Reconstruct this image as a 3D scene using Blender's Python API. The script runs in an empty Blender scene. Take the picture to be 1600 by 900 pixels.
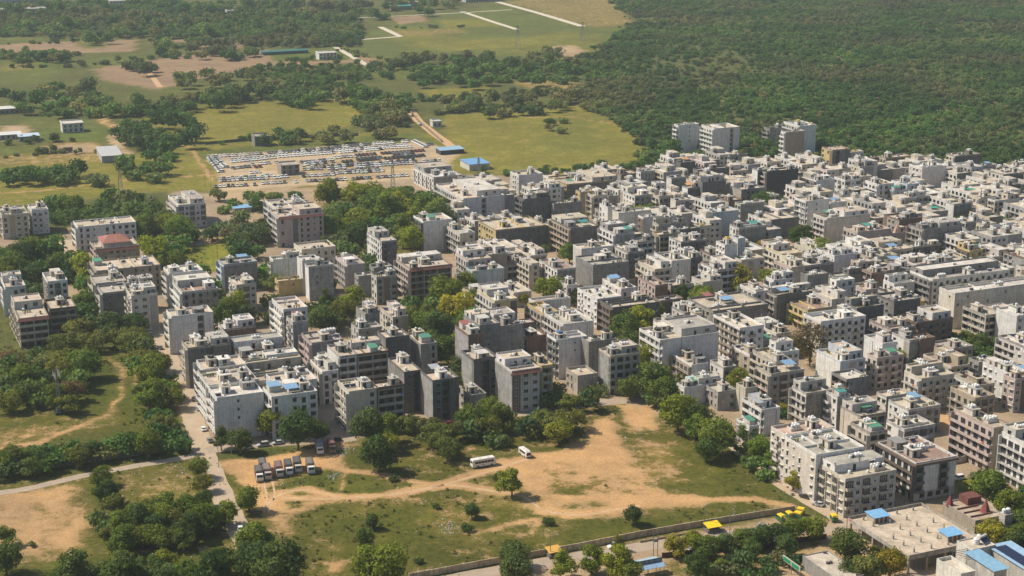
import bpy, math, random
import numpy as np
from mathutils import Vector
R = random.Random(11)
NR = np.random.default_rng(5)
scene = bpy.context.scene
COL = scene.collection

# ------------------------------------------------------------------ camera, sky, sun, exposure
CAM_H, FPX, PITCH = 205.0, 2500.0, math.radians(15.64)      # aircraft height in metres, focal length in photo pixels
cam_data = bpy.data.cameras.new('camera')
cam_data.sensor_width = 36.0
cam_data.lens = 36.0 * FPX / 1600.0
cam_data.clip_start, cam_data.clip_end = 5.0, 60000.0
cam = bpy.data.objects.new('camera', cam_data)
cam.location = (0, 0, CAM_H)
cam.rotation_euler = (math.pi / 2 - PITCH, 0, 0)
COL.objects.link(cam)
scene.camera = cam

SUN_EL = math.radians(49)
SUN_H = Vector((-0.98, 0.18, 0)).normalized()                # horizontal direction towards the sun
world = bpy.data.worlds.new('World'); scene.world = world
world.use_nodes = True
wn = world.node_tree
sky = wn.nodes.new('ShaderNodeTexSky'); sky.sky_type = 'NISHITA'; sky.sun_disc = False
sky.sun_elevation = SUN_EL
sky.sun_rotation = math.atan2(SUN_H.x, SUN_H.y)
sky.dust_density = 2.0
wn.links.new(sky.outputs[0], wn.nodes['Background'].inputs[0])
wn.nodes['Background'].inputs[1].default_value = 0.095
sd = bpy.data.lights.new('sun', 'SUN'); sd.energy = 5.0; sd.angle = math.radians(0.5); sd.color = (1.0, 0.90, 0.75)
sun = bpy.data.objects.new('sun', sd); COL.objects.link(sun)
sv = Vector((SUN_H.x * math.cos(SUN_EL), SUN_H.y * math.cos(SUN_EL), math.sin(SUN_EL)))
sun.rotation_euler = sv.to_track_quat('Z', 'Y').to_euler()
sun.location = (0, 0, 600)
scene.view_settings.view_transform = 'Standard'
scene.view_settings.look = 'None'
scene.view_settings.gamma = 1.0
scene.view_settings.exposure = 0.12
scene.render.engine = 'CYCLES'
scene.cycles.use_denoising = True
scene.cycles.max_bounces = 6
scene.cycles.volume_bounces = 1
scene.cycles.transparent_max_bounces = 4

# ------------------------------------------------------------------ photo pixels <-> places on the ground
_c, _s = math.cos(PITCH), math.sin(PITCH)
def at(px, py, z=0.0):
    a, b = (px - 800.0) / FPX, (450.0 - py) / FPX
    dx, dy, dz = a, _c + b * _s, -_s + b * _c
    t = (z - CAM_H) / dz
    return (dx * t, dy * t)
def proj(x, y, z=0.0):
    r = z - CAM_H
    dep = y * _c - r * _s
    return (800 + FPX * x / dep, 450 - FPX * (y * _s + r * _c) / dep, dep)
def ppm(x, y, z=0.0):                                        # photo pixels per metre at a place
    return FPX / proj(x, y, z)[2]
GRID = math.radians(23.5)                                    # the town's street grid
def crop(k, x, y):
    ox, oy = {1: (0, 240), 2: (400, 240), 3: (800, 180), 4: (1200, 180), 5: (0, 420), 6: (400, 420), 7: (800, 400), 8: (1200, 400),
              9: (1200, 660), 0: (0, 0)}[k]
    return (x, y) if k == 0 else (ox + x / 3.75, oy + y / 3.75)

# ------------------------------------------------------------------ mesh and object helpers
class MB:
    def __init__(self): self.v, self.f, self.m = [], [], []
    def box(self, x0, y0, z0, x1, y1, z1, m=0):
        i = len(self.v)
        self.v += [(x0, y0, z0), (x1, y0, z0), (x1, y1, z0), (x0, y1, z0), (x0, y0, z1), (x1, y0, z1), (x1, y1, z1), (x0, y1, z1)]
        self.f += [(i, i+3, i+2, i+1), (i+4, i+5, i+6, i+7), (i, i+1, i+5, i+4), (i+1, i+2, i+6, i+5), (i+2, i+3, i+7, i+6), (i+3, i, i+4, i+7)]
        self.m += [m] * 6
        return self
    def rings(self, rings, m=0, cap=True):                   # rings: list of equal-length point loops
        i = len(self.v); n = len(rings[0])
        for r in rings: self.v += list(r)
        for k in range(len(rings) - 1):
            for j in range(n):
                a, b = i + k * n + j, i + k * n + (j + 1) % n
                self.f.append((a, b, b + n, a + n)); self.m.append(m)
        if cap:
            self.f.append(tuple(i + j for j in reversed(range(n)))); self.m.append(m)
            self.f.append(tuple(i + (len(rings) - 1) * n + j for j in range(n))); self.m.append(m)
        return self
    def cyl(self, cx, cy, prof, n=10, m=0):                  # prof: (radius, z) list
        return self.rings([[(cx + r * math.cos(2 * math.pi * j / n), cy + r * math.sin(2 * math.pi * j / n), z) for j in range(n)] for r, z in prof], m)
    def prism(self, poly, z0, z1, m=0):
        return self.rings([[(x, y, z0) for x, y in poly], [(x, y, z1) for x, y in poly]], m)
    def bar(self, p, q, r0, r1=None, n=5, m=0):
        p, q = Vector(p), Vector(q); d = (q - p).normalized(); r1 = r0 if r1 is None else r1
        u = d.orthogonal().normalized(); w = d.cross(u)
        return self.rings([[tuple(c + (u * math.cos(2 * math.pi * j / n) + w * math.sin(2 * math.pi * j / n)) * r) for j in range(n)] for c, r in ((p, r0), (q, r1))], m)
    def face(self, pts, m=0):
        i = len(self.v); self.v += list(pts); self.f.append(tuple(range(i, i + len(pts)))); self.m.append(m); return self
    def mesh(self, name, mats):
        me = bpy.data.meshes.new(name); me.from_pydata(self.v, [], self.f)
        for mt in (mats if isinstance(mats, (list, tuple)) else [mats]): me.materials.append(mt)
        if any(self.m): me.polygons.foreach_set('material_index', self.m)
        me.update(); return me

def obj(name, me, parent=None, loc=(0, 0, 0), rz=0.0, scale=None, color=None, kind=None):
    o = bpy.data.objects.new(name, me); COL.objects.link(o)
    o.location = loc
    if rz: o.rotation_euler = (0, 0, rz)
    if scale is not None: o.scale = scale if isinstance(scale, tuple) else (scale,) * 3
    if color is not None: o.color = (color[0], color[1], color[2], 1)
    if parent is not None: o.parent = parent
    if kind: o['kind'] = kind
    return o
def tag(o, label, cat, group=None):
    o['label'] = label; o['category'] = cat
    if group: o['group'] = group
    return o
def thing(name, label, cat, loc=(0, 0, 0), rz=0.0, group=None):
    o = bpy.data.objects.new(name, None); COL.objects.link(o); o.location = loc; o.rotation_euler = (0, 0, rz)
    o.empty_display_size = 0.5
    return tag(o, label, cat, group)
def copy_thing(root, loc, rz, label, group, color=None, scale=None):
    r = root.copy(); COL.objects.link(r); r.location = loc; r.rotation_euler = (0, 0, rz)
    r['label'] = label
    if group: r['group'] = group
    if scale is not None: r.scale = scale
    for ch in root.children:
        c = ch.copy(); COL.objects.link(c); c.parent = r
        if color is not None and ch.get('paint'): c.color = (*color, 1)
        for g in ch.children:
            e = g.copy(); COL.objects.link(e); e.parent = c
            if color is not None and g.get('paint'): e.color = (*color, 1)
    return r

# ------------------------------------------------------------------ materials
class NT:
    def __init__(self, name):
        self.mat = bpy.data.materials.new(name); self.mat.use_nodes = True
        self.t = self.mat.node_tree; self.b = self.t.nodes['Principled BSDF']; self.out = self.t.nodes['Material Output']
    def n(self, typ, **kw):
        nd = self.t.nodes.new(typ)
        for k, v in kw.items(): setattr(nd, k, v)
        return nd
    def l(self, a, b): self.t.links.new(a, b)
    def noise(self, vec, scale, detail=3, rough=0.6):
        nd = self.n('ShaderNodeTexNoise'); nd.inputs['Scale'].default_value = scale; nd.inputs['Detail'].default_value = detail
        nd.inputs['Roughness'].default_value = rough
        if vec is not None: self.l(vec, nd.inputs['Vector'])
        return nd.outputs[0]
    def ramp(self, fac, lo, hi, a=0.0, b=1.0):
        nd = self.n('ShaderNodeMapRange'); self.l(fac, nd.inputs[0])
        nd.inputs[1].default_value, nd.inputs[2].default_value, nd.inputs[3].default_value, nd.inputs[4].default_value = lo, hi, a, b
        return nd.outputs[0]
    def mix(self, fac, a, b, mode='MIX'):
        nd = self.n('ShaderNodeMix', data_type='RGBA', blend_type=mode)
        for s, v in ((nd.inputs[0], fac), (nd.inputs[6], a), (nd.inputs[7], b)):
            if hasattr(v, 'links'): self.l(v, s)
            elif isinstance(v, (int, float)): s.default_value = v
            else: s.default_value = (*v, 1)
        return nd.outputs[2]
    def math(self, op, a, b=0.0):
        nd = self.n('ShaderNodeMath', operation=op)
        for s, v in ((nd.inputs[0], a), (nd.inputs[1], b)):
            if hasattr(v, 'links'): self.l(v, s)
            else: s.default_value = v
        return nd.outputs[0]
    def scaled(self, vec, sc):
        nd = self.n('ShaderNodeMapping'); nd.inputs['Scale'].default_value = sc; self.l(vec, nd.inputs['Vector']); return nd.outputs[0]
    def world_pos(self): return self.n('ShaderNodeNewGeometry').outputs['Position']

def wall_material(name, dirt, streak, lines):
    m = NT(name)
    col = m.n('ShaderNodeObjectInfo').outputs['Color']
    p = m.world_pos()
    blot = m.ramp(m.noise(p, 0.35, 4), 0.38, 0.72, 1.0, 1.0 - dirt)
    run = m.ramp(m.noise(m.scaled(p, (1.6, 1.6, 0.10)), 1.0, 3), 0.45, 0.75, 1.0, 1.0 - streak)
    fine = m.ramp(m.noise(p, 3.0, 2), 0.3, 0.7, 0.88, 1.08)
    f = m.math('MULTIPLY', m.math('MULTIPLY', blot, run), fine)
    sep = m.n('ShaderNodeSeparateXYZ'); m.l(p, sep.inputs[0])
    band = m.math('LESS_THAN', m.math('FRACT', m.math('DIVIDE', sep.outputs[2], 3.1)), 0.10)
    f = m.math('MULTIPLY', f, m.math('ADD', 1.0, m.math('MULTIPLY', band, lines)))
    mott = m.ramp(m.noise(p, 1.1, 5, 0.75), 0.36, 0.66, 1.0 - dirt * 0.7, 1.0 + dirt * 0.35)
    f = m.math('MULTIPLY', f, mott)
    c = m.mix(1.0, col, m.mix(f, (0.10, 0.085, 0.07), (1, 1, 1)), 'MULTIPLY')
    m.l(c, m.b.inputs['Base Color']); m.b.inputs['Roughness'].default_value = 0.88
    return m.mat
M = {}
M['paint'] = wall_material('painted_plaster', 0.24, 0.34, -0.06)
M['conc'] = wall_material('raw_concrete', 0.42, 0.5, 0.22)
def roof_material():
    m = NT('roof_screed'); col = m.n('ShaderNodeObjectInfo').outputs['Color']; p = m.world_pos()
    a = m.ramp(m.noise(p, 0.22, 5, 0.7), 0.35, 0.7, 1.12, 0.5)
    b = m.ramp(m.noise(p, 1.3, 3), 0.35, 0.7, 1.06, 0.74)
    c = m.mix(1.0, col, m.mix(m.math('MULTIPLY', a, b), (0.13, 0.11, 0.09), (1, 1, 1)), 'MULTIPLY')
    m.l(c, m.b.inputs['Base Color']); m.b.inputs['Roughness'].default_value = 0.9
    return m.mat
M['roof'] = roof_material()
def plain(name, color, rough=0.6, metal=0.0, vary=0.15, scale=2.0, usecol=False):
    m = NT(name); p = m.world_pos()
    base = m.n('ShaderNodeObjectInfo').outputs['Color'] if usecol else color
    g = m.ramp(m.noise(p, scale, 3), 0.3, 0.7, 1 - vary, 1 + vary * 0.5)
    cc = m.n('ShaderNodeCombineColor')
    for i in range(3): m.l(g, cc.inputs[i])
    m.l(m.mix(1.0, base, cc.outputs[0], 'MULTIPLY'), m.b.inputs['Base Color'])
    m.b.inputs['Roughness'].default_value = rough; m.b.inputs['Metallic'].default_value = metal
    return m.mat
M['trim'] = plain('white_trim', (0.6, 0.58, 0.54), 0.7)
M['trimg'] = plain('grey_trim', (0.22, 0.21, 0.20), 0.8)
M['glass'] = plain('dark_glass', (0.018, 0.021, 0.025), 0.18)
M['shade'] = plain('dark_opening', (0.02, 0.019, 0.018), 0.8)
M['tankw'] = plain('white_plastic', (0.68, 0.68, 0.66), 0.5)
M['tankk'] = plain('black_plastic', (0.03, 0.03, 0.032), 0.45)
M['tanky'] = plain('yellow_plastic', (0.62, 0.47, 0.10), 0.5)
M['tankb'] = plain('blue_plastic', (0.08, 0.22, 0.42), 0.5)
M['sheet'] = plain('metal_sheet', None, 0.5, 0.0, 0.18, 0.8, True)
M['car'] = plain('car_paint', None, 0.3, 0.0, 0.04, 1.0, True)
M['tyre'] = plain('tyre_rubber', (0.02, 0.02, 0.02), 0.9)
M['steel'] = plain('grey_steel', (0.22, 0.23, 0.24), 0.5, 0.4)
M['bark'] = plain('bark', (0.13, 0.095, 0.065), 0.95, 0, 0.3, 4)
M['cloth'] = plain('cloth', None, 0.85, 0.0, 0.12, 1.5, True)
M['door'] = plain('door_wood', (0.13, 0.07, 0.045), 0.6)
M['lamp'] = plain('lamp_glass', (0.6, 0.6, 0.58), 0.3)
M['solar'] = plain('solar_cells', (0.02, 0.03, 0.07), 0.15)

def leaf_material(name, usecol, forest=False):
    m = NT(name); geo = m.n('ShaderNodeNewGeometry'); oi = m.n('ShaderNodeObjectInfo')
    isl = geo.outputs['Random Per Island']
    if forest:
        big = m.noise(oi.outputs['Location'], 0.006, 3, 0.6)
        med = m.noise(oi.outputs['Location'], 0.03, 2, 0.6)
        c0 = m.mix(m.ramp(med, 0.35, 0.65), (0.060, 0.140, 0.040), (0.110, 0.200, 0.055))
        c0 = m.mix(m.ramp(big, 0.46, 0.62, 0.0, 0.6), c0, (0.20, 0.17, 0.115))
        c0 = m.mix(m.ramp(oi.outputs['Random'], 0.90, 0.97, 0.0, 0.6), c0, (0.21, 0.165, 0.11))
        c0 = m.mix(1.0, c0, m.mix(m.ramp(m.noise(oi.outputs['Location'], 0.011, 3, 0.65), 0.36, 0.64), (0.72, 0.76, 0.8), (1.5, 1.42, 1.2)), 'MULTIPLY')
        c0 = m.mix(1.0, c0, m.mix(oi.outputs['Random'], (0.78, 0.8, 0.82), (1.18, 1.15, 1.08)), 'MULTIPLY')
    else:
        c0 = m.mix(1.0, oi.outputs['Color'], m.mix(oi.outputs['Random'], (0.85, 0.88, 0.9), (1.15, 1.12, 1.0)), 'MULTIPLY')
    v = m.mix(isl, *(((0.78, 0.8, 0.76), (1.22, 1.2, 1.14)) if forest else ((0.62, 0.66, 0.6), (1.4, 1.34, 1.2))))
    c = m.mix(1.0, c0, v, 'MULTIPLY')
    m.l(c, m.b.inputs['Base Color']); m.b.inputs['Roughness'].default_value = 0.75
    m.b.inputs['Specular IOR Level'].default_value = 0.2
    tr = m.n('ShaderNodeBsdfTranslucent'); m.l(m.mix(1.0, c, (1.25, 1.2, 0.6), 'MULTIPLY'), tr.inputs['Color'])
    mx = m.n('ShaderNodeMixShader'); mx.inputs[0].default_value = 0.38
    m.l(m.b.outputs[0], mx.inputs[1]); m.l(tr.outputs[0], mx.inputs[2]); m.l(mx.outputs[0], m.out.inputs['Surface'])
    return m.mat
M['leaf'] = leaf_material('leaf', True)
M['leaf_far'] = leaf_material('forest_leaf', False, True)

def ground_material():
    m = NT('ground_cover'); p = m.world_pos()
    def attr(nm): return m.n('ShaderNodeAttribute', attribute_name=nm)
    soil, veg, cov = attr('soil').outputs['Color'], attr('veg').outputs['Color'], attr('cover').outputs['Fac']
    n1 = m.noise(p, 0.16, 6, 0.68); n2 = m.noise(p, 1.1, 4, 0.7); n3 = m.noise(p, 0.02, 3, 0.5)
    nn = m.math('ADD', m.math('MULTIPLY', n1, 0.58), m.math('MULTIPLY', n2, 0.42))
    th = m.math('SUBTRACT', 1.0, cov)
    thr = m.ramp(th, 0.0, 1.0, 0.27, 0.73)
    f = m.math('MULTIPLY', m.math('SUBTRACT', nn, thr), 13.0)
    f = m.ramp(f, -0.5, 0.5)
    s2 = m.mix(1.0, soil, m.mix(m.ramp(n2, 0.3, 0.7), (0.72, 0.69, 0.65), (1.18, 1.16, 1.13)), 'MULTIPLY')
    s2 = m.mix(m.ramp(m.noise(p, 0.045, 5, 0.75), 0.46, 0.64, 0.0, 0.7), s2, m.mix(1.0, s2, (0.70, 0.72, 0.76), 'MULTIPLY'))
    s2 = m.mix(1.0, s2, m.mix(m.ramp(n1, 0.3, 0.7), (1.1, 1.1, 1.08), (0.84, 0.84, 0.84)), 'MULTIPLY')
    v2 = m.mix(1.0, veg, m.mix(m.ramp(m.noise(p, 0.55, 4, 0.7), 0.3, 0.72), (0.5, 0.56, 0.5), (1.5, 1.3, 1.05)), 'MULTIPLY')
    v2 = m.mix(m.ramp(m.noise(p, 0.07, 4, 0.7), 0.5, 0.66, 0.0, 0.6), v2, m.mix(1.0, veg, (1.75, 1.45, 1.3), 'MULTIPLY'))
    c = m.mix(f, s2, v2)
    c = m.mix(1.0, c, m.mix(m.ramp(n3, 0.35, 0.65), (0.88, 0.88, 0.9), (1.1, 1.08, 1.02)), 'MULTIPLY')
    m.l(c, m.b.inputs['Base Color']); m.b.inputs['Roughness'].default_value = 0.95
    m.b.inputs['Specular IOR Level'].default_value = 0.1
    bp = m.n('ShaderNodeBump'); bp.inputs['Strength'].default_value = 0.5; bp.inputs['Distance'].default_value = 0.25
    m.l(m.math('MULTIPLY', m.noise(p, 0.9, 4, 0.75), m.ramp(f, 0, 1, 0.25, 1.0)), bp.inputs['Height'])
    m.l(bp.outputs[0], m.b.inputs['Normal'])
    return m.mat
M['ground'] = ground_material()
def road_material(name, a, b):
    m = NT(name); p = m.world_pos()
    c = m.mix(m.ramp(m.noise(p, 0.25, 5, 0.7), 0.32, 0.68), a, b)
    c = m.mix(m.ramp(m.noise(p, 2.5, 3), 0.4, 0.7, 0, 0.35), c, tuple(x * 0.75 for x in a))
    m.l(c, m.b.inputs['Base Color']); m.b.inputs['Roughness'].default_value = 0.92
    return m.mat
M['road'] = road_material('dusty_asphalt', (0.31, 0.25, 0.19), (0.42, 0.335, 0.25))
M['track'] = road_material('dirt_track', (0.45, 0.285, 0.145), (0.54, 0.35, 0.185))
M['dust'] = road_material('dusty_street', (0.38, 0.295, 0.21), (0.48, 0.375, 0.26))
M['rut'] = road_material('wheel_rut', (0.40, 0.265, 0.145), (0.62, 0.44, 0.27))
M['lane'] = road_material('concrete_lane', (0.50, 0.45, 0.36), (0.60, 0.54, 0.43))
# ------------------------------------------------------------------ the ground sheet with its land cover
def spaced(lo, hi, step, grow, lim):
    out = [lo]
    while out[-1] < hi: out.append(out[-1] + min(step, lim)); step *= grow
    return out
_xs = spaced(0, 230, 1.6, 1.0, 1.6); _xs = _xs + spaced(_xs[-1] + 2, 1200, 2.2, 1.04, 9)
_xs = _xs + spaced(_xs[-1] + 40, 26000, 60, 1.5, 9000)
gx = np.array([-x for x in reversed(_xs[1:])] + _xs)
_ys = spaced(400, 760, 1.35, 1.0, 1.35); _ys = _ys + spaced(_ys[-1] + 1.4, 3400, 1.5, 1.012, 9)
_ys = _ys + spaced(_ys[-1] + 60, 42000, 80, 1.6, 12000)
gy = np.array([-3000, -600, 0, 250, 350] + _ys)
GX, GY = np.meshgrid(gx, gy)
PX, PY = GX.ravel(), GY.ravel()
_ph = NR.uniform(0, 6.28, (14, 2)); _dr = NR.uniform(0, 6.28, 14)
def wob(x, y, s):
    dx = np.zeros_like(x); dy = np.zeros_like(x)
    for k in range(14):
        f = s * (0.6 * 1.28 ** k) / 20.0
        a = (x * math.cos(_dr[k]) + y * math.sin(_dr[k])) * f
        g = 0.9 ** k
        dx += g * np.sin(a + _ph[k, 0]); dy += g * np.sin(a * 1.07 + _ph[k, 1])
    return dx / 3.2, dy / 3.2
_wx, _wy = wob(PX, PY, 1.0)
def poly_sd(poly, x, y):                                     # signed distance, positive inside
    d = np.full(x.shape, 1e9); ins = np.zeros(x.shape, bool); n = len(poly)
    for i in range(n):
        x0, y0 = poly[i]; x1, y1 = poly[(i + 1) % n]
        ex, ey = x1 - x0, y1 - y0; L = ex * ex + ey * ey + 1e-9
        t = np.clip(((x - x0) * ex + (y - y0) * ey) / L, 0, 1)
        d = np.minimum(d, np.hypot(x - x0 - t * ex, y - y0 - t * ey))
        c = (y0 > y) != (y1 > y)
        with np.errstate(divide='ignore', invalid='ignore'):
            xi = (x1 - x0) * (y - y0) / (y1 - y0 if y1 != y0 else 1e-9) + x0
        ins ^= c & (x < xi)
    return np.where(ins, d, -d)
def line_sd(pts, x, y):
    d = np.full(x.shape, 1e9)
    for (x0, y0), (x1, y1) in zip(pts[:-1], pts[1:]):
        ex, ey = x1 - x0, y1 - y0; L = ex * ex + ey * ey + 1e-9
        t = np.clip(((x - x0) * ex + (y - y0) * ey) / L, 0, 1)
        d = np.minimum(d, np.hypot(x - x0 - t * ex, y - y0 - t * ey))
    return d
SOIL = np.tile(np.array([0.22, 0.18, 0.09]), (PX.size, 1)); VEG = np.tile(np.array([0.085, 0.10, 0.033]), (PX.size, 1)); COV = np.full(PX.size, 0.68)
LAND = {'olive': ((0.27, 0.21, 0.07), (0.152, 0.160, 0.033), 0.60), 'olive2': ((0.22, 0.19, 0.075), (0.095, 0.120, 0.034), 0.70),
        'brown': ((0.29, 0.205, 0.135), (0.20, 0.165, 0.085), 0.2), 'dirt': ((0.53, 0.335, 0.165), (0.17, 0.15, 0.05), 0.17),
        'patchy': ((0.45, 0.295, 0.155), (0.135, 0.12, 0.035), 0.48), 'scrub': ((0.35, 0.25, 0.13), (0.082, 0.088, 0.019), 0.62),
        'green': ((0.24, 0.18, 0.085), (0.066, 0.083, 0.017), 0.80), 'forest': ((0.2, 0.165, 0.085), (0.06, 0.082, 0.026), 0.6),
        'town': ((0.36, 0.285, 0.205), (0.13, 0.13, 0.05), 0.12), 'lawn': ((0.2, 0.17, 0.05), (0.16, 0.18, 0.03), 0.96),
        'crop': ((0.22, 0.18, 0.07), (0.09, 0.125, 0.03), 0.85), 'drygrass': ((0.36, 0.265, 0.125), (0.15, 0.135, 0.036), 0.5),
        'bare': ((0.41, 0.275, 0.15), (0.17, 0.14, 0.06), 0.32), 'yard': ((0.47, 0.375, 0.26), (0.22, 0.2, 0.09), 0.12), 'dusty': ((0.43, 0.325, 0.215), (0.2, 0.17, 0.08), 0.12)}
def _blend(w, land):
    s, v, c = LAND[land]
    i = np.nonzero(w > 0.003)[0]; ww = w[i][:, None]
    SOIL[i] = SOIL[i] * (1 - ww) + np.array(s) * ww; VEG[i] = VEG[i] * (1 - ww) + np.array(v) * ww
    COV[i] = COV[i] * (1 - w[i]) + c * w[i]
def area(pts, land, soft=2.0, warp=3.0, world=False, amount=1.0):
    poly = pts if world else [at(*p) for p in pts]
    bx = [p[0] for p in poly]; by = [p[1] for p in poly]; e = soft + warp * 3
    i = np.nonzero((PX > min(bx) - e) & (PX < max(bx) + e) & (PY > min(by) - e) & (PY < max(by) + e))[0]
    if not i.size: return
    sd_ = poly_sd(poly, PX[i] + _wx[i] * warp, PY[i] + _wy[i] * warp)
    w = np.zeros(PX.size); w[i] = np.clip(sd_ / soft * 0.5 + 0.5, 0, 1) * amount
    _blend(w, land)
def trail(pts, width, land, soft=1.2, warp=1.0, amount=1.0):
    ln = [at(*p) for p in pts]
    bx = [p[0] for p in ln]; by = [p[1] for p in ln]; e = width + soft + warp * 3
    i = np.nonzero((PX > min(bx) - e) & (PX < max(bx) + e) & (PY > min(by) - e) & (PY < max(by) + e))[0]
    if not i.size: return
    sd_ = width / 2 - line_sd(ln, PX[i] + _wx[i] * warp, PY[i] + _wy[i] * warp)
    w = np.zeros(PX.size); w[i] = np.clip(sd_ / soft * 0.5 + 0.5, 0, 1) * amount
    _blend(w, land)

# far fields
area([(-200, 330), (0, 325), (200, 300), (330, 300), (420, 300), (640, 290), (760, 275), (730, 225), (640, 200), (300, 230), (0, 262), (-200, 275)], 'olive', 6, 5)
area([(420, 225), (640, 205), (690, 228), (330, 262), (300, 240)], 'olive2', 5, 4)
area([(235, 170), (400, 160), (560, 151), (578, 192), (500, 207), (330, 226), (215, 196)], 'olive', 4, 4)
area([(690, 180), (800, 172), (905, 164), (960, 185), (1012, 222), (1005, 262), (900, 268), (765, 272), (700, 232)], 'olive', 5, 5)
area([(860, 190), (930, 185), (940, 235), (850, 238)], 'olive2', 20, 8, amount=0.5)
area([(0, 262), (0, 240), (90, 222), (150, 222), (170, 250)], 'drygrass', 5, 5)
area([(40, 182), (150, 178), (155, 200), (90, 208), (40, 205)], 'olive2', 3, 3)
area([(0, 196), (45, 198), (50, 214), (0, 222)], 'dusty', 3, 3)
area([(60, 205), (160, 198), (165, 222), (70, 220)], 'crop', 3, 3)
area([(150, 108), (300, 84), (420, 78), (430, 102), (330, 118), (250, 140), (160, 124)], 'brown', 4, 4)
area([(430, 96), (560, 88), (600, 95), (520, 110), (440, 108)], 'brown', 4, 4)
area([(-100, 75), (130, 64), (210, 62), (205, 80), (90, 84), (-100, 92)], 'brown', 4, 4)
area([(235, 60), (310, 56), (312, 64), (240, 67)], 'brown', 3, 3)
area([(0, 96), (110, 92), (115, 106), (0, 112)], 'crop', 3, 4)
area([(-100, 112), (110, 108), (60, 132), (-100, 134)], 'olive2', 4, 4)
area([(120, 92), (225, 84), (230, 100), (130, 104)], 'olive2', 4, 4)
area([(460, 64), (560, 52), (600, 44), (700, 20), (790, 8), (905, 38), (990, 42), (940, 96), (840, 90), (700, 84), (610, 98), (520, 76)], 'olive2', 8, 8)
area([(600, 46), (660, 44), (740, 60), (900, 50), (960, 58), (900, 90), (800, 84), (640, 70)], 'olive', 14, 12, amount=0.6)
area([(840, -6), (960, -2), (990, 40), (910, 40), (790, 4)], 'drygrass', 10, 10, amount=0.8)
area([(610, 28), (655, 24), (668, 33), (628, 38)], 'brown', 3, 3)
area([(850, 76), (910, 72), (915, 90), (870, 88)], 'dusty', 5, 8, amount=0.8)
area([(560, 108), (640, 102), (660, 118), (600, 128)], 'olive2', 4, 5)
area([(650, 142), (770, 134), (760, 150), (690, 156)], 'olive', 4, 4)
area([(820, 92), (858, 90), (868, 104), (835, 104)], 'olive2', 3, 4)
area([(800, 128), (905, 124), (900, 142), (830, 140)], 'drygrass', 4, 4)
area([(170, 8), (205, 6), (210, 18), (165, 20)], 'drygrass', 4, 4)
area([(-50, 36), (110, 34), (115, 46), (-50, 50)], 'olive2', 4, 4)
area([(420, 80), (540, 76), (545, 94), (430, 96)], 'crop', 4, 3)
area([(500, 20), (560, 16), (570, 26), (510, 30)], 'olive2', 4, 3)
for q, l in (([(0, 60), (60, 58), (70, 66), (0, 70)], 'olive2'), ([(120, 66), (170, 64), (172, 74), (120, 76)], 'crop'), ([(230, 78), (290, 74), (296, 84), (235, 90)], 'olive2'), ([(300, 70), (380, 66), (384, 76), (304, 80)], 'brown'), ([(0, 98), (50, 96), (54, 108), (0, 112)], 'drygrass'), ([(60, 96), (112, 94), (118, 104), (64, 106)], 'crop'),
    ([(0, 232), (60, 226), (70, 238), (0, 244)], 'crop'), ([(90, 228), (150, 224), (155, 236), (95, 242)], 'dusty'), ([(250, 140), (330, 132), (400, 126), (402, 132), (260, 148)], 'olive2'), ([(430, 62), (520, 60), (525, 68), (432, 72)], 'olive'), ([(480, 100), (560, 96), (565, 106), (490, 112)], 'olive2'), ([(620, 50), (720, 44), (730, 50), (640, 58)], 'drygrass'), ([(620, 70), (800, 60), (880, 66), (700, 80)], 'olive'), ([(740, 24), (800, 30), (860, 44), (780, 40)], 'crop'), ([(680, 30), (760, 28), (790, 40), (700, 46)], 'olive')):
    area(q, l, 4, 4, amount=0.75)
# forest floor (runs on beyond the frame)
_F = [at(*p) for p in [(1005, 262), (1012, 222), (950, 184), (905, 160), (915, 100), (985, 42), (955, -10)]]
FOREST = _F + [(60, 4600), (3200, 4600), (3200, 900)] + [at(*p) for p in [(1900, 320), (1600, 264), (1480, 262), (1290, 252), (1230, 244), (1150, 246), (1060, 254)]]
area(FOREST, 'forest', 6, 6, world=True)
# the town
TOWN = [(270, 300), (430, 305), (640, 268), (760, 275), (1000, 268), (1060, 256), (1300, 254), (1480, 264), (1750, 290), (1900, 800), (1500, 800), (1345, 815), (1150, 690), (1000, 640), (700, 655), (510, 690),
        (320, 695), (270, 610), (200, 500), (0, 470), (-150, 450), (-150, 350), (75, 380), (120, 350), (260, 350)]
area(TOWN, 'town', 4, 3)
area([(285, 372), (362, 368), (366, 400), (345, 430), (285, 410)], 'lawn', 2, 2)
area([(290, 374), (350, 370), (345, 380), (292, 384)], 'dusty', 2, 2)
area([(480, 330), (560, 300), (730, 330), (690, 400), (560, 400)], 'scrub', 8, 6)
area([(0, 385), (110, 385), (150, 450), (0, 440)], 'green', 6, 4)
# car lot
area([(326, 243), (420, 236), (645, 221), (690, 232), (720, 242), (706, 262), (640, 280), (500, 290), (345, 299), (338, 270)], 'yard', 3, 4)
for q in ([(370, 265), (470, 250), (660, 240), (650, 262), (480, 272)], [(345, 285), (470, 275), (470, 282), (345, 292)], [(480, 276), (640, 266), (640, 276), (480, 286)]):
    area(q, 'drygrass', 3, 4, amount=0.55)
area([(340, 300), (450, 294), (530, 300), (460, 320), (380, 318)], 'dusty', 4, 4)
area([(395, 318), (470, 310), (480, 330), (400, 334)], 'dusty', 3, 3)
trail([(-60, 306), (60, 298), (200, 280), (330, 274)], 2.0, 'dirt', 1.5, 2)
trail([(330, 282), (322, 268), (300, 232), (285, 226)], 2.0, 'dirt', 1.0, 2)
trail([(700, 182), (860, 182), (900, 184), (960, 195), (1000, 214)], 1.5, 'dirt', 2, 2, 0.7)
trail([(180, 200), (160, 190), (148, 172)], 6, 'dirt', 2, 2)
trail([(178, 212), (188, 232), (196, 240)], 8, 'dusty', 2, 2)
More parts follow.
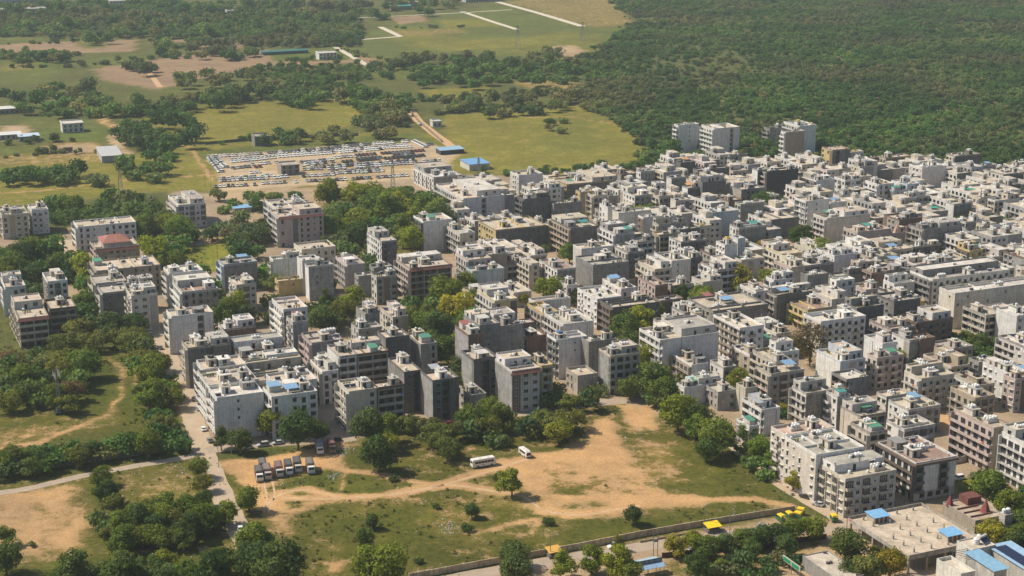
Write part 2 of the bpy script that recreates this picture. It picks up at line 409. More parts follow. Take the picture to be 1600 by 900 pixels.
# left field between the street and the tree belts
area([(-150, 560), (160, 548), (210, 560), (240, 620), (262, 690), (120, 680), (0, 720), (-150, 740)], 'green', 5, 4)
area([(-150, 640), (60, 628), (200, 640), (230, 690), (80, 678), (0, 700), (-150, 715)], 'scrub', 8, 6, amount=0.8)
area([(-60, 668), (90, 662), (150, 668), (60, 684), (-60, 700)], 'patchy', 5, 6, amount=0.8)
trail([(165, 560), (185, 575), (188, 610), (180, 640), (150, 655), (120, 668), (60, 690), (-40, 705)], 2.2, 'dirt', 2.0, 2.5, 0.8)
trail([(195, 565), (208, 590), (212, 605)], 2.0, 'dirt', 1.6, 2, 0.7)
area([(-30, 596), (30, 588), (70, 600), (50, 612), (-30, 622)], 'dusty', 3, 2)
# near vacant land
area([(320, 900), (300, 720), (520, 695), (700, 665), (960, 630), (1010, 640), (1160, 720), (1240, 790), (1180, 806), (900, 862), (640, 905), (500, 960), (320, 960)], 'scrub', 4, 4)
area([(-150, 770), (60, 748), (300, 715), (330, 790), (360, 850), (320, 960), (-150, 960)], 'scrub', 4, 4)
area([(-150, 790), (0, 770), (90, 778), (120, 800), (118, 840), (150, 872), (90, 885), (30, 900), (-150, 910)], 'bare', 5, 5, amount=0.95)
area([(0, 768), (80, 764), (92, 784), (0, 792)], 'dirt', 4, 4, amount=0.8)
area([(60, 830), (110, 820), (120, 870), (70, 880)], 'dirt', 5, 5, amount=0.7)
area([(20, 790), (100, 790), (110, 830), (50, 850), (10, 830)], 'patchy', 10, 6, amount=0.7)
area([(-100, 895), (60, 880), (200, 868), (330, 880), (320, 960), (-100, 960)], 'green', 8, 5)
area([(120, 770), (160, 765), (170, 860), (130, 866)], 'green', 6, 4, amount=0.8)
area([(190, 760), (320, 745), (325, 780), (220, 790)], 'drygrass', 8, 5, amount=0.8)
# trucks yard
area([(330, 720), (420, 712), (490, 700), (525, 690), (536, 712), (500, 735), (400, 760), (382, 742), (345, 726)], 'dirt', 3, 3)
area([(420, 745), (520, 738), (600, 752), (605, 772), (500, 778), (440, 768)], 'green', 3, 4, amount=0.9)
area([(500, 705), (540, 720), (620, 740), (640, 728), (600, 715), (560, 705)], 'green', 3, 4, amount=0.9)
area([(380, 705), (440, 698), (450, 706), (390, 714)], 'green', 2, 2, amount=0.8)
# open ground with its loop
area([(925, 655), (945, 650), (975, 680), (1010, 720), (1035, 760), (1100, 778), (1120, 784), (1000, 798), (880, 810), (845, 790), (820, 770), (800, 740), (770, 722), (860, 706), (915, 690)], 'dirt', 3, 3)
area([(842, 735), (880, 722), (950, 728), (1005, 745), (1012, 768), (950, 778), (860, 774), (840, 755)], 'patchy', 5, 4, amount=1.0)
area([(880, 726), (935, 724), (960, 740), (915, 746)], 'dirt', 6, 5, amount=0.6)
area([(855, 768), (915, 762), (925, 770), (860, 776)], 'green', 3, 4, amount=0.8)
area([(870, 784), (960, 780), (965, 790), (890, 796)], 'scrub', 3, 4, amount=0.9)
area([(955, 655), (1000, 650), (1100, 680), (1170, 720), (1225, 780), (1110, 776), (1040, 758), (1010, 715)], 'scrub', 5, 5)
area([(1000, 690), (1080, 690), (1110, 730), (1060, 750), (1020, 735)], 'patchy', 6, 6, amount=0.8)
area([(1080, 690), (1170, 725), (1215, 775), (1120, 760)], 'green', 8, 6, amount=0.65)
area([(965, 635), (1020, 640), (1030, 668), (985, 668)], 'dirt', 3, 3)
# tracks
trail([(1000, 790), (905, 806), (850, 800), (820, 775), (700, 756), (620, 772), (520, 780), (440, 778), (418, 790), (400, 770), (384, 752)], 4.0, 'dirt', 2, 1.2)
trail([(620, 772), (700, 756), (770, 735), (830, 715)], 4.6, 'dirt', 2, 1.2)
trail([(418, 790), (435, 770), (470, 764), (520, 776)], 4.0, 'dirt', 2, 1.5)
trail([(418, 790), (450, 800), (500, 785)], 4.0, 'dirt', 2.5, 1.5)
trail([(412, 785), (425, 815), (445, 830)], 5.0, 'dirt', 4, 2, 0.7)
trail([(490, 720), (530, 735), (600, 742), (680, 758)], 2.6, 'dirt', 1.2, 1.0)
trail([(525, 712), (535, 735), (530, 765)], 1.6, 'dirt', 1.2, 1.0, 0.8)
trail([(700, 756), (760, 766), (830, 774), (930, 777), (1060, 778), (1120, 780), (1180, 778), (1240, 790)], 3.2, 'dirt', 1.4, 1.0)
trail([(830, 812), (760, 830), (730, 835)], 2.0, 'dirt', 1.6, 1.4, 0.8)
trail([(840, 810), (830, 835)], 1.4, 'dirt', 1.2, 1.0, 0.7)
trail([(880, 840), (872, 850), (862, 862)], 1.4, 'dirt', 1.2, 1.0, 0.7)
area([(486, 842), (520, 835), (560, 842), (548, 856), (500, 858)], 'patchy', 3, 3, amount=0.9)
area([(510, 880), (530, 878), (532, 888), (512, 890)], 'dirt', 2, 1.5)
area([(670, 800), (740, 790), (720, 850), (690, 845)], 'patchy', 6, 6, amount=0.7)
area([(500, 786), (560, 780), (640, 784), (620, 794), (540, 800)], 'patchy', 5, 5, amount=0.6)
area([(640, 745), (760, 715), (790, 722), (700, 750)], 'scrub', 3, 4, amount=0.7)
area([(770, 760), (850, 770), (830, 800), (740, 780)], 'drygrass', 5, 5, amount=0.7)
area([(455, 800), (560, 795), (680, 800), (720, 870), (600, 880), (470, 850)], 'green', 9, 6, amount=0.6)
area([(900, 815), (1180, 785), (1215, 792), (900, 850), (840, 860)], 'green', 5, 5, amount=0.6)
# strip behind the wall, lane and yards at lower right
area([(660, 910), (900, 868), (1240, 805), (1330, 815), (1600, 900), (1700, 1000), (600, 1000)], 'dusty', 3, 2)
area([(1000, 960), (1010, 880), (1150, 858), (1290, 842), (1240, 900)], 'scrub', 4, 3, amount=0.8)
area([(1490, 752), (1525, 746), (1535, 768), (1500, 775)], 'lawn', 1, 0.5)
area([(1540, 800), (1600, 780), (1640, 860), (1560, 850)], 'scrub', 5, 4)
area([(1440, 530), (1560, 520), (1560, 560), (1480, 560)], 'scrub', 4, 3)
area([(640, 440), (735, 430), (740, 500), (715, 575), (690, 570), (640, 500)], 'scrub', 4, 3)

def build_ground():
    ny, nx = GX.shape
    me = bpy.data.meshes.new('ground')
    co = np.zeros((PX.size, 3)); co[:, 0] = PX; co[:, 1] = PY
    idx = np.arange(PX.size).reshape(ny, nx)
    q = np.stack([idx[:-1, :-1], idx[:-1, 1:], idx[1:, 1:], idx[1:, :-1]], -1).reshape(-1, 4)
    me.vertices.add(len(co)); me.vertices.foreach_set('co', co.ravel())
    me.loops.add(q.size); me.loops.foreach_set('vertex_index', q.ravel())
    me.polygons.add(len(q)); me.polygons.foreach_set('loop_start', np.arange(len(q)) * 4); me.polygons.foreach_set('loop_total', np.full(len(q), 4))
    me.update()
    for nm, arr in (('soil', SOIL), ('veg', VEG)):
        a = me.attributes.new(nm, 'FLOAT_COLOR', 'POINT'); a.data.foreach_set('color', np.concatenate([arr, np.ones((len(arr), 1))], 1).ravel())
    a = me.attributes.new('cover', 'FLOAT', 'POINT'); a.data.foreach_set('value', COV)
    me.materials.append(M['ground'])
    return obj('ground', me, kind='structure')
build_ground()

def ribbon(name, pts, width, mat, z=0.004, rag=0.25, kind='structure', step=3.0):
    P = [Vector((*at(*p), 0)) for p in pts]
    S = []
    for a, b in zip(P[:-1], P[1:]):
        k = max(1, int((b - a).length / step))
        S += [a.lerp(b, i / k) for i in range(k)]
    S.append(P[-1])
    for _ in range(3): S = [S[0]] + [(S[i-1] + S[i] * 2 + S[i+1]) / 4 for i in range(1, len(S) - 1)] + [S[-1]]
    v, f = [], []
    for i, p in enumerate(S):
        d = (S[min(i+1, len(S)-1)] - S[max(i-1, 0)]).normalized(); n = Vector((-d.y, d.x, 0))
        a = p + n * (width / 2 + R.uniform(-rag, rag)); b = p - n * (width / 2 + R.uniform(-rag, rag))
        v += [(a.x, a.y, z), (b.x, b.y, z)]
        if i: f.append((2*i-2, 2*i-1, 2*i+1, 2*i))
    me = bpy.data.meshes.new(name); me.from_pydata(v, [], f); me.materials.append(mat); me.update()
    return obj(name, me, kind=kind)
ribbon('street', [(400, 880), (378, 835), (345, 770), (322, 715), (300, 650), (288, 610), (262, 555), (240, 520), (215, 480), (160, 430), (110, 400), (100, 375)], 7.5, M['dust'])
ribbon('street', [(324, 704), (400, 694), (500, 688), (560, 676), (700, 660), (860, 640), (960, 627), (1000, 626)], 6.0, M['road'], 0.008)
ribbon('street', [(545, 690), (520, 660), (505, 630), (492, 610)], 6.0, M['road'], 0.012)
ribbon('street', [(1140, 685), (1180, 720), (1240, 765), (1300, 800), (1345, 828)], 8.0, M['dust'], 0.008)
ribbon('street', [(1345, 828), (1300, 826), (1180, 830), (1060, 846), (900, 870), (760, 894), (640, 918)], 6.0, M['road'], 0.012)
ribbon('street', [(1345, 828), (1390, 860), (1440, 900), (1500, 950)], 5.0, M['road'], 0.016)
ribbon('street', [(1450, 640), (1500, 680), (1560, 720), (1620, 760), (1700, 800)], 9.0, M['track'], 0.008)
ribbon('lane', [(-40, 775), (40, 765), (120, 745), (200, 730), (290, 715), (318, 708)], 4.0, M['road'], 0.008)
ribbon('lane', [(640, 172), (655, 190), (680, 210), (700, 224), (718, 240)], 7.0, M['track'], 0.006)
ribbon('path', [(778, 3), (840, 20), (910, 41)], 9.0, M['lane'], 0.006)
ribbon('path', [(722, 18), (770, 34), (808, 46)], 7.0, M['lane'], 0.006)
ribbon('path', [(520, 64), (560, 62), (626, 57)], 6.0, M['lane'], 0.006)
ribbon('path', [(594, 42), (626, 57)], 7.0, M['lane'], 0.010)
ribbon('path', [(518, 70), (560, 94), (610, 122)], 6.0, M['lane'], 0.006)
ribbon('path', [(555, 28), (600, 26), (720, 20), (800, 15)], 4.0, M['lane'], 0.006)
ribbon('path', [(232, 112), (250, 136)], 5.0, M['track'], 0.006)

for pts in ([(1000, 790), (905, 806), (850, 800), (820, 775), (700, 756), (620, 772), (520, 780), (440, 778)], [(640, 770), (700, 756), (770, 735), (830, 715)], [(415, 790), (435, 772), (470, 764), (530, 776)], [(410, 750), (418, 775), (412, 800)], [(425, 748), (430, 775), (420, 800)]):
    for off in (-2.6, 2.6): ribbon('track', [(x, y + off * .35) for x, y in pts], 0.5, M['rut'], 0.006 + (0.002 if off > 0 else 0), 0.12, step=2.0)
# ------------------------------------------------------------------ shared small parts
def window_mesh(w, h, frame, shade=0.5, bars=1):
    b = MB(); t = 0.07
    b.box(-w/2 + t, -0.02, t, w/2 - t, 0.0, h - t, 1)
    b.box(-w/2, -0.07, 0, -w/2 + t, 0, h); b.box(w/2 - t, -0.07, 0, w/2, 0, h)
    b.box(-w/2 + t, -0.07, 0, w/2 - t, 0, t); b.box(-w/2 + t, -0.07, h - t, w/2 - t, 0, h)
    for k in range(bars):
        x = -w/2 + (k + 1) * w / (bars + 1); b.box(x - 0.035, -0.055, t, x + 0.035, -0.021, h - t)
    if shade: b.box(-w/2 - 0.15, -shade, h + 0.08, w/2 + 0.15, 0, h + 0.18)
    b.box(-w/2 - 0.05, -0.16, -0.08, w/2 + 0.05, 0, -0.01)
    return b.mesh('window', [M[frame], M['glass']])
WIN = {}
for fr in ('trim', 'trimg'):
    WIN[fr] = [window_mesh(1.5, 1.4, fr), window_mesh(1.9, 1.5, fr, 0.5, 2), window_mesh(0.75, 0.8, fr, 0.3, 0), window_mesh(1.5, 2.1, fr, 0.0), window_mesh(2.3, 2.2, fr, 0.0, 2), window_mesh(1.1, 1.9, fr, 0.35, 0)]
DOOR = MB().box(-0.5, -0.05, 0, 0.5, 0, 2.05).mesh('door', M['door'])
DOORK = MB().box(-0.55, -0.05, 0, 0.55, 0, 2.1).mesh('door', M['shade'])
def tank_mesh(mt, r=0.62, h=1.15):
    b = MB()
    b.cyl(0, 0, [(r * 0.94, 0), (r, 0.1), (r, h * 0.3), (r * 0.96, h * 0.33), (r, h * 0.37), (r, h * 0.62), (r * 0.96, h * 0.65), (r, h * 0.69), (r, h * 0.9), (r * 0.7, h * 1.05), (r * 0.3, h * 1.1), (r * 0.3, h * 1.17)], 10)
    return b.mesh('water_tank', M[mt])
TANK = {k: tank_mesh('tank' + k) for k in 'wkyb'}
_ac = MB().box(-0.42, -0.42, 0, 0.42, -0.08, 0.6).box(-0.3, -0.44, 0.06, 0.1, -0.42, 0.54, 1).box(-0.35, -0.4, -0.06, -0.3, 0, 0).box(0.3, -0.4, -0.06, 0.35, 0, 0)
AC = _ac.mesh('air_conditioner', [M['trim'], M['trimg']])
_d = MB().cyl(0, 0, [(0.04, 0), (0.04, 0.7)], 5, 1)
_d.rings([[(0.45 * math.cos(a) * k, 0.12 * (1 - k) - 0.2 + 0.35 * math.sin(a) * k * 0.6, 0.8 + 0.45 * math.sin(a) * k) for a in [2 * math.pi * j / 10 for j in range(10)]] for k in (0.15, 0.6, 1.0)], 0)
DISH = _d.mesh('satellite_dish', [M['trim'], M['steel']])
_b = MB()
for i in range(3): _b.cyl(i * 0.8 - 0.8, 0, [(0.22, 0), (0.28, 0.4)], 7, 0)
for i in range(3):
    for k in range(7):
        a = k * 0.9 + i; _b.face([(i*.8-.8, 0, 0.4), (i*.8-.8 + 0.45*math.cos(a), 0.45*math.sin(a), 0.7 + 0.1*(k % 3)), (i*.8-.8 + 0.3*math.cos(a+.6), 0.3*math.sin(a+.6), 0.95)], 1)
PLANT = _b.mesh('potted_plants', [M['door'], M['leaf']])
_g = MB().box(-1.0, -0.02, 0.35, 1.0, 0.02, 0.4).box(-1.0, 0.9, 0.95, 1.0, 0.95, 1.0)
_g.face([(-1, -0.05, 0.4), (1, -0.05, 0.4), (1, 0.9, 1.0), (-1, 0.9, 1.0)], 1).bar((-1.1, 1.0, 1.2), (1.1, 1.0, 1.2), 0.25, n=8).box(-0.9, 0.9, 0, -0.85, 0.95, 0.95).box(0.85, 0.9, 0, 0.9, 0.95, 0.95).box(-0.9, 0, 0, -0.85, 0.05, 0.4).box(0.85, 0, 0, 0.9, 0.05, 0.4)
SOLARH = _g.mesh('solar_heater', [M['trim'], M['solar']])

LAUNDRY = MB().box(-.45, -.03, 0, .45, 0, .85).mesh('laundry', M['cloth'])
CLOTHS = [(.45, .08, .07), (.08, .16, .4), (.6, .45, .12), (.55, .53, .5), (.1, .3, .2), (.45, .2, .35), (.6, .6, .58)]
PAL = {'W': (0.73, 0.72, 0.695), 'w': (0.57, 0.55, 0.51), 'C': (0.57, 0.52, 0.43), 'G': (0.37, 0.365, 0.355), 'g': (0.27, 0.265, 0.255), 'D': (0.165, 0.163, 0.16), 'P': (0.52, 0.43, 0.40),
       'T': (0.42, 0.355, 0.265), 'B': (0.17, 0.125, 0.10), 'Y': (0.60, 0.47, 0.22), 'L': (0.50, 0.56, 0.61), 'K': (0.055, 0.055, 0.058), 'R': (0.22, 0.15, 0.12), 'M': (0.44, 0.41, 0.36), 'S': (0.66, 0.62, 0.545)}
NAMES = {'W': 'white', 'w': 'off-white', 'C': 'cream', 'G': 'light grey', 'g': 'grey', 'D': 'dark grey', 'P': 'pinkish', 'T': 'tan', 'B': 'dark brown', 'Y': 'yellow', 'L': 'pale blue', 'K': 'charcoal',
         'R': 'brick-brown', 'M': 'beige grey', 'S': 'pale beige'}
ROOF = {'b': (0.53, 0.455, 0.355), 'g': (0.42, 0.39, 0.34), 'w': (0.62, 0.585, 0.525), 'r': (0.33, 0.23, 0.185), 't': (0.58, 0.49, 0.38), 'd': (0.24, 0.22, 0.2), 'p': (0.56, 0.42, 0.32)}
SHEET = {'blue': (0.20, 0.34, 0.50), 'green': (0.08, 0.25, 0.16), 'teal': (0.06, 0.25, 0.22), 'red': (0.30, 0.11, 0.09), 'grey': (0.36, 0.38, 0.40), 'pale': (0.45, 0.52, 0.55), 'orange': (0.6, 0.3, 0.12)}
def vary(c, a=0.06):
    k = 1 + R.uniform(-a, a); return tuple(max(0.0, x * k * (1 + R.uniform(-a, a) * 0.35)) for x in c)

FOOT = []                                                    # every footprint: (cx, cy, half w, half d, cos, sin, height)
def inside_any(x, y, pad=0.0):
    for cx, cy, hw, hd, c, s, h in FOOT:
        dx, dy = x - cx, y - cy
        if abs(dx * c + dy * s) < hw + pad and abs(-dx * s + dy * c) < hd + pad: return True
    return False

def house(cx, cy, w, d, n, fc='w', lc='w', fs='b', ls='l', rf='b', ex=(), ang=GRID, fh=3.1, name='house', label='', cat='house', group=None, tower=True):
    root = thing(name, label, cat, (cx, cy, 0), ang, group)
    near = ppm(cx, cy)
    FC, LC = vary(PAL[fc]), vary(PAL[lc])
    mat_of = lambda k: M['conc'] if k in 'GgDMR' else M['paint']
    zr = n * fh; ph = R.choice([0.85, 0.95, 1.05]); h = zr + ph
    FOOT.append((cx, cy, w / 2, d / 2, math.cos(ang), math.sin(ang), h))
    X0, X1, Y0, Y1 = -w/2, w/2, -d/2, d/2
    fi = 1.25 if fs == 'f' else 0.0; li = 1.25 if ls == 'f' else 0.0
    b = MB(); slot = None
    if fs == 's':
        sw = min(2.8, w * 0.3); sx = X0 + w * R.choice([0.3, 0.5, 0.7]); slot = (sx, sw)
        b.box(X0 + li, Y0 + 1.4, 0, X1, Y1, zr); b.box(X0 + li, Y0, 0, sx - sw/2, Y0 + 1.4, zr); b.box(sx + sw/2, Y0, 0, X1, Y0 + 1.4, zr)
    else:
        b.box(X0 + li, Y0 + fi, 0, X1, Y1, zr)
    if fi: b.box(X1 - 0.25, Y0, 0, X1, Y0 + fi, zr)
    if li: b.box(X0, Y1 - 0.25, 0, X0 + li, Y1, zr)
    obj('wall', b.mesh('wall', mat_of(fc)), root, color=FC)
    pc = LC if lc in 'WwCSYPL' and fc not in 'W' else FC
    if (lc != fc) and not li:
        obj('facade', MB().box(X0 - 0.05, Y0 + (0.0 if not fi else fi), 0, X0, Y1, zr).mesh('facade', mat_of(lc)), root, color=LC)
    # roof deck with its parapet
    obj('roof', MB().box(X0 + 0.2, Y0 + 0.2, zr, X1 - 0.2, Y1 - 0.2, zr + 0.05).mesh('roof', M['roof']), root, color=vary(ROOF[rf]))
    p = MB(); e = 0.03
    p.box(X0 - e, Y0 - e, zr, X1 + e, Y0 + 0.2, h); p.box(X0 - e, Y1 - 0.2, zr, X1 + e, Y1 + e, h)
    p.box(X0 - e, Y0 + 0.2, zr, X0 + 0.2, Y1 - 0.2, h - 0.003); p.box(X1 - 0.2, Y0 + 0.2, zr, X1 + e, Y1 - 0.2, h - 0.003)
    obj('parapet', p.mesh('parapet', mat_of(fc)), root, color=tuple(0.6 * a + 0.4 * c for a, c in zip(FC, pc)) if 'trim' not in ex else PAL['R'])
    if 'cornice' in ex:
        obj('cornice', MB().box(X0 - 0.8, Y0 - 0.8, zr - 0.25, X1 + 0.4, Y0 - e, zr + 0.55).box(X0 - 0.8, Y0 - e, zr - 0.25, X0 - e - 0.001, Y1 + 0.4, zr + 0.55).mesh('cornice', M['paint']), root, color=PAL['B'])
    if 'redtrim' in ex:
        m = MB(); m.rings([[(X0 - 0.9, Y0 - 0.9, zr - 0.5), (X1 + 0.3, Y0 - 0.9, zr - 0.5), (X1 + 0.3, Y0 - 0.04, zr + 0.75), (X0 - 0.04, Y0 - 0.04, zr + 0.75)], [(X0 - 0.9, Y0 - 0.9, zr - 0.6), (X1 + 0.3, Y0 - 0.9, zr - 0.6), (X1 + 0.3, Y0 - 0.04, zr + 0.6), (X0 - 0.04, Y0 - 0.04, zr + 0.6)]])
        obj('tiled_eave', m.mesh('tiled_eave', M['paint']), root, color=(0.33, 0.14, 0.11))
    frame = 'trim' if (fc in 'WwCSP' and R.random() < 0.6) else 'trimg'
    W = WIN[frame]

    def dress(face, style, colr, key):
        L = w if face in ('front', 'back') else d
        off = {'front': d/2, 'left': w/2, 'right': w/2, 'back': d/2}[face]
        rz = {'front': 0, 'left': -math.pi/2, 'right': math.pi/2, 'back': math.pi}[face]
        cs, sn = round(math.cos(rz)), round(math.sin(rz))
        def place(nm, me, s, z, out=0.0, **kw):              # s along the face, out = distance in front of it
            x, y = s, -(off + out)
            return obj(nm, me, root, (x * cs - y * sn, x * sn + y * cs, z), rz, **kw)
        if face == 'left' and lc != fc and style != 'f': extra = 0.05
        else: extra = 0.0
        pitch = 3.3
        nb = max(1, int(round(L / pitch))); bw = L / nb
        if style == 'b':
            if L > 8 and R.random() < 0.45 and face == 'front':
                s = R.uniform(-L * 0.35, L * 0.35)
                for i in range(1, n):
                    if R.random() < 0.7: place('window', W[2], s, i * fh + 1.5, extra)
            if near > 3.2 and R.random() < 0.5:
                place('drain_pipe', MB().box(-0.06, -0.14, 0.2, 0.06, -0.02, zr).mesh('drain_pipe', M['trimg']), R.uniform(-L*0.45, L*0.45), 0, extra)
            return
        if style == 'w':
            types = [R.choice([0, 0, 1, 2, 5, 3, None]) for _ in range(nb)]
            if nb > 2 and R.random() < 0.35:                  # one darker painted strip through all storeys
                k = R.randrange(nb); place('facade_panel', MB().box(-bw * .42, -.045, 0, bw * .42, -.001, zr - .3).mesh('facade_panel', M['paint']), -L/2 + (k + .5) * bw, .2, extra, color=vary(PAL[R.choice('BDgRTM')]))
            for i in range(n):
                for k in range(nb):
                    if R.random() < 0.06 or types[k] is None: continue
                    t = types[k]; s = -L/2 + (k + 0.5) * bw
                    place('window', W[t], s, i * fh + (0.15 if t in (3, 4) else 1.35 if t == 2 else 0.95), extra)
                    if near > 3.0 and R.random() < 0.10 and i: place('air_conditioner', AC, s + bw * 0.42, i * fh + 0.5, extra)
        if style == 'a':
            bl = min(3.0, bw * 0.95)
            slab = MB().box(-bl/2, -1.15, -0.16, bl/2, 0, 0).box(-bl/2, -1.15, 0, bl/2, -1.05, 0.85).box(-bl/2, -1.05, 0, -bl/2 + 0.1, 0, 0.845).box(bl/2 - 0.1, -1.05, 0, bl/2, 0, 0.845).mesh('balcony', M['paint'])
            ph_ = R.randint(0, 1)
            if R.random() < 0.55:
                pn = MB().box(-bw * .46, -.045, 0, bw * .46, -.001, zr - fh - .3).mesh('facade_panel', M['paint']); pcol = vary(PAL[R.choice('BDDg')])  # dark panel behind the balconies, painting the shade of a recessed bay
                for k in range(nb):
                    if (k + ph_) % 2 == 0: place('facade_panel', pn, -L/2 + (k + .5) * bw, fh, extra, color=pcol)
            for i in range(n):
                for k in range(nb):
                    s = -L/2 + (k + 0.5) * bw
                    if (k + ph_) % 2 == 0 and (i > 0):
                        place('balcony', slab, s, i * fh, extra, color=colr); place('window', W[3], s, i * fh + 0.05, extra)
                    else: place('window', W[2 if R.random() < .25 else 0], s, i * fh + 1.0, extra)
                    if near > 3.0 and R.random() < 0.12 and i: place('air_conditioner', AC, s + bw * 0.45, i * fh + 0.4, extra)
        if style == 'q':                                     # a nearly blank wall with a few odd small openings
            for k in range(int(L / 5)):
                for i in range(1, n):
                    if R.random() < 0.22: place('window', W[2], -L/2 + 2.5 + k * 5 + R.uniform(-.6, .6), i * fh + 1.2, extra)
        if style == 'v':                                     # tall dark glazed strips between pale piers
            pn = MB().box(-bw * .36, -.06, 0, bw * .36, -.001, zr - .9).mesh('facade_panel', M['paint'])
            bl = bw * .78; bal = MB().box(-bl/2, -.7, -.12, bl/2, -.061, 0).box(-bl/2, -.7, 0, bl/2, -.62, .8).mesh('balcony', M['paint'])
            fin = MB().box(-.14, -.42, 0, .14, -.001, zr - .1).mesh('pier', M['paint'])
            for k in range(nb):
                s = -L/2 + (k + .5) * bw
                if k % 2 == 0: place('facade_panel', pn, s, .4, extra, color=PAL['D' if k % 4 else 'B'])
                place('pier', fin, s - bw * .5 + .16, 0, extra, color=colr)
                for i in range(n):
                    place('window', W[4 if k % 2 == 0 else 1], s, i * fh + (.35 if k % 2 == 0 else .9), extra + (.06 if k % 2 == 0 else 0))
                    if i and k % 2 == 0: place('balcony', bal, s, i * fh + .05, extra, color=colr)
        if style == 'x':                                     # wide white panels beside stacks of dark balconies
            for a_, b_ in ((-.30, .04), (.34, .47)):
                place('facade_panel', MB().box(a_ * L, -.25, fh, b_ * L, -.001, zr - .3).mesh('facade_panel', M['paint']), 0, 0, extra, color=PAL['W'])
            sl = MB().box(-1.5, -1.1, -.15, 1.5, 0, 0).box(-1.5, -1.1, 0, 1.5, -1.0, .85).mesh('balcony', M['paint'])
            for s in (-.40 * L, .19 * L):
                place('facade_panel', MB().box(-1.7, -.05, fh, 1.7, -.001, zr - .3).mesh('facade_panel', M['paint']), s, 0, extra, color=PAL['D'])
                for i in range(1, n): place('balcony', sl, s, i * fh, extra, color=PAL['D']); place('window', W[4], s, i * fh + .1, extra + .05)
            for s in (-.3, -.1, .1, .3): place('window', W[1], s * L, .9, extra)
        if style == 'l':
            bl = L - 0.3; dep = 1.3
            solid = R.random() < 0.62
            m = MB().box(-bl/2, -dep, -0.17, bl/2, 0, 0)
            if solid: m.box(-bl/2, -dep, 0, bl/2, -dep + 0.1, 0.9).box(-bl/2, -dep + 0.1, 0, -bl/2 + 0.1, 0, 0.897).box(bl/2 - 0.1, -dep + 0.1, 0, bl/2, 0, 0.897)
            else:
                m.box(-bl/2, -dep, 0.86, bl/2, -dep + 0.06, 0.93, 1).box(-bl/2, -dep, 0.08, bl/2, -dep + 0.05, 0.13, 1)
                for k in range(int(bl / 0.45)): m.box(-bl/2 + k * 0.45, -dep + 0.01, 0, -bl/2 + k * 0.45 + 0.05, -dep + 0.05, 0.86, 1)
            me = m.mesh('balcony', [M['paint'], M['trimg']])
            for i in range(n + (1 if R.random() < 0.3 else 0)):
                if i and i < n: place('balcony', me, 0, i * fh, extra, color=colr)
                if i and i < n and near > 2.6:
                    for _q in range(R.choice([0, 0, 1, 2])): place('laundry', LAUNDRY, R.uniform(-bl * .45, bl * .45), i * fh + .25, extra + dep + .02, color=R.choice(CLOTHS))
                if i >= n: continue
                for k in range(nb):
                    s = -L/2 + (k + 0.5) * bw
                    place('window', W[R.choice([3, 4, 4]) if bw > 2.8 else 3], s, i * fh + 0.06, extra)
            fin = MB().box(-0.12, -dep - 0.02, 0, 0.12, 0, zr).mesh('column', mat_of(key))
            for s in ((-L/2 + 0.12, L/2 - 0.12) if R.random() < 0.6 else (R.choice([-1, 1]) * (L/2 - 0.12),)): place('column', fin, s, 0, extra, color=colr)
        if style == 'f':
            dep = 1.22
            m = MB().box(-L/2 + 0.01, 0.0, -0.28, L/2 - 0.26, dep, 0)
            if R.random() < 0.7: m.box(-L/2 + 0.01, 0.0, 0, L/2 - 0.26, 0.1, 0.85)
            else:
                m.box(-L/2, 0.02, 0.86, L/2 - 0.26, 0.08, 0.93, 1)
                for k in range(int(L / 0.5)): m.box(-L/2 + k * 0.5, 0.03, 0, -L/2 + k * 0.5 + 0.05, 0.07, 0.86, 1)
            me = m.mesh('balcony', [M['paint'], M['trimg']])
            for i in range(1, n + 1):
                if i < n: place('balcony', me, 0, i * fh, color=colr)
                if i < n and near > 2.6:
                    for _q in range(R.choice([0, 0, 1])): place('laundry', LAUNDRY, R.uniform(-L * .4, L * .4), i * fh + .25, .03, color=R.choice(CLOTHS))
            place('slab', MB().box(-L/2 + 0.01, 0.0, -0.3, L/2 - 0.26, dep, 0).mesh('slab', M['paint']), 0, zr - 0.004, color=colr)
            col_ = MB().box(-0.16, 0.02, 0, 0.16, 0.36, zr - 0.31).mesh('column', mat_of(key))
            for k in range(nb + 1):
                if nb > 2 and k % 2 and k != nb: continue
                s = -L/2 + 0.18 + k * (L - 0.7) / nb; place('column', col_, s, 0, color=colr)
            for i in range(n):
                for k in range(nb):
                    place('window', W[R.choice([3, 4])], -L/2 + (k + 0.5) * bw, i * fh + 0.06, -1.25)
        if style == 's':
            sx, sw = slot
            led = MB().box(-sw/2 + 0.02, 0.3, -0.15, sw/2 - 0.02, 1.4, 0).mesh('ledge', M['paint'])
            for i in range(n):
                if i: place('ledge', led, sx, i * fh, color=colr)
                place('window', W[4 if sw > 2.5 else 3], sx, i * fh + 0.3, -1.4)
            for q in (-1, 1):
                s = sx + q * (sw/2 + 1.6)
                if abs(s) < L/2 - 1 and R.random() < 0.5:
                    for i in range(1, n): place('window', W[0], s, i * fh + 1.0, extra)
    dress('front', fs, LC if fs in 'af' else FC, fc)
    dress('left', ls, PAL['B'] if 'cornice' in ex else LC, lc)
    if near > 3.6: dress('right', 'w' if fs != 'b' else 'b', FC, fc)

    # things built on the roof
    used = []
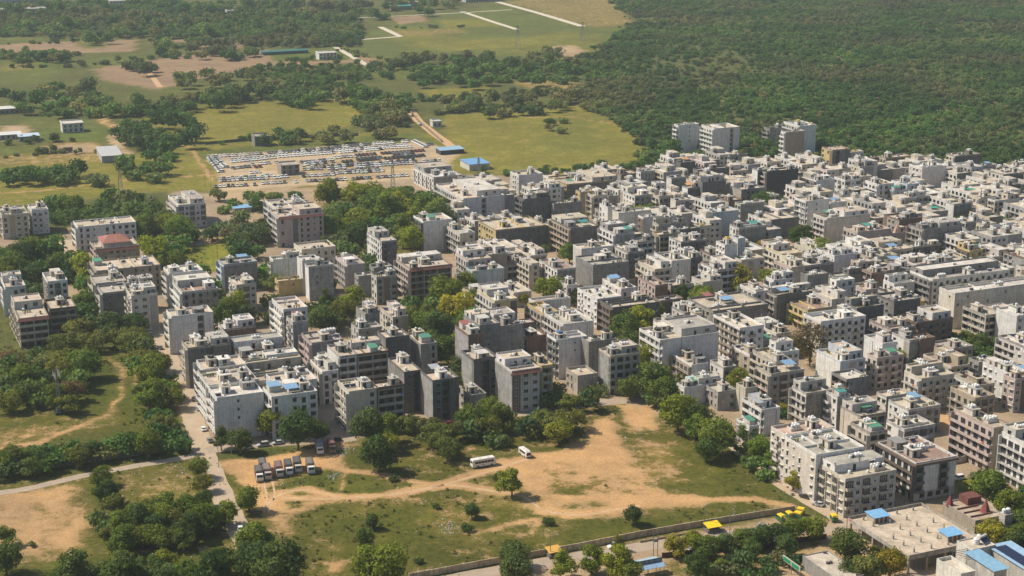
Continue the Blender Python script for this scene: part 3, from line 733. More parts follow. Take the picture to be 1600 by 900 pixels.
    if 'plain' not in ex and 'hip' not in ex and 'spires' not in ex and w * d > 70 and R.random() < 0.42:
        uh = R.uniform(2.6, 3.0); full = R.random() < 0.5
        ux0, ux1, uy0, uy1 = (X0 + .25, X1 - .25, Y0 + d * R.uniform(.45, .65), Y1 - .25) if full else (X0 + w * R.uniform(.4, .55), X1 - .25, Y0 + d * .12, Y1 - .25)
        uc = vary(PAL[R.choice([fc, lc, 'w', 'W']) if fc not in 'KB' else 'w'])
        us_ = obj('upper_storey', MB().box(ux0, uy0, zr + .06, ux1, uy1, zr + uh).mesh('upper_storey', mat_of(fc)), root, color=uc)
        if R.random() < .7:
            q = MB().box(ux0, uy0, zr + uh, ux1, uy0 + .15, zr + uh + .7).box(ux0, uy1 - .15, zr + uh, ux1, uy1, zr + uh + .7).box(ux0, uy0 + .15, zr + uh, ux0 + .15, uy1 - .15, zr + uh + .697).box(ux1 - .15, uy0 + .15, zr + uh, ux1, uy1 - .15, zr + uh + .697)
            obj('parapet', q.mesh('parapet', M['paint']), us_, color=uc)
        else:
            sk = MB()
            for a_ in (ux0 + .2, (ux0 + ux1) / 2, ux1 - .2):
                for b_ in (uy0 + .2, uy1 - .2): sk.box(a_ - .15, b_ - .15, zr + uh, a_ + .15, b_ + .15, zr + uh + R.uniform(.5, 1.4))
            obj('pillar_stubs', sk.mesh('pillar_stubs', M['conc']), us_, color=PAL['g'])
        obj('roof', MB().box(ux0 + .15, uy0 + .15, zr + uh, ux1 - .15, uy1 - .15, zr + uh + .05).mesh('roof', M['roof']), us_, color=vary(ROOF[R.choice('bbgw')]))
        obj('door', DOORK, us_, ((ux0 * .6 + ux1 * .4), uy0, zr + .06))
        if ux1 - ux0 > 5: obj('window', W[0] if R.random() < .5 else W[1], us_, (ux0 * .25 + ux1 * .75, uy0, zr + 1.0))
        obj('window', W[0], us_, (ux0, (uy0 + uy1) / 2, zr + 1.0), -math.pi/2)
        used.append(((ux0 + ux1) / 2, (uy0 + uy1) / 2, (ux1 - ux0) / 2, (uy1 - uy0) / 2))
        kx, ky = (ux0 + ux1) / 2, (uy0 + uy1) / 2
        for i in range(R.choice([2, 3, 4, 5])): obj('water_tank', TANK['k' if R.random() < .12 else 'w'], us_, (kx + (i % 3 - 1) * 1.2, ky + (i // 3) * 1.2, zr + uh + .05), scale=R.uniform(.72, .95))
        if full: tower = R.random() < .5
    def free(x, y, rx, ry):
        if abs(x) + rx > w/2 - 0.3 or abs(y) + ry > d/2 - 0.3: return False
        for (a, c, ra, rc) in used:
            if abs(a - x) < ra + rx and abs(c - y) < rc + ry: return False
        used.append((x, y, rx, ry)); return True
    tk = [t for t in ex if t[0] == 't' and t[1:].isdigit()]
    ntank = int(tk[0][1:]) if tk else R.choice([3, 4, 4, 5, 6])
    tcol = 'k' if 'kt' in ex else 'y' if 'yt' in ex else 'b' if 'bt' in ex else 'w'
    def tanks(x, y, z, k, rows=2):
        per = max(1, math.ceil(k / rows))
        for i in range(k):
            o = obj('water_tank', TANK['k' if (tcol == 'w' and R.random() < 0.10) else tcol], root, (x + (i % per - (per - 1) / 2) * 1.2, y + (i // per - (rows - 1) / 2) * 1.25, z), scale=R.uniform(0.72, 0.95))
    if tower and w > 4 and d > 6:
        sw, sd_ = min(R.uniform(2.8, 3.6), w * 0.5), min(R.uniform(3.6, 5.2), d * 0.42)
        x = R.choice([-0.22, 0.0, 0.22, 0.3]) * w; y = R.choice([-0.1, 0.1, 0.25]) * d
        x = max(-w/2 + sw/2 + 0.4, min(w/2 - sw/2 - 0.4, x)); y = max(-d/2 + sd_/2 + 0.8, min(d/2 - sd_/2 - 0.4, y))
        for _t in range(10):
            if free(x, y, sw/2 + 0.3, sd_/2 + 0.3): break
            x, y = R.uniform(-w/2 + sw/2 + .7, w/2 - sw/2 - .7) if w > sw + 1.5 else 0, R.uniform(-d/2 + sd_/2 + .7, d/2 - sd_/2 - .7)
        th = R.uniform(2.4, 2.8)
        tc = vary(PAL[R.choice(['W', 'w', 'S', 'M', lc if lc not in 'KB' else 'w', fc if fc not in 'KB' else 'w'])])
        st = obj('stair_tower', MB().box(x - sw/2, y - sd_/2, zr + 0.05, x + sw/2, y + sd_/2, zr + th).mesh('stair_tower', M['paint']), root, color=tc)
        obj('roof', MB().box(x - sw/2 - 0.3, y - sd_/2 - 0.3, zr + th, x + sw/2 + 0.3, y + sd_/2 + 0.3, zr + th + 0.14).mesh('roof', M['roof']), st, color=vary(ROOF[R.choice('wbbgg')]))
        obj('door', DOORK, st, (x + R.uniform(-.5, .5), y - sd_/2, zr + 0.06))
        if R.random() < 0.6: obj('door', DOORK, st, (x - sw/2, y, zr + 0.06), -math.pi/2)
        tanks(x, y, zr + th + 0.14, min(ntank, 2 * max(1, int(sw / 1.25))), 2)
        if ntank > 5:
            sw2 = min(w * 0.3, 4)
            for tries in range(6):
                xx, yy = R.uniform(-w/2 + 2, w/2 - 2), R.uniform(-d/2 + 2, d/2 - 1.5)
                if free(xx, yy, 2.0, 1.4):
                    obj('tank_stand', MB().box(xx - 2, yy - 1.35, zr + 0.05, xx + 2, yy + 1.35, zr + 1.1).mesh('tank_stand', M['paint']), root, color=tc); tanks(xx, yy, zr + 1.1, ntank - 4, 2); break
    elif ntank and not used: tanks(0, d * 0.2, zr + 0.05, ntank, 2)
    for s in ex:
        if s in SHEET:
            for tries in range(12):
                rw, rd = min(R.uniform(1.7, 2.8), w * 0.32), min(R.uniform(1.8, 2.8), d * 0.26)
                x, y = R.uniform(-w/2 + rw, w/2 - rw) if w > 2 * rw else 0, R.uniform(-d/2 + rd, d/2 - rd) if d > 2 * rd else 0
                if tries == 11 or free(x, y, rw, rd):
                    z = zr + 2.5
                    sh = obj('shed', MB().rings([[(x - rw, y - rd, z - 0.25), (x + rw, y - rd, z - 0.25), (x + rw, y + rd, z + 0.2), (x - rw, y + rd, z + 0.2)], [(x - rw, y - rd, z - 0.19), (x + rw, y - rd, z - 0.19), (x + rw, y + rd, z + 0.26), (x - rw, y + rd, z + 0.26)]]).mesh('shed', M['sheet']), root, color=vary(SHEET[s]))
                    if R.random() < 0.5: obj('wall', MB().box(x - rw + 0.2, y - rd + 0.4, zr + 0.05, x + rw - 0.2, y + rd - 0.2, z - 0.22).mesh('wall', M['paint']), sh, color=vary(PAL['w']))
                    else:
                        po = MB().box(-0.06, -0.06, 0, 0.06, 0.06, 2.2).mesh('post', M['steel'])
                        for ax in (-1, 1):
                            for ay in (-1, 1): obj('post', po, sh, (x + ax * (rw - 0.15), y + ay * (rd - 0.15), zr + 0.05))
                    break
    area_ = w * d
    if area_ > 110 and R.random() < 0.55 and 'plain' not in ex:
        rw, rd = min(2.2, w * 0.25), min(2.6, d * 0.2)
        for tries in range(8):
            x, y = R.uniform(-w/2 + rw + .3, w/2 - rw - .3), R.uniform(-d/2 + rd + .3, d/2 - rd - .3)
            if free(x, y, rw, rd):
                rr = obj('rooftop_room', MB().box(x - rw, y - rd, zr + 0.05, x + rw, y + rd, zr + 2.5).box(x - rw - .15, y - rd - .15, zr + 2.5, x + rw + .15, y + rd + .15, zr + 2.62).mesh('rooftop_room', M['paint']), root, color=vary(PAL[R.choice('WwSgGC')]))
                obj('window', W[0], rr, (x, y - rd, zr + 1.0)); obj('door', DOOR, rr, (x - rw, y - 0.3, zr + 0.06), -math.pi/2)
                if R.random() < 0.5: tanks(x, y, zr + 2.62, R.choice([1, 2, 3]), 1)
                break
    for k in range(int(min(11, 2 + area_ / 38))):
        x, y = R.uniform(-w/2 + 1, w/2 - 1) if w > 2.5 else 0, R.uniform(-d/2 + 1, d/2 - 1)
        t = R.random()
        if not free(x, y, 0.8, 0.8): continue
        if t < 0.2: obj('satellite_dish', DISH, root, (x, y, zr + 0.05), R.uniform(0, 1))
        elif t < 0.42: obj('potted_plants', PLANT, root, (x, y, zr + 0.05), R.choice([0, 1.57]), color=(0.08, 0.12, 0.03), scale=R.uniform(0.9, 1.3))
        elif t < 0.6: obj('solar_heater', SOLARH, root, (x, y, zr + 0.05), R.choice([0, 0.4, -0.4]))
        elif t < 0.8: obj('roof_vent', MB().box(-0.45, -0.35, 0, 0.45, 0.35, R.uniform(0.5, 1.0)).mesh('roof_vent', M['paint']), root, (x, y, zr + 0.05), color=vary(PAL[R.choice('wgG')]))
        else: tanks(x, y, zr + 0.05, 1, 1)
    for _k in range(2 if area_ > 260 else 1 if area_ > 90 and R.random() < 0.65 else 0):                      # a low wall across the roof between two plots
        if R.random() < 0.5: obj('roof_wall', MB().box(-0.1, Y0 + 0.2, 0, 0.1, Y1 - 0.2, 0.8).mesh('roof_wall', M['paint']), root, (R.uniform(-w * .25, w * .25), 0, zr + 0.05), color=pc)
        else: obj('roof_wall', MB().box(X0 + 0.2, -0.1, 0, X1 - 0.2, 0.1, 0.8).mesh('roof_wall', M['paint']), root, (0, R.uniform(-d * .3, d * .3), zr + 0.05), color=pc)
    if 'hip' in ex:
        hw, hd = w * 0.33, d * 0.42; zz = zr + 3.0
        obj('upper_storey', MB().box(-hw + .6, -hd + .6, zr + .05, hw - .6, hd - .6, zz).mesh('upper_storey', M['paint']), root, color=LC)
        m = MB(); m.v = [(-hw, -hd, zz), (hw, -hd, zz), (hw, hd, zz), (-hw, hd, zz), (-hw * .35, 0, zz + 2.6), (hw * .35, 0, zz + 2.6)]
        m.f = [(0, 1, 5, 4), (1, 2, 5), (2, 3, 4, 5), (3, 0, 4), (0, 3, 2, 1)]; m.m = [0] * 5
        obj('hip_roof', m.mesh('hip_roof', M['paint']), root, color=(0.36, 0.15, 0.115))
    if 'spires' in ex:
        for q in range(5):
            r0 = 1.5 if q == 0 else 1.0
            sp = MB().cyl(0, 0, [(r0, 0), (r0 * .95, 1.2), (r0 * .7, 2.4), (r0 * .35, 3.6), (r0 * .1, 4.4), (.16, 4.7), (.02, 5.2)], 8).mesh('spire', M['paint'])
            obj('spire', sp, root, ((0, 0, zr) if q == 0 else (3.2 * (q - 2.5), (q % 2) * 2 - 1, zr)), scale=1.0 if q == 0 else .75, color=(0.62, 0.40, 0.31))
    return root
# ------------------------------------------------------------------ the houses that can be told apart, read off the photograph:
# crop, near roof corner, right roof corner, left-back roof corner, storeys, front and left wall colour, front and left face, roof, extras
ROWS = '''
1 10,360 165,345 -60,325 4 C w w a b t4
1 185,332 284,318 160,298 4 W w a w w kt,t2
1 455,428 795,392 440,388 4 W W w l b plain,t2
1 560,560 815,530 515,515 3 M P w f b hip,redtrim,t2
1 565,685 940,640 548,618 4 T M w l b green,t6
1 560,760 740,735 550,705 4 M C b l g t4
1 735,770 905,752 720,720 4 g w b w g blue,t3
5 600,140 755,120 585,92 4 D w b l g t2,plain
5 768,158 920,132 752,112 5 S S w a b blue,t4
1 990,700 1190,668 985,650 5 W w b l w t4
5 1068,135 1278,95 1000,58 4 G W w l r t6
1 1312,650 1508,612 1290,612 4 g L b l g blue,t2
5 1385,95 1500,70 1350,45 4 C w a a b t5
1 1045,300 1205,284 1005,232 4 W w a l b t5
5 30,108 150,94 -30,58 4 W W w l b t3
5 278,75 395,62 264,18 4 W g a w w t4
5 110,290 285,270 55,192 4 B C f a b redtrim,t3
5 290,236 447,212 262,178 4 B T f w b t4
2 135,370 395,345 85,325 5 P w w l b t6,redtrim
2 125,325 328,290 35,285 5 W w w l b t4
2 268,562 466,540 228,520 2 S S w w t plain,t0
2 100,622 258,592 84,600 4 W w b l w t2
2 270,625 372,598 255,590 5 W W b b w t0,plain
2 308,662 450,632 288,640 5 G W b b g t2
2 130,748 275,712 112,728 2 Y Y b w t t0,plain
2 535,650 638,622 475,592 4 P w b l g t4
2 600,718 692,700 590,698 3 G G b w g t2
2 706,722 828,700 690,690 4 G w w w b teal,t4
2 690,670 800,655 680,640 4 g g b w g t3
2 735,512 824,494 655,450 5 D W w w b kt,t3
2 905,672 1145,638 838,600 5 R P f l b redtrim,t4
2 980,398 1150,376 916,368 5 W D b l b green,t4
2 1195,468 1283,455 1110,398 4 C w w l g t8
2 1405,446 1703,405 1295,398 4 D Y b w b t2
2 1215,262 1455,235 1042,190 5 W w s l t t6
2 1040,138 1205,115 902,98 3 G W b a w t9
2 1205,140 1252,128 1180,112 3 g g b b g t0,plain
2 1245,622 1380,600 1190,560 4 P w w l b t5
2 1268,690 1455,668 1252,652 3 L g b b g t6
0 773,470 808,463 752,447 5 Y w w l w teal,t3
6 160,238 300,212 113,163 6 W W w l t plain,t2
6 215,312 302,286 185,272 6 G w b a b red,t2
6 328,432 510,400 268,372 5 g P w l g t14
6 488,512 590,490 428,440 5 g W f b b t2
6 595,498 775,458 560,420 5 B M f b b green,t4
6 388,602 480,582 325,528 4 W C w l g t3
6 600,352 738,332 548,300 4 M w b w g t4
6 640,262 725,242 595,212 5 g G b b b red,t3
6 802,282 890,250 750,210 4 T S w w b t3
6 760,402 900,366 712,362 5 D g b b b t2
6 965,442 1060,412 895,365 4 G G w b t green,t3
6 545,718 705,692 490,645 5 C S w l b t5
6 715,696 868,655 700,650 5 B M f b b t2
6 868,602 968,575 760,528 5 D g s b b t4
6 1035,652 1190,612 968,588 5 D G s b b grey,t3
6 1310,332 1432,305 1242,248 6 g G b b b t9
6 1245,388 1332,365 1170,328 6 R G b b b red,t4
6 1275,532 1418,505 1240,455 5 D G s b b t3
0 800,580 843,566 780,556 5 w G w b b redtrim,t4
6 1255,742 1350,718 1205,690 2 M M b w g t2
0 339,622 412,608 328,603 5 W W b l w t3
0 327,602 402,588 313,576 5 M W b l b t5
0 318,577 384,566 308,562 5 w W b l b kt,t3
6 90,748 358,702 40,690 5 W W w l g blue,blue,t4
0 399,598 488,583 392,586 4 M w b b b t8
0 391,584 478,570 384,572 4 g M b b t t6
0 383,570 468,557 377,560 4 M M b b b t4
0 376,558 456,545 366,532 4 R M b b g t3
0 430,600 495,588 410,578 5 W W b b b kt,t8
5 1100,462 1355,428 1064,416 5 D C s l b t2
5 1005,278 1246,240 975,238 5 W S s l b kt,t1
5 1312,352 1500,322 1285,310 4 R W b w w t4
7 265,78 372,60 160,18 4 g W b w r t4
7 115,42 160,34 38,5 4 C C w l b t3
7 475,52 686,26 363,8 4 g g b b g t5
7 500,252 640,230 384,185 4 W W b w w plain,t2
7 322,168 382,155 285,138 3 W w w w b t4
7 132,268 342,245 110,238 3 W w b w b t2
7 300,398 480,370 213,312 4 W w b l g t4
7 258,492 440,460 188,470 5 W D b f g bt,t3
7 450,502 614,470 430,440 5 g g b b g kt,t8
7 577,582 750,542 505,543 5 C G f b b t4
7 867,492 1210,448 745,424 5 W W b f b t6,kt
7 590,302 865,262 522,252 4 D R b l b t4
7 870,262 1000,240 850,228 3 R P w w g t3
7 640,192 728,168 535,128 3 W w w w b blue,blue,t4
7 840,172 912,152 765,95 3 R P b w b t2
7 930,175 1060,150 905,120 2 M T w w b t3
7 1120,152 1236,140 1060,112 3 C w b b b t2
7 1012,332 1113,304 942,288 3 D w f w b t4
7 1335,422 1476,394 1142,380 5 W T a f b t5,kt
7 1430,208 1512,186 1350,148 3 W w w l b t6
7 1010,770 1225,715 962,715 2 W W b w w green,pale,t2
7 1240,652 1315,638 1168,602 2 G W w w b t2
7 385,702 502,664 268,690 2 M M b w b plain,t2
7 172,642 238,620 138,568 5 Y M f b b kt,t3
7 1180,322 1500,280 1040,232 3 g M b w b blue,red,t6
8 1097,217 1720,128 1020,162 5 S S q q w plain,t8
8 965,137 1415,75 840,78 4 W g a l g t12
8 1460,348 1580,328 1343,295 5 W W w b w t2
8 322,192 516,165 295,168 4 W W w b b t5
8 55,228 292,172 0,192 4 D M b l b blue,t4
8 310,383 573,345 218,328 5 W C a w w t5
8 522,302 680,268 460,250 5 D g b b b t4
8 740,267 892,243 638,212 5 D g b w g t6
8 575,198 672,182 508,138 3 P P w l b t3
8 740,162 860,142 690,120 3 W W b w w t4
8 870,388 1086,345 772,338 4 R R a f g kt,t4
8 830,492 892,478 733,440 4 G W b w b t3
8 892,488 982,468 872,446 4 R R b b b t3
8 672,512 757,495 563,465 5 W W b b g t10
8 640,595 797,560 580,548 4 P S a a b green,t3
8 425,617 572,588 303,530 4 L W w b b t6
8 75,562 182,544 -5,530 4 W W w b w t6
8 20,690 212,652 -60,640 4 M C a l b blue,t3
8 225,802 382,762 138,760 4 g S b l b t4
8 408,822 482,790 322,798 4 G W b a b teal,t5
8 460,722 590,692 390,662 4 g R b f w plain,t1
8 900,717 1092,690 818,652 4 C S a l b t5
8 695,822 832,800 652,782 3 G S b w t t3
8 1215,832 1330,806 1092,740 4 T T a l b t6
8 1235,622 1337,604 1178,592 3 G G b w b t3
8 1420,690 1520,655 1290,585 4 W W b w b t4
8 1450,720 1560,690 1430,690 4 P P w w p t2
8 1060,545 1205,522 985,470 2 M M w w g t3
8 235,112 352,92 210,92 4 g g b b g t6
8 400,118 558,90 370,98 3 D M b w g t8
8 35,140 155,128 -5,112 4 W W w l b t5
9 283,190 565,140 108,74 5 W S w w g t10
9 105,75 390,15 12,28 5 S S w a p t10
9 455,328 755,286 290,196 4 S C a v b t12
9 868,238 1104,190 658,104 4 w W x l r cornice,t12
9 600,60 700,38 480,0 4 D C f l b green,t4
9 800,40 980,5 700,-20 4 G W a w b t6
9 1325,30 1415,5 1080,-75 5 T P b l b t12
9 1560,145 1700,110 1395,28 5 w W a l b blue,t4
4 105,97 215,70 82,78 6 T W b l b t1
4 185,62 283,45 100,22 6 W w b l w yt,t6
4 12,78 96,58 -20,60 4 g g b l b t5
4 378,202 485,186 327,164 5 D Y s w p plain,t0
4 -5,328 180,312 -60,300 5 K M b l b t6
4 1098,238 1245,214 1050,212 4 D C b l b t5
4 905,308 1046,290 830,282 4 W w b w w t7
4 452,380 546,368 404,336 3 W W a a b t5
4 282,382 393,356 243,352 4 W g b l w t2
4 222,504 360,474 160,472 5 W W b f b t6
4 366,512 462,492 345,478 4 W G b b b blue,t2
4 345,604 600,574 277,562 4 S w b l t green,teal,t9
4 432,468 586,458 388,438 3 D W b b w t3
4 505,780 625,758 398,742 3 W W b b w t4
4 525,684 720,650 455,638 4 P P b l p teal,t5
4 706,792 846,765 600,715 3 C w f w t blue,t4
4 850,772 1015,745 820,715 3 K W a b w t2
4 725,690 830,668 690,662 3 P P w w p spires,t0
4 912,668 1140,625 822,640 5 g M b l g blue,t8
4 770,612 905,588 680,580 4 R M b w b t3
4 1160,625 1270,610 1115,578 4 G W b f b t6
4 1182,792 1262,778 1116,752 4 Y B w l b green,t3
4 1265,640 1340,628 1240,600 4 M C w l b t4
4 1350,690 1500,665 1275,640 3 M T w l t t6
4 1090,520 1190,500 1060,478 4 g W b b b t5
4 830,480 945,462 815,450 3 w w f w b t3
4 540,300 620,290 488,285 4 G C b w b t4
4 490,215 560,205 478,195 4 w w w b b yt,t2
4 545,255 650,240 530,225 3 B B b b g t2
4 690,250 840,225 660,205 3 R C b w b t4
4 650,405 740,390 580,365 4 W W w l b t3
4 765,392 900,368 740,350 3 W W w l w blue,t5
4 735,440 900,420 705,418 3 L g b b g teal,teal,t4
4 825,485 870,470 812,462 3 W w w b b t2
4 1100,415 1245,395 1030,370 3 w W b w t t3
4 1230,300 1350,285 1205,270 3 g W b w b blue,t3
4 1380,345 1520,320 1270,310 4 D w w w b t6
4 1450,300 1560,290 1380,282 3 S S w w p t2
4 1410,410 1480,395 1380,370 4 D D w b b t3
4 1245,480 1330,460 1195,430 4 C C a l b t4
4 1330,500 1480,475 1300,470 4 W C f f b t5
4 1300,330 1400,318 1270,300 3 M M b w g t6
3 975,57 1096,40 965,30 6 W W b l b t4
3 1185,78 1334,62 1120,38 6 W W s l b plain,t4
3 320,404 630,364 222,345 3 D Y b w b green,t4
3 72,492 225,470 18,482 5 D D b l b t2
3 245,518 412,494 228,488 4 g g b b b t2
3 345,662 510,632 205,628 5 D T b l b teal,t3
3 408,782 594,772 380,735 4 W w b b t t2
3 625,572 815,545 605,535 4 S S b b w t2
3 562,538 606,528 516,512 4 W W b w b t5
3 608,694 716,665 520,642 5 G W b l b teal,t4
3 735,742 832,725 665,698 4 g W f b w t3
3 1050,836 1118,820 985,795 4 D D w l b pale,t1
3 1248,758 1322,740 1192,718 5 W W b w w yt,t3
3 1325,722 1358,705 1305,695 5 L W b b w t0,plain
3 1117,394 1255,372 1060,362 5 D D b b t t2
3 1345,434 1480,412 1260,388 4 g M w b b t3
3 935,368 1020,350 925,350 4 g W b b w t2
3 988,278 1075,262 975,262 4 D D b b g orange,t2
3 880,290 960,272 848,262 4 P W w w b t4
3 755,330 838,318 750,302 4 G W b w w t3
3 1290,265 1400,250 1280,240 4 g w b w b t3
3 1440,320 1510,312 1435,305 5 D W w b w t3
3 40,352 182,340 -10,328 4 W w b w b t4
3 150,432 290,418 130,402 4 W W w b w t5
3 400,450 480,440 380,430 4 T Y b w b t4
3 480,470 560,455 455,440 4 C C l l b t6
3 640,390 720,370 625,360 3 P G w w w t3
3 845,400 900,385 830,380 3 W w w w b t4
3 860,475 945,455 840,440 4 M C l l p t4
3 960,500 1040,480 945,470 4 P S w w b t3
3 720,470 840,450 640,430 4 G W w w b t6
3 770,600 880,590 755,575 4 W R b w b t5
3 860,640 1020,615 845,600 4 G C b l b blue,kt,t3
3 1100,650 1170,635 1085,620 4 C C w w b yt,t3
3 985,670 1100,655 975,640 4 D g b w g t3
3 860,700 980,680 840,660 4 T M l l t t2
3 990,740 1140,715 920,710 4 D W w w b t4
3 1170,572 1328,545 1118,545 4 L M b b b t8
3 1340,520 1480,500 1330,500 4 M w b w b t9
3 1190,480 1260,460 1180,455 4 P P w w b t3
3 1270,500 1350,488 1200,470 4 R M b b b t2
3 1330,660 1490,635 1300,610 4 g W b w w teal,t5
3 1160,810 1235,795 1110,775 3 R M w w b t2
3 1345,850 1480,820 1310,800 3 w C w l b t6
3 1090,320 1275,300 1080,285 4 D g b w b t6
3 640,345 740,325 600,312 3 R M w w b t2
3 1030,425 1115,408 1010,395 4 D W b b w orange,t2
0 1190,640 1219,633 1163,619 3 W W b f g grey,grey,t3
0 1171,666 1186,661 1151,654 2 W w b w b green,t2
0 1122,612 1152,604 1104,598 2 G M w w b t2
0 1100,596 1118,592 1086,584 2 W w w w b t2
0 1165,606 1184,601 1152,594 3 C C w b b t2
0 1420,640 1470,627 1395,618 3 G W w w b blue,t5
0 1345,650 1385,640 1318,630 3 D C f b b green,t6
0 1300,628 1345,616 1276,604 2 M B w w b t3
'''
LANDMARKS = [(755, 722, 'the white bus'), (930, 740, 'the dusty open ground'), (1265, 530, 'the leafless brown tree'), (1405, 358, 'the pink temple spires'), (500, 255, 'the crowded car lot'), (325, 395, 'the small lawn park'),
    (175, 378, 'the red hip-roofed villa'), (1435, 825, 'the pillared bare terrace'), (1530, 470, 'the long white blank wall'), (440, 735, 'the parked trucks'), (1290, 700, 'the tan apartment row'), (1100, 200, 'the twin white blocks by the forest'),
    (1235, 205, 'the tallest tan tower'), (1275, 390, 'the yellow-green tree pair'), (1220, 280, 'the charcoal blank wall'), (740, 252, 'the blue yard sheds'), (1030, 535, 'the big blank white block'), (700, 470, 'the central tree clump'),
    (548, 465, 'the tall bright tree'), (590, 330, 'the leafy grove'), (270, 560, 'the left street'), (90, 600, 'the thorny field'), (815, 380, 'the broad dark blank block'), (930, 300, 'the big olive meadow'), (460, 350, 'the pinkish five-storey block'),
    (1155, 432, 'the round yellowish tree'), (1350, 235, 'the forest edge'), (1560, 260, 'the town corner by the forest'), (1500, 630, 'the balcony-lined lane'), (1000, 600, 'the green ficus row'), (615, 380, 'the slim white block'), (1100, 345, 'the big blue sheet roof'),
    (850, 410, 'the long white window block'), (640, 520, 'the grey party-wall houses'), (1350, 460, 'the mid-town flat roofs')]
NUM = ['no', 'one', 'two', 'three', 'four', 'five', 'six', 'seven', 'eight', 'nine', 'ten', 'eleven', 'twelve', 'thirteen', 'fourteen']
STYLE = {'b': 'blank wall', 'w': 'rows of windows', 'a': 'small balconies', 'l': 'long balconies', 'f': 'recessed balconies', 's': 'dark window shaft', 'q': 'few tiny windows', 'v': 'tall dark glazed strips', 'x': 'white panels and dark balconies'}
ROOFN = {'b': 'beige roof', 'g': 'greyish roof', 'w': 'white roof', 'r': 'reddish roof', 't': 'tan roof', 'd': 'dark roof', 'p': 'pink-beige roof'}
LABELS = set()
def relation(px, py, used):
    best = sorted(LANDMARKS, key=lambda l: math.hypot(l[0] - px, (l[1] - py) * 2.2))
    out = []
    for l in best[:6]:
        dx, dy = px - l[0], py - l[1]
        q = 'beside' if math.hypot(dx, dy * 2) < 22 else ('behind' if dy < 0 else 'in front of') if abs(dy) * 2.2 > abs(dx) else ('right of' if dx > 0 else 'left of')
        far = math.hypot(dx, dy * 2.2)
        out.append((('well ' if far > 110 and q != 'beside' else '') + q + ' ' + l[2]))
    return out
def house_label(px, py, n, fc, lc, fs, ls, rf, ex, kind='house'):
    fcn, lcn = NAMES[fc], NAMES[lc]
    base = f'{fcn} {NUM[n]}-storey {kind}'
    feats = []
    for s in ex:
        if s in SHEET: feats.append(f'{s} rooftop shed')
    if 'hip' in ex: feats.append('red hip roof')
    if 'spires' in ex: feats.append('pink spires')
    if 'cornice' in ex: feats.append('dark brown roof band')
    if 'redtrim' in ex and 'hip' not in ex: feats.append('red tiled eave')
    for s, nm in (('kt', 'black tanks'), ('yt', 'yellow tanks'), ('bt', 'blue tanks')):
        if s in ex: feats.append(nm)
    feats += ([f'{lcn} left side'] if lc != fc else []) + [STYLE[fs], ROOFN[rf], STYLE[ls]]
    feats = list(dict.fromkeys(feats))
    for nf in (1, 2, 3):
        for rel in relation(px, py, None):
            t = base + ' with ' + ' and '.join(feats[:nf]) + ' ' + rel
            if len(t.replace('-', ' ').split()) <= 18 and len(t.split()) <= 16 and t not in LABELS:
                LABELS.add(t); return t
    t = base + ' with ' + feats[-1] + ' ' + relation(px, py, None)[0]
    LABELS.add(t); return t

SPECS = []
def solve(rowtext):
    f = rowtext.split()
    k = int(f[0]); N, Rr, L = [crop(k, *map(float, q.split(','))) for q in f[1:4]]
    n, fc, lc, fs, ls, rf = int(f[4]), *f[5:10]; ex = tuple(f[10].split(',')) if len(f) > 10 else ()
    fh = 3.1 if n > 2 else 3.3; h = n * fh + 0.95
    x, y = at(*N, h)
    c, s = math.cos(GRID), math.sin(GRID)
    def fit(dx, dy, target, lo, hi, wx, wy):
        best = None
        t = lo
        while t < hi:
            q = proj(x + dx * t, y + dy * t, h); e = wx * (q[0] - target[0]) ** 2 + wy * (q[1] - target[1]) ** 2
            if best is None or e < best[0]: best = (e, t)
            t += 0.25
        return best[1]
    w = fit(c, s, Rr, 4.0, 90.0, 1, 0.3)
    d = fit(-s, c, L, 6.0, 42.0, 1, 2.0)
    return dict(x=x, y=y, w=w, d=d, n=n, fc=fc, lc=lc, fs=fs, ls=ls, rf=rf, ex=ex, fh=fh, h=h, px=(N[0] + Rr[0]) / 2, py=(N[1] + Rr[1]) / 2 + 8)
for row in ROWS.strip().split('\n'): SPECS.append(solve(row))
# pull a house's back in where it would run into the one behind it
_c2, _s2 = math.cos(GRID), math.sin(GRID)
for p in SPECS: p['u'] = p['x'] * _c2 + p['y'] * _s2; p['v'] = -p['x'] * _s2 + p['y'] * _c2
for a in SPECS:
    for b in SPECS:
        if a is b or b['v'] <= a['v'] + 1: continue
        ou = min(a['u'] + a['w'], b['u'] + b['w']) - max(a['u'], b['u'])
        if ou > 0.6 and a['v'] + a['d'] > b['v'] - 0.4:
            a['d'] = max(6.5, b['v'] - 0.4 - a['v'])
for p in SPECS:
    cu, cv = p['u'] + p['w'] / 2, p['v'] + p['d'] / 2
    p['cx'], p['cy'] = cu * _c2 - cv * _s2, cu * _s2 + cv * _c2
    lab = house_label(p['px'], p['py'], p['n'], p['fc'], p['lc'], p['fs'], p['ls'], p['rf'], p['ex'], 'temple' if 'spires' in p['ex'] else 'villa' if 'hip' in p['ex'] else 'apartment block' if p['w'] > 24 else 'house')
    house(p['cx'], p['cy'], p['w'], p['d'], p['n'], p['fc'], p['lc'], p['fs'], p['ls'], p['rf'], p['ex'], fh=p['fh'], name='apartment_block' if p['w'] > 24 else 'house', label=lab, cat='house', group='houses of the town', tower='plain' not in p['ex'])
print('houses placed by hand', len(SPECS))

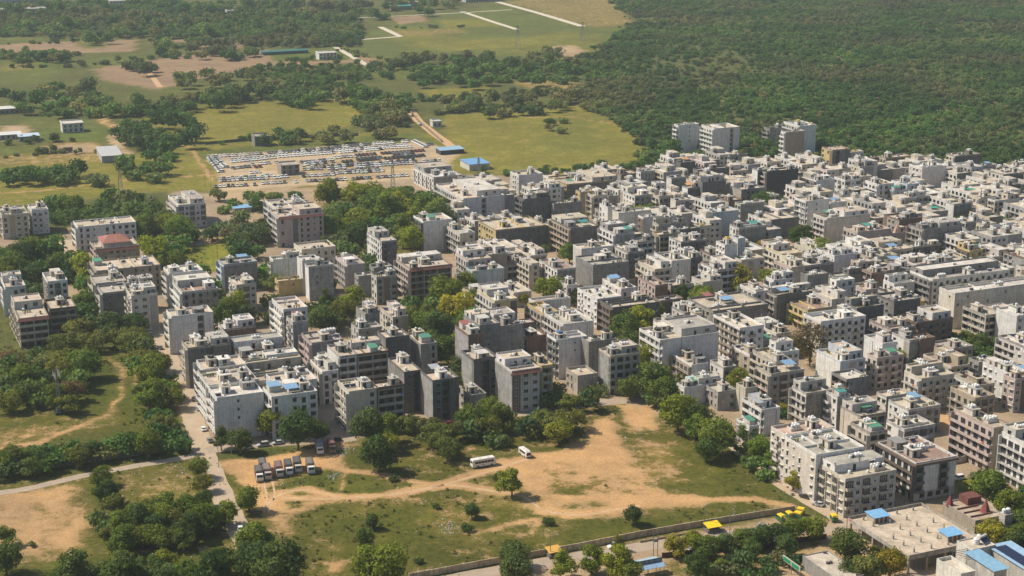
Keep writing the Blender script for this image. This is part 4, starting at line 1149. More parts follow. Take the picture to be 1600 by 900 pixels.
# lower houses that close the rows of the dense town
FILL = [at(*p) for p in [(760, 300), (830, 286), (1000, 282), (1060, 268), (1300, 262), (1480, 272), (1700, 296), (1750, 640), (1560, 640), (1440, 700), (1330, 655), (1210, 650), (1130, 640), (1050, 600), (1040, 540), (1000, 470), (900, 470), (850, 560), (735, 555), (725, 480), (735, 420), (700, 330)]]
def in_poly(poly, x, y):
    r = False; n = len(poly)
    for i in range(n):
        (x0, y0), (x1, y1) = poly[i], poly[(i + 1) % n]
        if (y0 > y) != (y1 > y) and x < (x1 - x0) * (y - y0) / (y1 - y0) + x0: r = not r
    return r
KEEP = [at(*p) + (r,) for p, r in (((1280, 400), 16), ((1250, 375), 14), ((1265, 572), 17), ((1155, 445), 13), ((1000, 515), 14), ((855, 465), 10), ((1195, 318), 16), ((845, 400), 8), ((890, 402), 7), ((992, 410), 8), ((1048, 415), 7), ((1500, 545), 12), ((1550, 545), 10), ((1560, 588), 9))]
COURT = [(1100, 470), (1180, 520), (1370, 402), (1460, 436), (1096, 566), (902, 352), (1004, 334), (1124, 304), (1500, 345), (950, 436), (884, 506), (1332, 486), (1392, 566), (1205, 432), (1420, 500), (1480, 600), (1310, 330), (1060, 380), (1560, 420), (1150, 590)]
KEEP += [(*at(x, y + 14), 9.5) for x, y in COURT]
cand = []
v = 560.0; us = [p[0] * _c2 + p[1] * _s2 for p in FILL]; vs = [-p[0] * _s2 + p[1] * _c2 for p in FILL]
v = min(vs)
while v < max(vs):
    dd = R.uniform(14, 18); u = min(us)
    while u < max(us):
        ww = R.choice([7.5, 9, 9, 10.5, 12])
        cand.append((u, v, ww - 0.15, dd)); u += ww + (6.5 if R.random() < 0.16 else 0)
    v += dd + (1.2 if R.random() < 0.5 else 6.5)
fills = []
for u, v, ww, dd in cand:
    cu, cv = u + ww / 2, v + dd / 2
    x, y = cu * _c2 - cv * _s2, cu * _s2 + cv * _c2
    if not in_poly(FILL, x, y): continue
    if any(math.hypot(x - a, y - b) < r for a, b, r in KEEP): continue
    bad = False
    for p in SPECS:
        if min(u + ww, p['u'] + p['w']) - max(u, p['u']) > 0.2 and min(v + dd, p['v'] + p['d']) - max(v, p['v']) > 0.2: bad = True; break
    if bad: continue
    q = proj(x, y, 8)
    if -60 < q[0] < 1680: fills.append((q[2], u, v, ww, dd, x, y, q))
fills.sort()
print('fill candidates', len(fills))
for dep, u, v, ww, dd, x, y, q in fills[:300 - len(SPECS)]:
    n = R.choice([2, 3, 3, 3, 4])
    fc = R.choice('WWwSCCGGGggDMSRTY'); lc = R.choice('WWwwCCSSMGPTY'); fs = R.choice('bbbbwaf'); ls = R.choice('lllafw'); rf = R.choice('bbbbggwtpr')
    ex = ['t%d' % R.choice([2, 3, 4, 5, 6])]
    if R.random() < 0.06: ex.append(R.choice(['blue', 'green', 'grey', 'red', 'teal', 'blue']))
    if R.random() < 0.06: ex.append('kt')
    house(x, y, ww, dd, n, fc, lc, fs, ls, rf, tuple(ex), label=house_label(q[0], q[1], n, fc, lc, fs, ls, rf, ex), group='houses of the town')

# the remaining small houses, past the three hundred that show largest: one mass of real geometry
far = MB(); FM = [plain('far_' + n_, c_, 0.9, 0, 0.3, 0.4) for n_, c_ in (('white', (.56, .545, .515)), ('beige', (.50, .44, .35)), ('grey', (.32, .315, .305)), ('dark', (.17, .167, .16)), ('roof', (.51, .44, .345)), ('pink', (.50, .42, .385)), ('green', (.04, .28, .2)), ('blue', (.18, .36, .58)))] + [M['glass'], M['tankw']]
def far_house(u, v, w, d, n):
    z = n * 3.1; m = R.choice([0, 0, 1, 1, 2, 2, 2, 3, 3]); ml = R.choice([0, 0, 0, 1, 2, 5]); i0 = len(far.v)
    far.box(0, 0, 0, w, d, z, m); far.box(.2, .2, z, w - .2, d - .2, z + .04, R.choice([4, 4, 1, 0]))
    h = z + .95
    far.box(-.03, -.03, z, w + .03, .2, h, m); far.box(-.03, d - .2, z, w + .03, d + .03, h, m); far.box(-.03, .2, z, .2, d - .2, h - .003, ml); far.box(w - .2, .2, z, w + .03, d - .2, h - .003, m)
    far.box(-.05, .0, 0, -.001, d, z, ml)
    for f in range(n):
        for k in range(max(1, int(d / 3.4))): far.box(-.1, 1 + k * 3.4, f * 3.1 + .3, -.052, 2.9 + k * 3.4, f * 3.1 + 2.3, 8)
        if f: far.box(-1.2, .3, f * 3.1 - .15, -.052, d - .3, f * 3.1, 0); far.box(-1.2, .3, f * 3.1, -1.1, d - .3, f * 3.1 + .8, ml)
        if m in (0, 1, 5):
            for k in range(int(w / 3.2)): far.box(.9 + k * 3.2, -.05, f * 3.1 + 1, 2.3 + k * 3.2, -.001, f * 3.1 + 2.3, 8)
    tx, ty = R.uniform(.3, max(.4, w - 3.4)), R.uniform(d * .3, d * .65)
    far.box(tx, ty, z + .04, tx + 3, ty + 4, z + 2.5, R.choice([0, 1, 2, ml])); far.box(tx - .25, ty - .25, z + 2.5, tx + 3.25, ty + 4.25, z + 2.63, 4); far.box(tx + 1, ty - .04, z + .05, tx + 1.9, ty - .001, z + 2.1, 8)
    if R.random() < .4: far.box(w * .45, d * .5, z + .05, w - .3, d - .3, z + 2.8, R.choice([0, 1, 2, m])); far.box(w * .45 - .1, d * .5 - .1, z + 2.8, w - .2, d - .2, z + 2.92, 4)
    for k in range(R.choice([2, 3, 4])): far.cyl(tx + .7 + (k % 2) * 1.4, ty + .8 + (k // 2) * 1.5, [(.6, z + 2.63), (.6, z + 3.6), (.25, z + 3.85)], 7, 9)
    if R.random() < .05: far.box(.4, d * .1, z + 2.3, min(w - .4, 5), d * .1 + 4, z + 2.4, R.choice([6, 7]))
    for i in range(i0, len(far.v)):
        a, b, c = far.v[i]; a += u; b += v; far.v[i] = (a * _c2 - b * _s2, a * _s2 + b * _c2, c)
    x, y = (u + w/2) * _c2 - (v + d/2) * _s2, (u + w/2) * _s2 + (v + d/2) * _c2
    FOOT.append((x, y, w/2, d/2, _c2, _s2, h))
for dep, u, v, ww, dd, x, y, q in fills[300 - len(SPECS):]: far_house(u, v, ww, dd, R.choice([2, 2, 3, 3, 3, 4]))
obj('distant_houses', far.mesh('distant_houses', FM), kind='stuff')['label'] = 'the small far houses packed between the larger ones'
# ------------------------------------------------------------------ trees
def crown_mesh(name, seed, kind, nleaf, leaf, mat):          # leaf sprays spread through a crown about 10 m wide
    g = np.random.default_rng(seed)
    if kind == 'round': nl, ex, c, rr, zb = 26, (3.5, 3.5, 3.1), 5.1, (0.9, 1.9), 0.15
    elif kind == 'flat': nl, ex, c, rr, zb = 28, (4.1, 4.1, 2.1), 3.9, (0.8, 1.6), 0.2
    elif kind == 'tall': nl, ex, c, rr, zb = 20, (2.5, 2.5, 4.4), 6.6, (0.9, 1.8), 0.1
    else: nl, ex, c, rr, zb = 18, (3.9, 3.9, 1.7), 2.4, (0.9, 1.8), 0.3
    u = g.normal(size=(nl, 3)); u /= np.linalg.norm(u, axis=1)[:, None]; u *= g.uniform(0.35, 1.0, (nl, 1)) ** 0.5
    cen = u * np.array(ex) + np.array([g.uniform(-.5, .5), g.uniform(-.5, .5), c]); rad = rr[0] + (rr[1] * 1.15 - rr[0]) * g.uniform(0, 1, nl) ** 1.5; rad *= 1.05
    w = rad ** 2 / np.sum(rad ** 2)
    k = g.choice(nl, nleaf, p=w)
    dr = g.normal(size=(nleaf, 3)); dr[:, 2] += zb; dr /= np.linalg.norm(dr, axis=1)[:, None]
    rfac = rad[k] * (0.55 + 0.5 * g.uniform(0, 1, nleaf) ** 0.5) * np.where(g.uniform(0, 1, nleaf) < 0.14, g.uniform(1.05, 1.5, nleaf), 1.0)
    sq = np.stack([g.uniform(.7, 1.45, nl), g.uniform(.7, 1.45, nl), g.uniform(.5, 1.05, nl)], 1)
    pos = cen[k] + dr * rfac[:, None] * sq[k]
    pos[:, 2] = np.maximum(pos[:, 2], 0.3)
    nr = dr + g.normal(size=(nleaf, 3)) * 0.4; nr /= np.linalg.norm(nr, axis=1)[:, None]
    a = np.cross(nr, g.normal(size=(nleaf, 3))); a /= np.linalg.norm(a, axis=1)[:, None]; b = np.cross(nr, a)
    s = leaf * g.uniform(0.6, 1.35, nleaf)[:, None]
    v = np.stack([pos - a * s, pos + b * s * 0.6 + nr * s * 0.15, pos + a * s, pos - b * s * 0.6 + nr * s * 0.15], 1).reshape(-1, 3)
    me = bpy.data.meshes.new(name); n = nleaf
    me.vertices.add(n * 4); me.vertices.foreach_set('co', v.ravel())
    me.loops.add(n * 4); me.loops.foreach_set('vertex_index', np.arange(n * 4))
    me.polygons.add(n); me.polygons.foreach_set('loop_start', np.arange(n) * 4); me.polygons.foreach_set('loop_total', np.full(n, 4))
    me.materials.append(mat); me.update(); return me
def trunk_mesh(seed, kind):
    g = random.Random(seed); b = MB()
    top = {'round': 3.8, 'flat': 2.6, 'tall': 5.0, 'bush': 1.0, 'bare': 3.0}[kind]
    b.bar((0, 0, -0.3), (0, 0, top * .5), 0.34, 0.26, 7).bar((0, 0, top * .5), (.2, .1, top), 0.26, 0.16, 6)
    for i in range(6 if kind != 'bush' else 3):
        a = i * 1.05 + g.uniform(-.3, .3); r = {'round': 2.6, 'flat': 3.4, 'tall': 1.8, 'bush': 2.2, 'bare': 3}[kind] * g.uniform(.7, 1.1)
        z0 = top * g.uniform(.5, .95); m = (math.cos(a) * r * .5, math.sin(a) * r * .5, z0 + 1.0); e = (math.cos(a) * r, math.sin(a) * r, z0 + g.uniform(1.4, 2.6))
        b.bar((0.1, 0.05, z0), m, 0.14, 0.1, 5).bar(m, e, 0.1, 0.04, 4)
    return b.mesh('trunk', M['bark'])
CROWN = {k: [crown_mesh('crown', 10 * i + 3 + s, k, nl, lf, M['leaf']) for s in range(nv)] for i, (k, nl, lf, nv) in enumerate((('round', 4200, 0.33, 4), ('flat', 3400, 0.31, 4), ('tall', 3200, 0.32, 2), ('bush', 2400, 0.32, 3)))}
TRUNK = {k: trunk_mesh(i + 40, k) for i, k in enumerate(('round', 'flat', 'tall', 'bush'))}
CROWN_FAR = [crown_mesh('crown', 90 + s, k, 330, 0.85, M['leaf_far']) for s, k in enumerate(('flat', 'round', 'bush', 'flat'))]
def bare_crown(seed):
    g = random.Random(seed); b = MB()
    def grow(p, d, L, r, lev):
        q = p + d * L; b.bar(p, q, r, r * .6, 4 if lev < 2 else 3)
        if lev >= 5: return
        for k in range(3 if lev < 4 else 4):
            nd = (d + Vector((g.uniform(-1, 1), g.uniform(-1, 1), g.uniform(-.35, .7))) * .75).normalized(); grow(q, nd, L * g.uniform(.6, .82), r * .6, lev + 1)
    grow(Vector((0, 0, 0)), Vector((0, 0, 1)), 2.6, .32, 0)
    return b.mesh('crown', M['twig'])
M['twig'] = plain('twig', (0.17, 0.115, 0.06), 0.95, 0, 0.25, 1.0)
TCOL = {'G': (0.225, 0.265, 0.032), 'D': (0.095, 0.145, 0.040), 'O': (0.170, 0.192, 0.045), 'Y': (0.32, 0.29, 0.035), 'B': (0.22, 0.17, 0.08), 'M': (0.150, 0.205, 0.036)}
CNAME = {'G': 'bright green', 'D': 'dark green', 'O': 'olive green', 'Y': 'yellowish', 'B': 'brownish', 'M': 'mid green'}
TREES = []                                                   # (px size, x, y, width, kind, colour, label, group)
def tree_px(px, py, wpx, t, label=None, group=None, kind=None):
    kind = kind or {'G': 'round', 'M': 'round', 'Y': 'round', 'D': 'round', 'O': 'flat', 'B': 'flat'}[t]
    if wpx < 26 and t in 'DO' and kind != 'tall': kind = kind if kind == 'round' and wpx > 22 else 'bush'
    x, y = at(px, py, 0); w = wpx / ppm(x, y)
    zc = w * {'round': .52, 'flat': .40, 'tall': .64, 'bush': .24}[kind]
    x, y = at(px, py, zc); w = wpx / ppm(x, y, zc)
    TREES.append([wpx, x, y, w, kind, t, label, group])
# single trees and small clumps read off the photograph
ONE = '''
425 655 55 G|large bright green tree at the corner of the white block by the trucks
465 672 62 D|broad dark tree shading the parked cars above the trucks
497 672 42 D|darker small tree at the mouth of the side street
345 686 36 D|low dark hedge-like tree under the white blank wall, street side
375 688 42 D|low dark tree under the white blank wall, nearer the cars
578 664 58 D|dark rounded tree before the cream five-storey house
610 668 50 M|mid green tree right of the cream five-storey house front
640 660 46 O|olive tree below the dark slab houses
592 706 64 D|big dense dark tree standing alone right of the trucks
612 690 36 G|bright branch-like tree behind the dense dark one
800 750 50 G|bright green lone tree on the dirt loop below the bus
783 744 26 D|dark low bush tucked against the lone bright tree
737 797 26 D|small dark umbrella tree in the weedy patch
682 791 18 D|tiny dark bush left of the small umbrella tree
729 825 22 D|round dark bush beside the litter heap
615 748 18 D|round dark bush by the dirt fork
582 814 26 D|small dark tuft in the lower weedy patch
570 842 40 D|tall dark bush casting a shadow in the weedy patch|tall
655 876 18 D|small dark bush near the lower wall end
592 884 88 M|very broad green tree at the bottom edge, centre left
430 876 95 D|huge dark tree crown at the bottom edge left of the weeds
398 838 60 M|leafy green tree beside the lower street mouth
392 880 60 D|dark tree at the bottom edge beside the street
858 815 22 D|thin small tree where the loop track bends
990 804 34 D|dark spreading bush on the bank above the wall
967 845 26 O|thin brownish tree against the compound wall|tall
800 862 54 D|dark tree left of the orange tarpaulin
806 890 60 D|dark tree at the bottom edge under the orange tarpaulin
876 884 46 G|bright tree beside the orange tarpaulin
925 872 50 G|bright tree left of the blue signboard shelter
962 876 56 G|bright tree touching the blue signboard shelter
985 890 44 M|leafy tree behind the blue signboard shelter post
1020 700 1 D|x
157 740 40 M|round tree by the lane in the left vacant land
163 767 42 D|dark tree below the lane in the left vacant land
178 786 38 O|olive tree in the middle of the left vacant land
187 822 58 M|big round green tree in the left thicket
216 812 52 D|dark tree in the middle of the left thicket
237 836 44 M|small pointed tree at the foot of the left thicket
262 806 60 O|olive broad tree in the left thicket
293 806 58 O|pale olive tree on the right of the left thicket
320 806 54 M|green tree before the street in the left thicket
350 798 42 G|bright tree overhanging the street, left thicket end
285 842 40 D|dark ragged tree below the left thicket
309 728 38 M|green tree at the corner of lane and street
318 752 42 O|olive tree lining the street below the lane corner
318 776 34 D|dark tree lining the street above the thicket
258 878 48 G|bright low tree near the rubble, bottom left
330 888 66 D|dark low tree at the bottom edge near the rubble
8 838 34 M|green tree cut by the left edge beside bare soil
8 872 60 D|dark tree cut by the lower left corner
122 889 70 D|wide dark bush at the bottom edge beside bare soil
190 884 70 D|wide dark bush mass at the bottom edge
388 778 44 M|green tree across the street from the trucks yard
50 850 16 O|x
548 462 46 G|tall bright tree with a dome crown in mid-town
535 482 54 O|olive tree below the tall bright dome tree
503 492 56 D|dark tree cluster left of the tall bright dome tree
508 465 30 D|narrow dark tree behind the grey blank house|tall
350 488 58 M|green tree behind the long-windowed white house
372 478 48 G|bright tree above the brick-fronted house
388 492 36 D|dark tree beside the tall white street house
700 452 62 G|bright tree at the head of the central clump
728 440 44 G|bright tree at the rear of the central clump
712 480 56 Y|yellowish tree in the central clump
685 462 44 M|mid green tree in the central clump
660 492 56 O|olive tree in the central clump, left flank
735 472 38 M|green tree in the central clump, right flank
690 512 62 D|dark tree in the middle of the central clump
716 520 52 O|olive tree in the lower central clump
700 548 52 D|dark tree at the foot of the central clump
672 528 44 M|green tree beside the green-shed house
722 572 40 D|dark tree in the gap between grey blocks
712 592 34 M|small tree at the foot of the slotted grey block
1012 556 46 G|leafy tree left of the big blank white block
1022 592 60 M|broad tree at the corner of the big blank white block
996 578 44 O|olive tree between beige block and white block
1060 640 68 G|big bright dome tree at the top of the open ground
1036 610 54 M|mid green tree behind the big bright dome tree
985 604 42 M|green tree beside the six-floor beige block
1092 650 44 D|dark tree right of the big bright dome tree
1120 682 60 M|green tree at the right end of the open ground
1104 700 44 D|dark tree shading the end of the open ground
1000 498 56 G|bright tree behind the dark brown house, mid-town
978 512 52 M|green tree beside the dark long house, mid-town
1022 488 40 G|bright tree by the black tank tower
985 528 44 D|dark tree below the bright pair, mid-town
857 450 44 G|round bright tree before the white windowed block
818 466 24 Y|small yellow-green tree left of the round bright one
1154 431 52 Y|round yellow-green tree in the right mid-town
1062 455 30 D|dark small tree behind the grey tower house
1078 462 22 M|x
936 494 26 D|small dark tree beside the white roof-shed house
898 462 30 D|dark tree wedged beside the white window block
1280 390 50 G|bright yellow-green tree in the right town gap
1252 366 44 D|dark tree behind the bright yellow-green one
1262 486 36 Y|yellow-green tree above the leafless brown tree
1244 496 26 M|small green tree beside the dark blank house
1196 312 44 D|dark tree below the charcoal blank wall
1212 318 34 D|dark tree right under the charcoal blank wall
1186 382 24 Y|small yellow-green tree among the flat roofs
1530 534 42 D|dark tree below the long white blank wall
1556 540 38 D|dark tree before the right white tower
1512 524 26 M|small tree at the corner below the white wall
1560 584 40 G|bright tree among right edge houses
1428 562 30 M|green tree behind the pinkish balcony house
1432 570 1 D|x
1508 566 24 M|x
845 393 28 M|green tree at the foot of the broad dark block
890 396 30 M|green tree behind the white terrace house
992 398 36 M|leafy tree beside the dark balcony house
1048 408 28 D|dark tree by the slatted grey house
820 420 22 D|x
1225 638 18 Y|bright yellow flowering tree behind the pink terrace
1165 606 34 M|green tree beside the cream corner house
1186 700 44 M|leafy tree before the tan apartment row, rear
1216 716 44 M|leafy tree before the tan apartment row, middle
1168 676 34 D|dark tree by the white low house at the row end
1240 748 36 Y|pale thin tree before the tan apartment row, near
1205 742 22 D|x
1552 762 62 M|broad tree beside the lane, lower right
1582 786 62 M|large tree at the right edge beside the temple
1536 748 40 D|dark tree behind the square lawn
1496 630 34 D|dark tree in the alley of the balcony lane
1540 718 14 D|x
1322 848 60 D|dense dark tree between plaza and market roof
1352 888 62 O|olive tree at the bottom edge before the market roof
1392 880 52 Y|yellow-green tree at the bottom edge beside the terrace
1375 866 40 O|olive tree leaning over the terrace wall
1330 890 40 D|dark tree at the bottom edge beside the market roof
1552 832 44 Y|yellowish low trees beside the solar roof
1580 842 36 M|green tree right of the yellowish low one
1596 828 30 M|green tree at the right edge above the solar roof
1056 852 42 Y|thin yellowish roadside tree nearest the signboard
1084 846 40 G|bright roadside tree second from the signboard
1108 852 44 M|green roadside tree under the yellow kiosk
1136 850 40 D|dark roadside tree right of the yellow kiosk
1160 838 36 M|roadside tree with a bare trunk, fourth along
1186 838 44 D|dark roadside tree before the red fence
1214 830 46 D|dark roadside tree near the rickshaws
1240 826 44 M|roadside tree right under the rickshaws
1270 824 44 M|roadside tree beside the street corner
1090 882 46 D|dark low tree below the red fence
1130 884 34 M|low tree below the red fence, right
1230 850 44 D|dark tree at the end of the red fence
1178 858 34 D|dark tree in the shade of the red fence
860 190 22 D|x
'''
for ln in ONE.strip().split('\n'):
    a, *b = ln.split('|'); x, y, w, t = a.split()
    if float(w) < 2: continue
    lab = b[0] if b and b[0] != 'x' else None
    tree_px(float(x), float(y), float(w), t, lab, None, b[1] if len(b) > 1 else None)
for cx_, cy_ in COURT:
    for q_ in range(2):
        x_, y_ = at(cx_ + R.uniform(-9, 9), cy_ + 14 + R.uniform(-5, 5))
        if inside_any(x_, y_, .5): continue
        t_ = R.choice('GMMDGY'); w_ = R.uniform(26, 38) * (1.15 if cy_ > 420 else .9)
        TREES.append([w_, x_, y_, w_ / ppm(x_, y_), 'round', t_, f'{CNAME[t_]} tree in a gap between the flat-roofed right town houses', 'gap trees of the right town'])
# belts and woods: (px polygon, number, width range in px, colours, label, group)
def pip(poly, x, y): return in_poly(poly, x, y)
WOODS = [
 ([(668, 655), (760, 640), (915, 650), (925, 672), (840, 690), (690, 702), (660, 690)], 17, (40, 58), 'OOOMG', 'tree row above the open ground'),
 ([(815, 605), (960, 598), (962, 622), (830, 634)], 7, (32, 46), 'MOG', 'kerb before the arched grey house'),
 ([(0, 712), (150, 694), (286, 672), (290, 692), (180, 706), (0, 736)], 28, (36, 52), 'ODMD', 'tree belt along the left lane'),
 ([(190, 505), (235, 520), (262, 590), (285, 660), (262, 690), (225, 640), (205, 560)], 17, (40, 56), 'OOMO', 'tree line beside the left street'),
 ([(0, 550), (100, 552), (150, 560), (140, 600), (118, 632), (60, 636), (0, 632)], 26, (32, 52), 'MOMODB', 'thicket around the left phone mast'),
 ([(50, 518), (120, 506), (225, 500), (225, 526), (130, 536), (50, 540)], 11, (36, 50), 'ODO', 'trees before the dark brown block'),
 ([(505, 306), (640, 304), (735, 336), (690, 348), (690, 400), (630, 385), (600, 350), (570, 370), (520, 335)], 38, (36, 54), 'GGMDM', 'leafy grove below the car lot'),
 ([(400, 302), (520, 297), (640, 292), (640, 298), (520, 304), (405, 312)], 12, (18, 26), 'DDM', 'dark hedge trees under the car lot'),
 ([(75, 312), (180, 308), (262, 304), (268, 335), (225, 362), (120, 345), (85, 350)], 30, (30, 44), 'DDMD', 'wood behind the left apartment blocks'),
 ([(215, 350), (285, 345), (290, 400), (262, 408), (225, 385)], 11, (36, 48), 'GMM', 'trees left of the lawn park'),
 ([(275, 348), (415, 340), (418, 400), (370, 395), (362, 366), (290, 364)], 16, (32, 44), 'MMDG', 'trees around the lawn park'),
 ([(0, 388), (100, 385), (108, 420), (60, 450), (0, 440)], 20, (36, 50), 'DMMD', 'trees beside the left white house'),
 ([(105, 400), (150, 415), (150, 500), (110, 480)], 10, (34, 46), 'MGM', 'trees along the left side lane'),
 ([(560, 388), (620, 380), (630, 410), (570, 415)], 5, (30, 40), 'MG', 'trees by the slim white block'),
 ([(455, 380), (520, 350), (560, 352), (560, 392), (480, 400)], 7, (34, 46), 'DM', 'trees right of the pinkish block'),
 ([(320, 300), (420, 296), (420, 318), (330, 326)], 6, (20, 30), 'DO', 'low trees below the car lot'),
 ([(165, 196), (250, 182), (310, 190), (316, 222), (260, 232), (190, 214)], 22, (26, 38), 'DDM', 'dark wood in the left farmland'),
 ([(0, 262), (90, 258), (185, 262), (185, 276), (60, 278), (0, 280)], 16, (26, 36), 'DDO', 'hedgerow beside the tin-roofed shed'),
 ([(190, 248), (290, 230), (292, 262), (230, 278), (192, 270)], 10, (26, 36), 'DDO', 'clump right of the tin-roofed shed'),
 ([(150, 165), (300, 146), (470, 128), (580, 140), (640, 170), (560, 158), (400, 160), (200, 172)], 44, (24, 34), 'DDMO', 'tree belt above the long field'),
 ([(560, 150), (640, 150), (640, 190), (600, 210), (560, 196)], 16, (24, 36), 'DDM', 'wood between the two olive fields'),
 ([(620, 90), (760, 80), (900, 84), (905, 120), (800, 130), (640, 128)], 42, (22, 30), 'DDDM', 'far middle tree mass'),
 ([(690, 148), (800, 140), (905, 136), (905, 165), (800, 172), (692, 178)], 26, (22, 30), 'DDM', 'tree row above the big meadow'),
 ([(410, 200), (555, 196), (556, 214), (410, 222)], 11, (20, 28), 'DD', 'hedge above the car lot'),
 ([(0, 132), (130, 130), (170, 150), (150, 175), (40, 180), (0, 165)], 22, (24, 34), 'DDM', 'trees around the far farmhouse'),
 ([(270, 112), (400, 104), (402, 124), (290, 132)], 12, (20, 28), 'DDM', 'tree row across the ploughed field'),
 ([(185, 98), (240, 96), (240, 112), (185, 112)], 6, (20, 28), 'DM', 'clump at the ploughed field corner'),
 ([(1010, 225), (1060, 215), (1180, 222), (1290, 214), (1290, 238), (1120, 240), (1020, 258)], 20, (22, 32), 'MDM', 'fringe of the forest houses'),
 ([(230, 62), (320, 58), (400, 70), (390, 86), (240, 92)], 16, (20, 26), 'DDM', 'far grove behind the ploughed field'),
 ([(0, 84), (110, 82), (110, 96), (0, 98)], 8, (20, 26), 'DD', 'far hedge at the left edge'),
 ([(820, 186), (900, 184), (905, 200), (830, 206)], 3, (14, 20), 'DD', 'lone trees on the big olive meadow'),
 ([(425, 40), (560, 30), (560, 60), (430, 76)], 26, (16, 24), 'DM', 'far wood at the top middle'),
 ([(-20, 2), (560, -4), (560, 30), (400, 52), (150, 62), (-20, 34)], 170, (16, 26), 'DMDM', 'far wood along the top left'),
 ([(560, 2), (720, -4), (715, 14), (570, 24)], 18, (16, 22), 'D', 'far wood at the top middle'),
 ([(150, 800), (330, 785), (350, 800), (330, 830), (200, 850), (160, 830)], 26, (36, 54), 'MDOM', 'left vacant land thicket'),
 ([(80, 884), (180, 874), (250, 884), (330, 878), (395, 862), (400, 905), (80, 905)], 13, (44, 62), 'DMMD', 'dark thicket along the bottom edge'),
 ([(245, 420), (440, 410), (440, 500), (330, 510), (250, 470)], 16, (26, 40), 'MDG', 'gaps between the left town blocks'),
 ([(440, 420), (620, 400), (640, 480), (560, 520), (470, 500)], 18, (28, 42), 'MDG', 'gaps between the mid-left town blocks'),
 ([(640, 440), (745, 425), (745, 500), (715, 590), (690, 570), (640, 500)], 16, (36, 50), 'GMOM', 'wooded gap in mid-town'),
 ([(990, 560), (1060, 590), (1150, 640), (1110, 690), (1040, 640), (990, 620)], 12, (34, 48), 'MGD', 'green run above the open ground'),
 ([(1150, 680), (1190, 690), (1260, 760), (1230, 760), (1170, 720)], 9, (24, 36), 'MOD', 'verge before the tan apartment row'),
 ([(1060, 600), (1200, 590), (1230, 650), (1150, 660)], 7, (22, 34), 'MG', 'low house gardens behind the open ground'),
 ([(1440, 525), (1570, 515), (1575, 560), (1450, 560)], 9, (24, 36), 'DM', 'scrub below the long white blank wall'),
 ([(1540, 750), (1620, 760), (1620, 860), (1570, 850)], 10, (36, 54), 'MD', 'trees at the lower right edge'),
 ([(1040, 880), (1230, 850), (1250, 880), (1200, 905), (1050, 905)], 10, (28, 42), 'DOM', 'shade below the red railing fence'),
 ([(1100, 420), (1600, 380), (1600, 560), (1200, 560)], 26, (22, 38), 'MDG', 'courtyards of the right town'),
 ([(760, 320), (1600, 300), (1600, 400), (800, 440)], 26, (18, 28), 'MDG', 'courtyards of the far town'),
]
AVOID = [(820, 705, 16), (755, 722, 24), (376, 828, 14), (537, 665, 12), (1497, 748, 12), (340, 760, 16), (310, 660, 14)]
TREES2 = []
for poly, n, (w0, w1), cols, label in WOODS:
    bx = [p[0] for p in poly]; by = [p[1] for p in poly]; k = 0; got = []
    gp = [at(*p) for p in poly]; gxs = [p[0] for p in gp]; gys = [p[1] for p in gp]
    while k < n * 60 and len(got) < n:
        k += 1
        x, y = R.uniform(min(gxs), max(gxs)), R.uniform(min(gys), max(gys))
        if not pip(gp, x, y) or inside_any(x, y, 1.5): continue
        wpx = R.uniform(w0, w1); wm = wpx / ppm(x, y); _q = proj(x, y); x, y = at(_q[0], _q[1], 0.42 * wm)
        if inside_any(x, y, 1.5) or any(abs(_q[0] - a) < r + wpx * .4 and abs(_q[1] - b) < r + wpx * .4 for a, b, r in AVOID): continue
        if any(math.hypot(x - a, y - b) < 0.5 * wm for a, b in got): continue
        got.append((x, y)); t = R.choice(cols)
        kind = {'G': 'round', 'M': R.choice(['round', 'round', 'flat']), 'Y': 'round', 'D': R.choice(['round', 'flat', 'flat']), 'O': 'flat', 'B': 'flat'}[t]
        TREES2.append([wpx, x, y, wm, kind, t, f'{CNAME[t]} tree in the {label}' if 'tree' not in label and 'hedge' not in label else f'{CNAME[t]} one of the {label}', label])
for t in TREES:
    if not t[6]: t[6] = f'small {CNAME[t[5]]} bush or tree among the houses and plots'; t[7] = 'small trees dotted about'
ALL = TREES + sorted(TREES2, key=lambda t: -t[0])
SOLO, REST = ALL[:300], ALL[300:]
ORD = ['leftmost', 'second from left', 'third from left', 'fourth from left', 'fifth from left', 'sixth from left', 'seventh from left', 'eighth from left', 'ninth from left', 'tenth from left', 'eleventh from left', 'twelfth from left', 'thirteenth from left', 'fourteenth from left', 'fifteenth from left', 'sixteenth from left', 'seventeenth from left', 'eighteenth from left']
_by = {}
for t in SOLO: _by.setdefault(t[6], []).append(t)
for lb_, ts_ in _by.items():
    if 1 < len(ts_) <= 19:
        ts_.sort(key=lambda t: proj(t[1], t[2])[0])
        for i_, t in enumerate(ts_): t[6] = (ORD[i_] if i_ < len(ts_) - 1 else 'rightmost') + ' ' + lb_
for wpx, x, y, w, kind, t, label, group in SOLO:
    r = thing('tree' if kind != 'bush' else 'shrub', label, 'tree' if kind != 'bush' else 'shrub', (x, y, 0), R.uniform(0, 6.28), group)
    s = w / 10.0 * R.uniform(0.95, 1.08)
    obj('trunk', TRUNK[kind], r, scale=s)
    c = TCOL[t]; k = R.uniform(0.82, 1.16)
    obj('crown', R.choice(CROWN[kind]), r, scale=(s * R.uniform(.92, 1.08), s * R.uniform(.92, 1.08), s * R.uniform(.9, 1.12)), color=(c[0] * k * R.uniform(.9, 1.12), c[1] * k, c[2] * k * R.uniform(.8, 1.25)))
bt = thing('tree', 'leafless brown tree with a wide twiggy dome among the right houses', 'tree', (*at(1265, 572), 0), 0.4)
obj('trunk', TRUNK['flat'], bt, scale=1.1)
obj('crown', bare_crown(3), bt, (0, 0, 2.0), scale=2.1)
_bw = crown_mesh('foliage', 77, 'round', 2200, 0.22, M['leaf'])
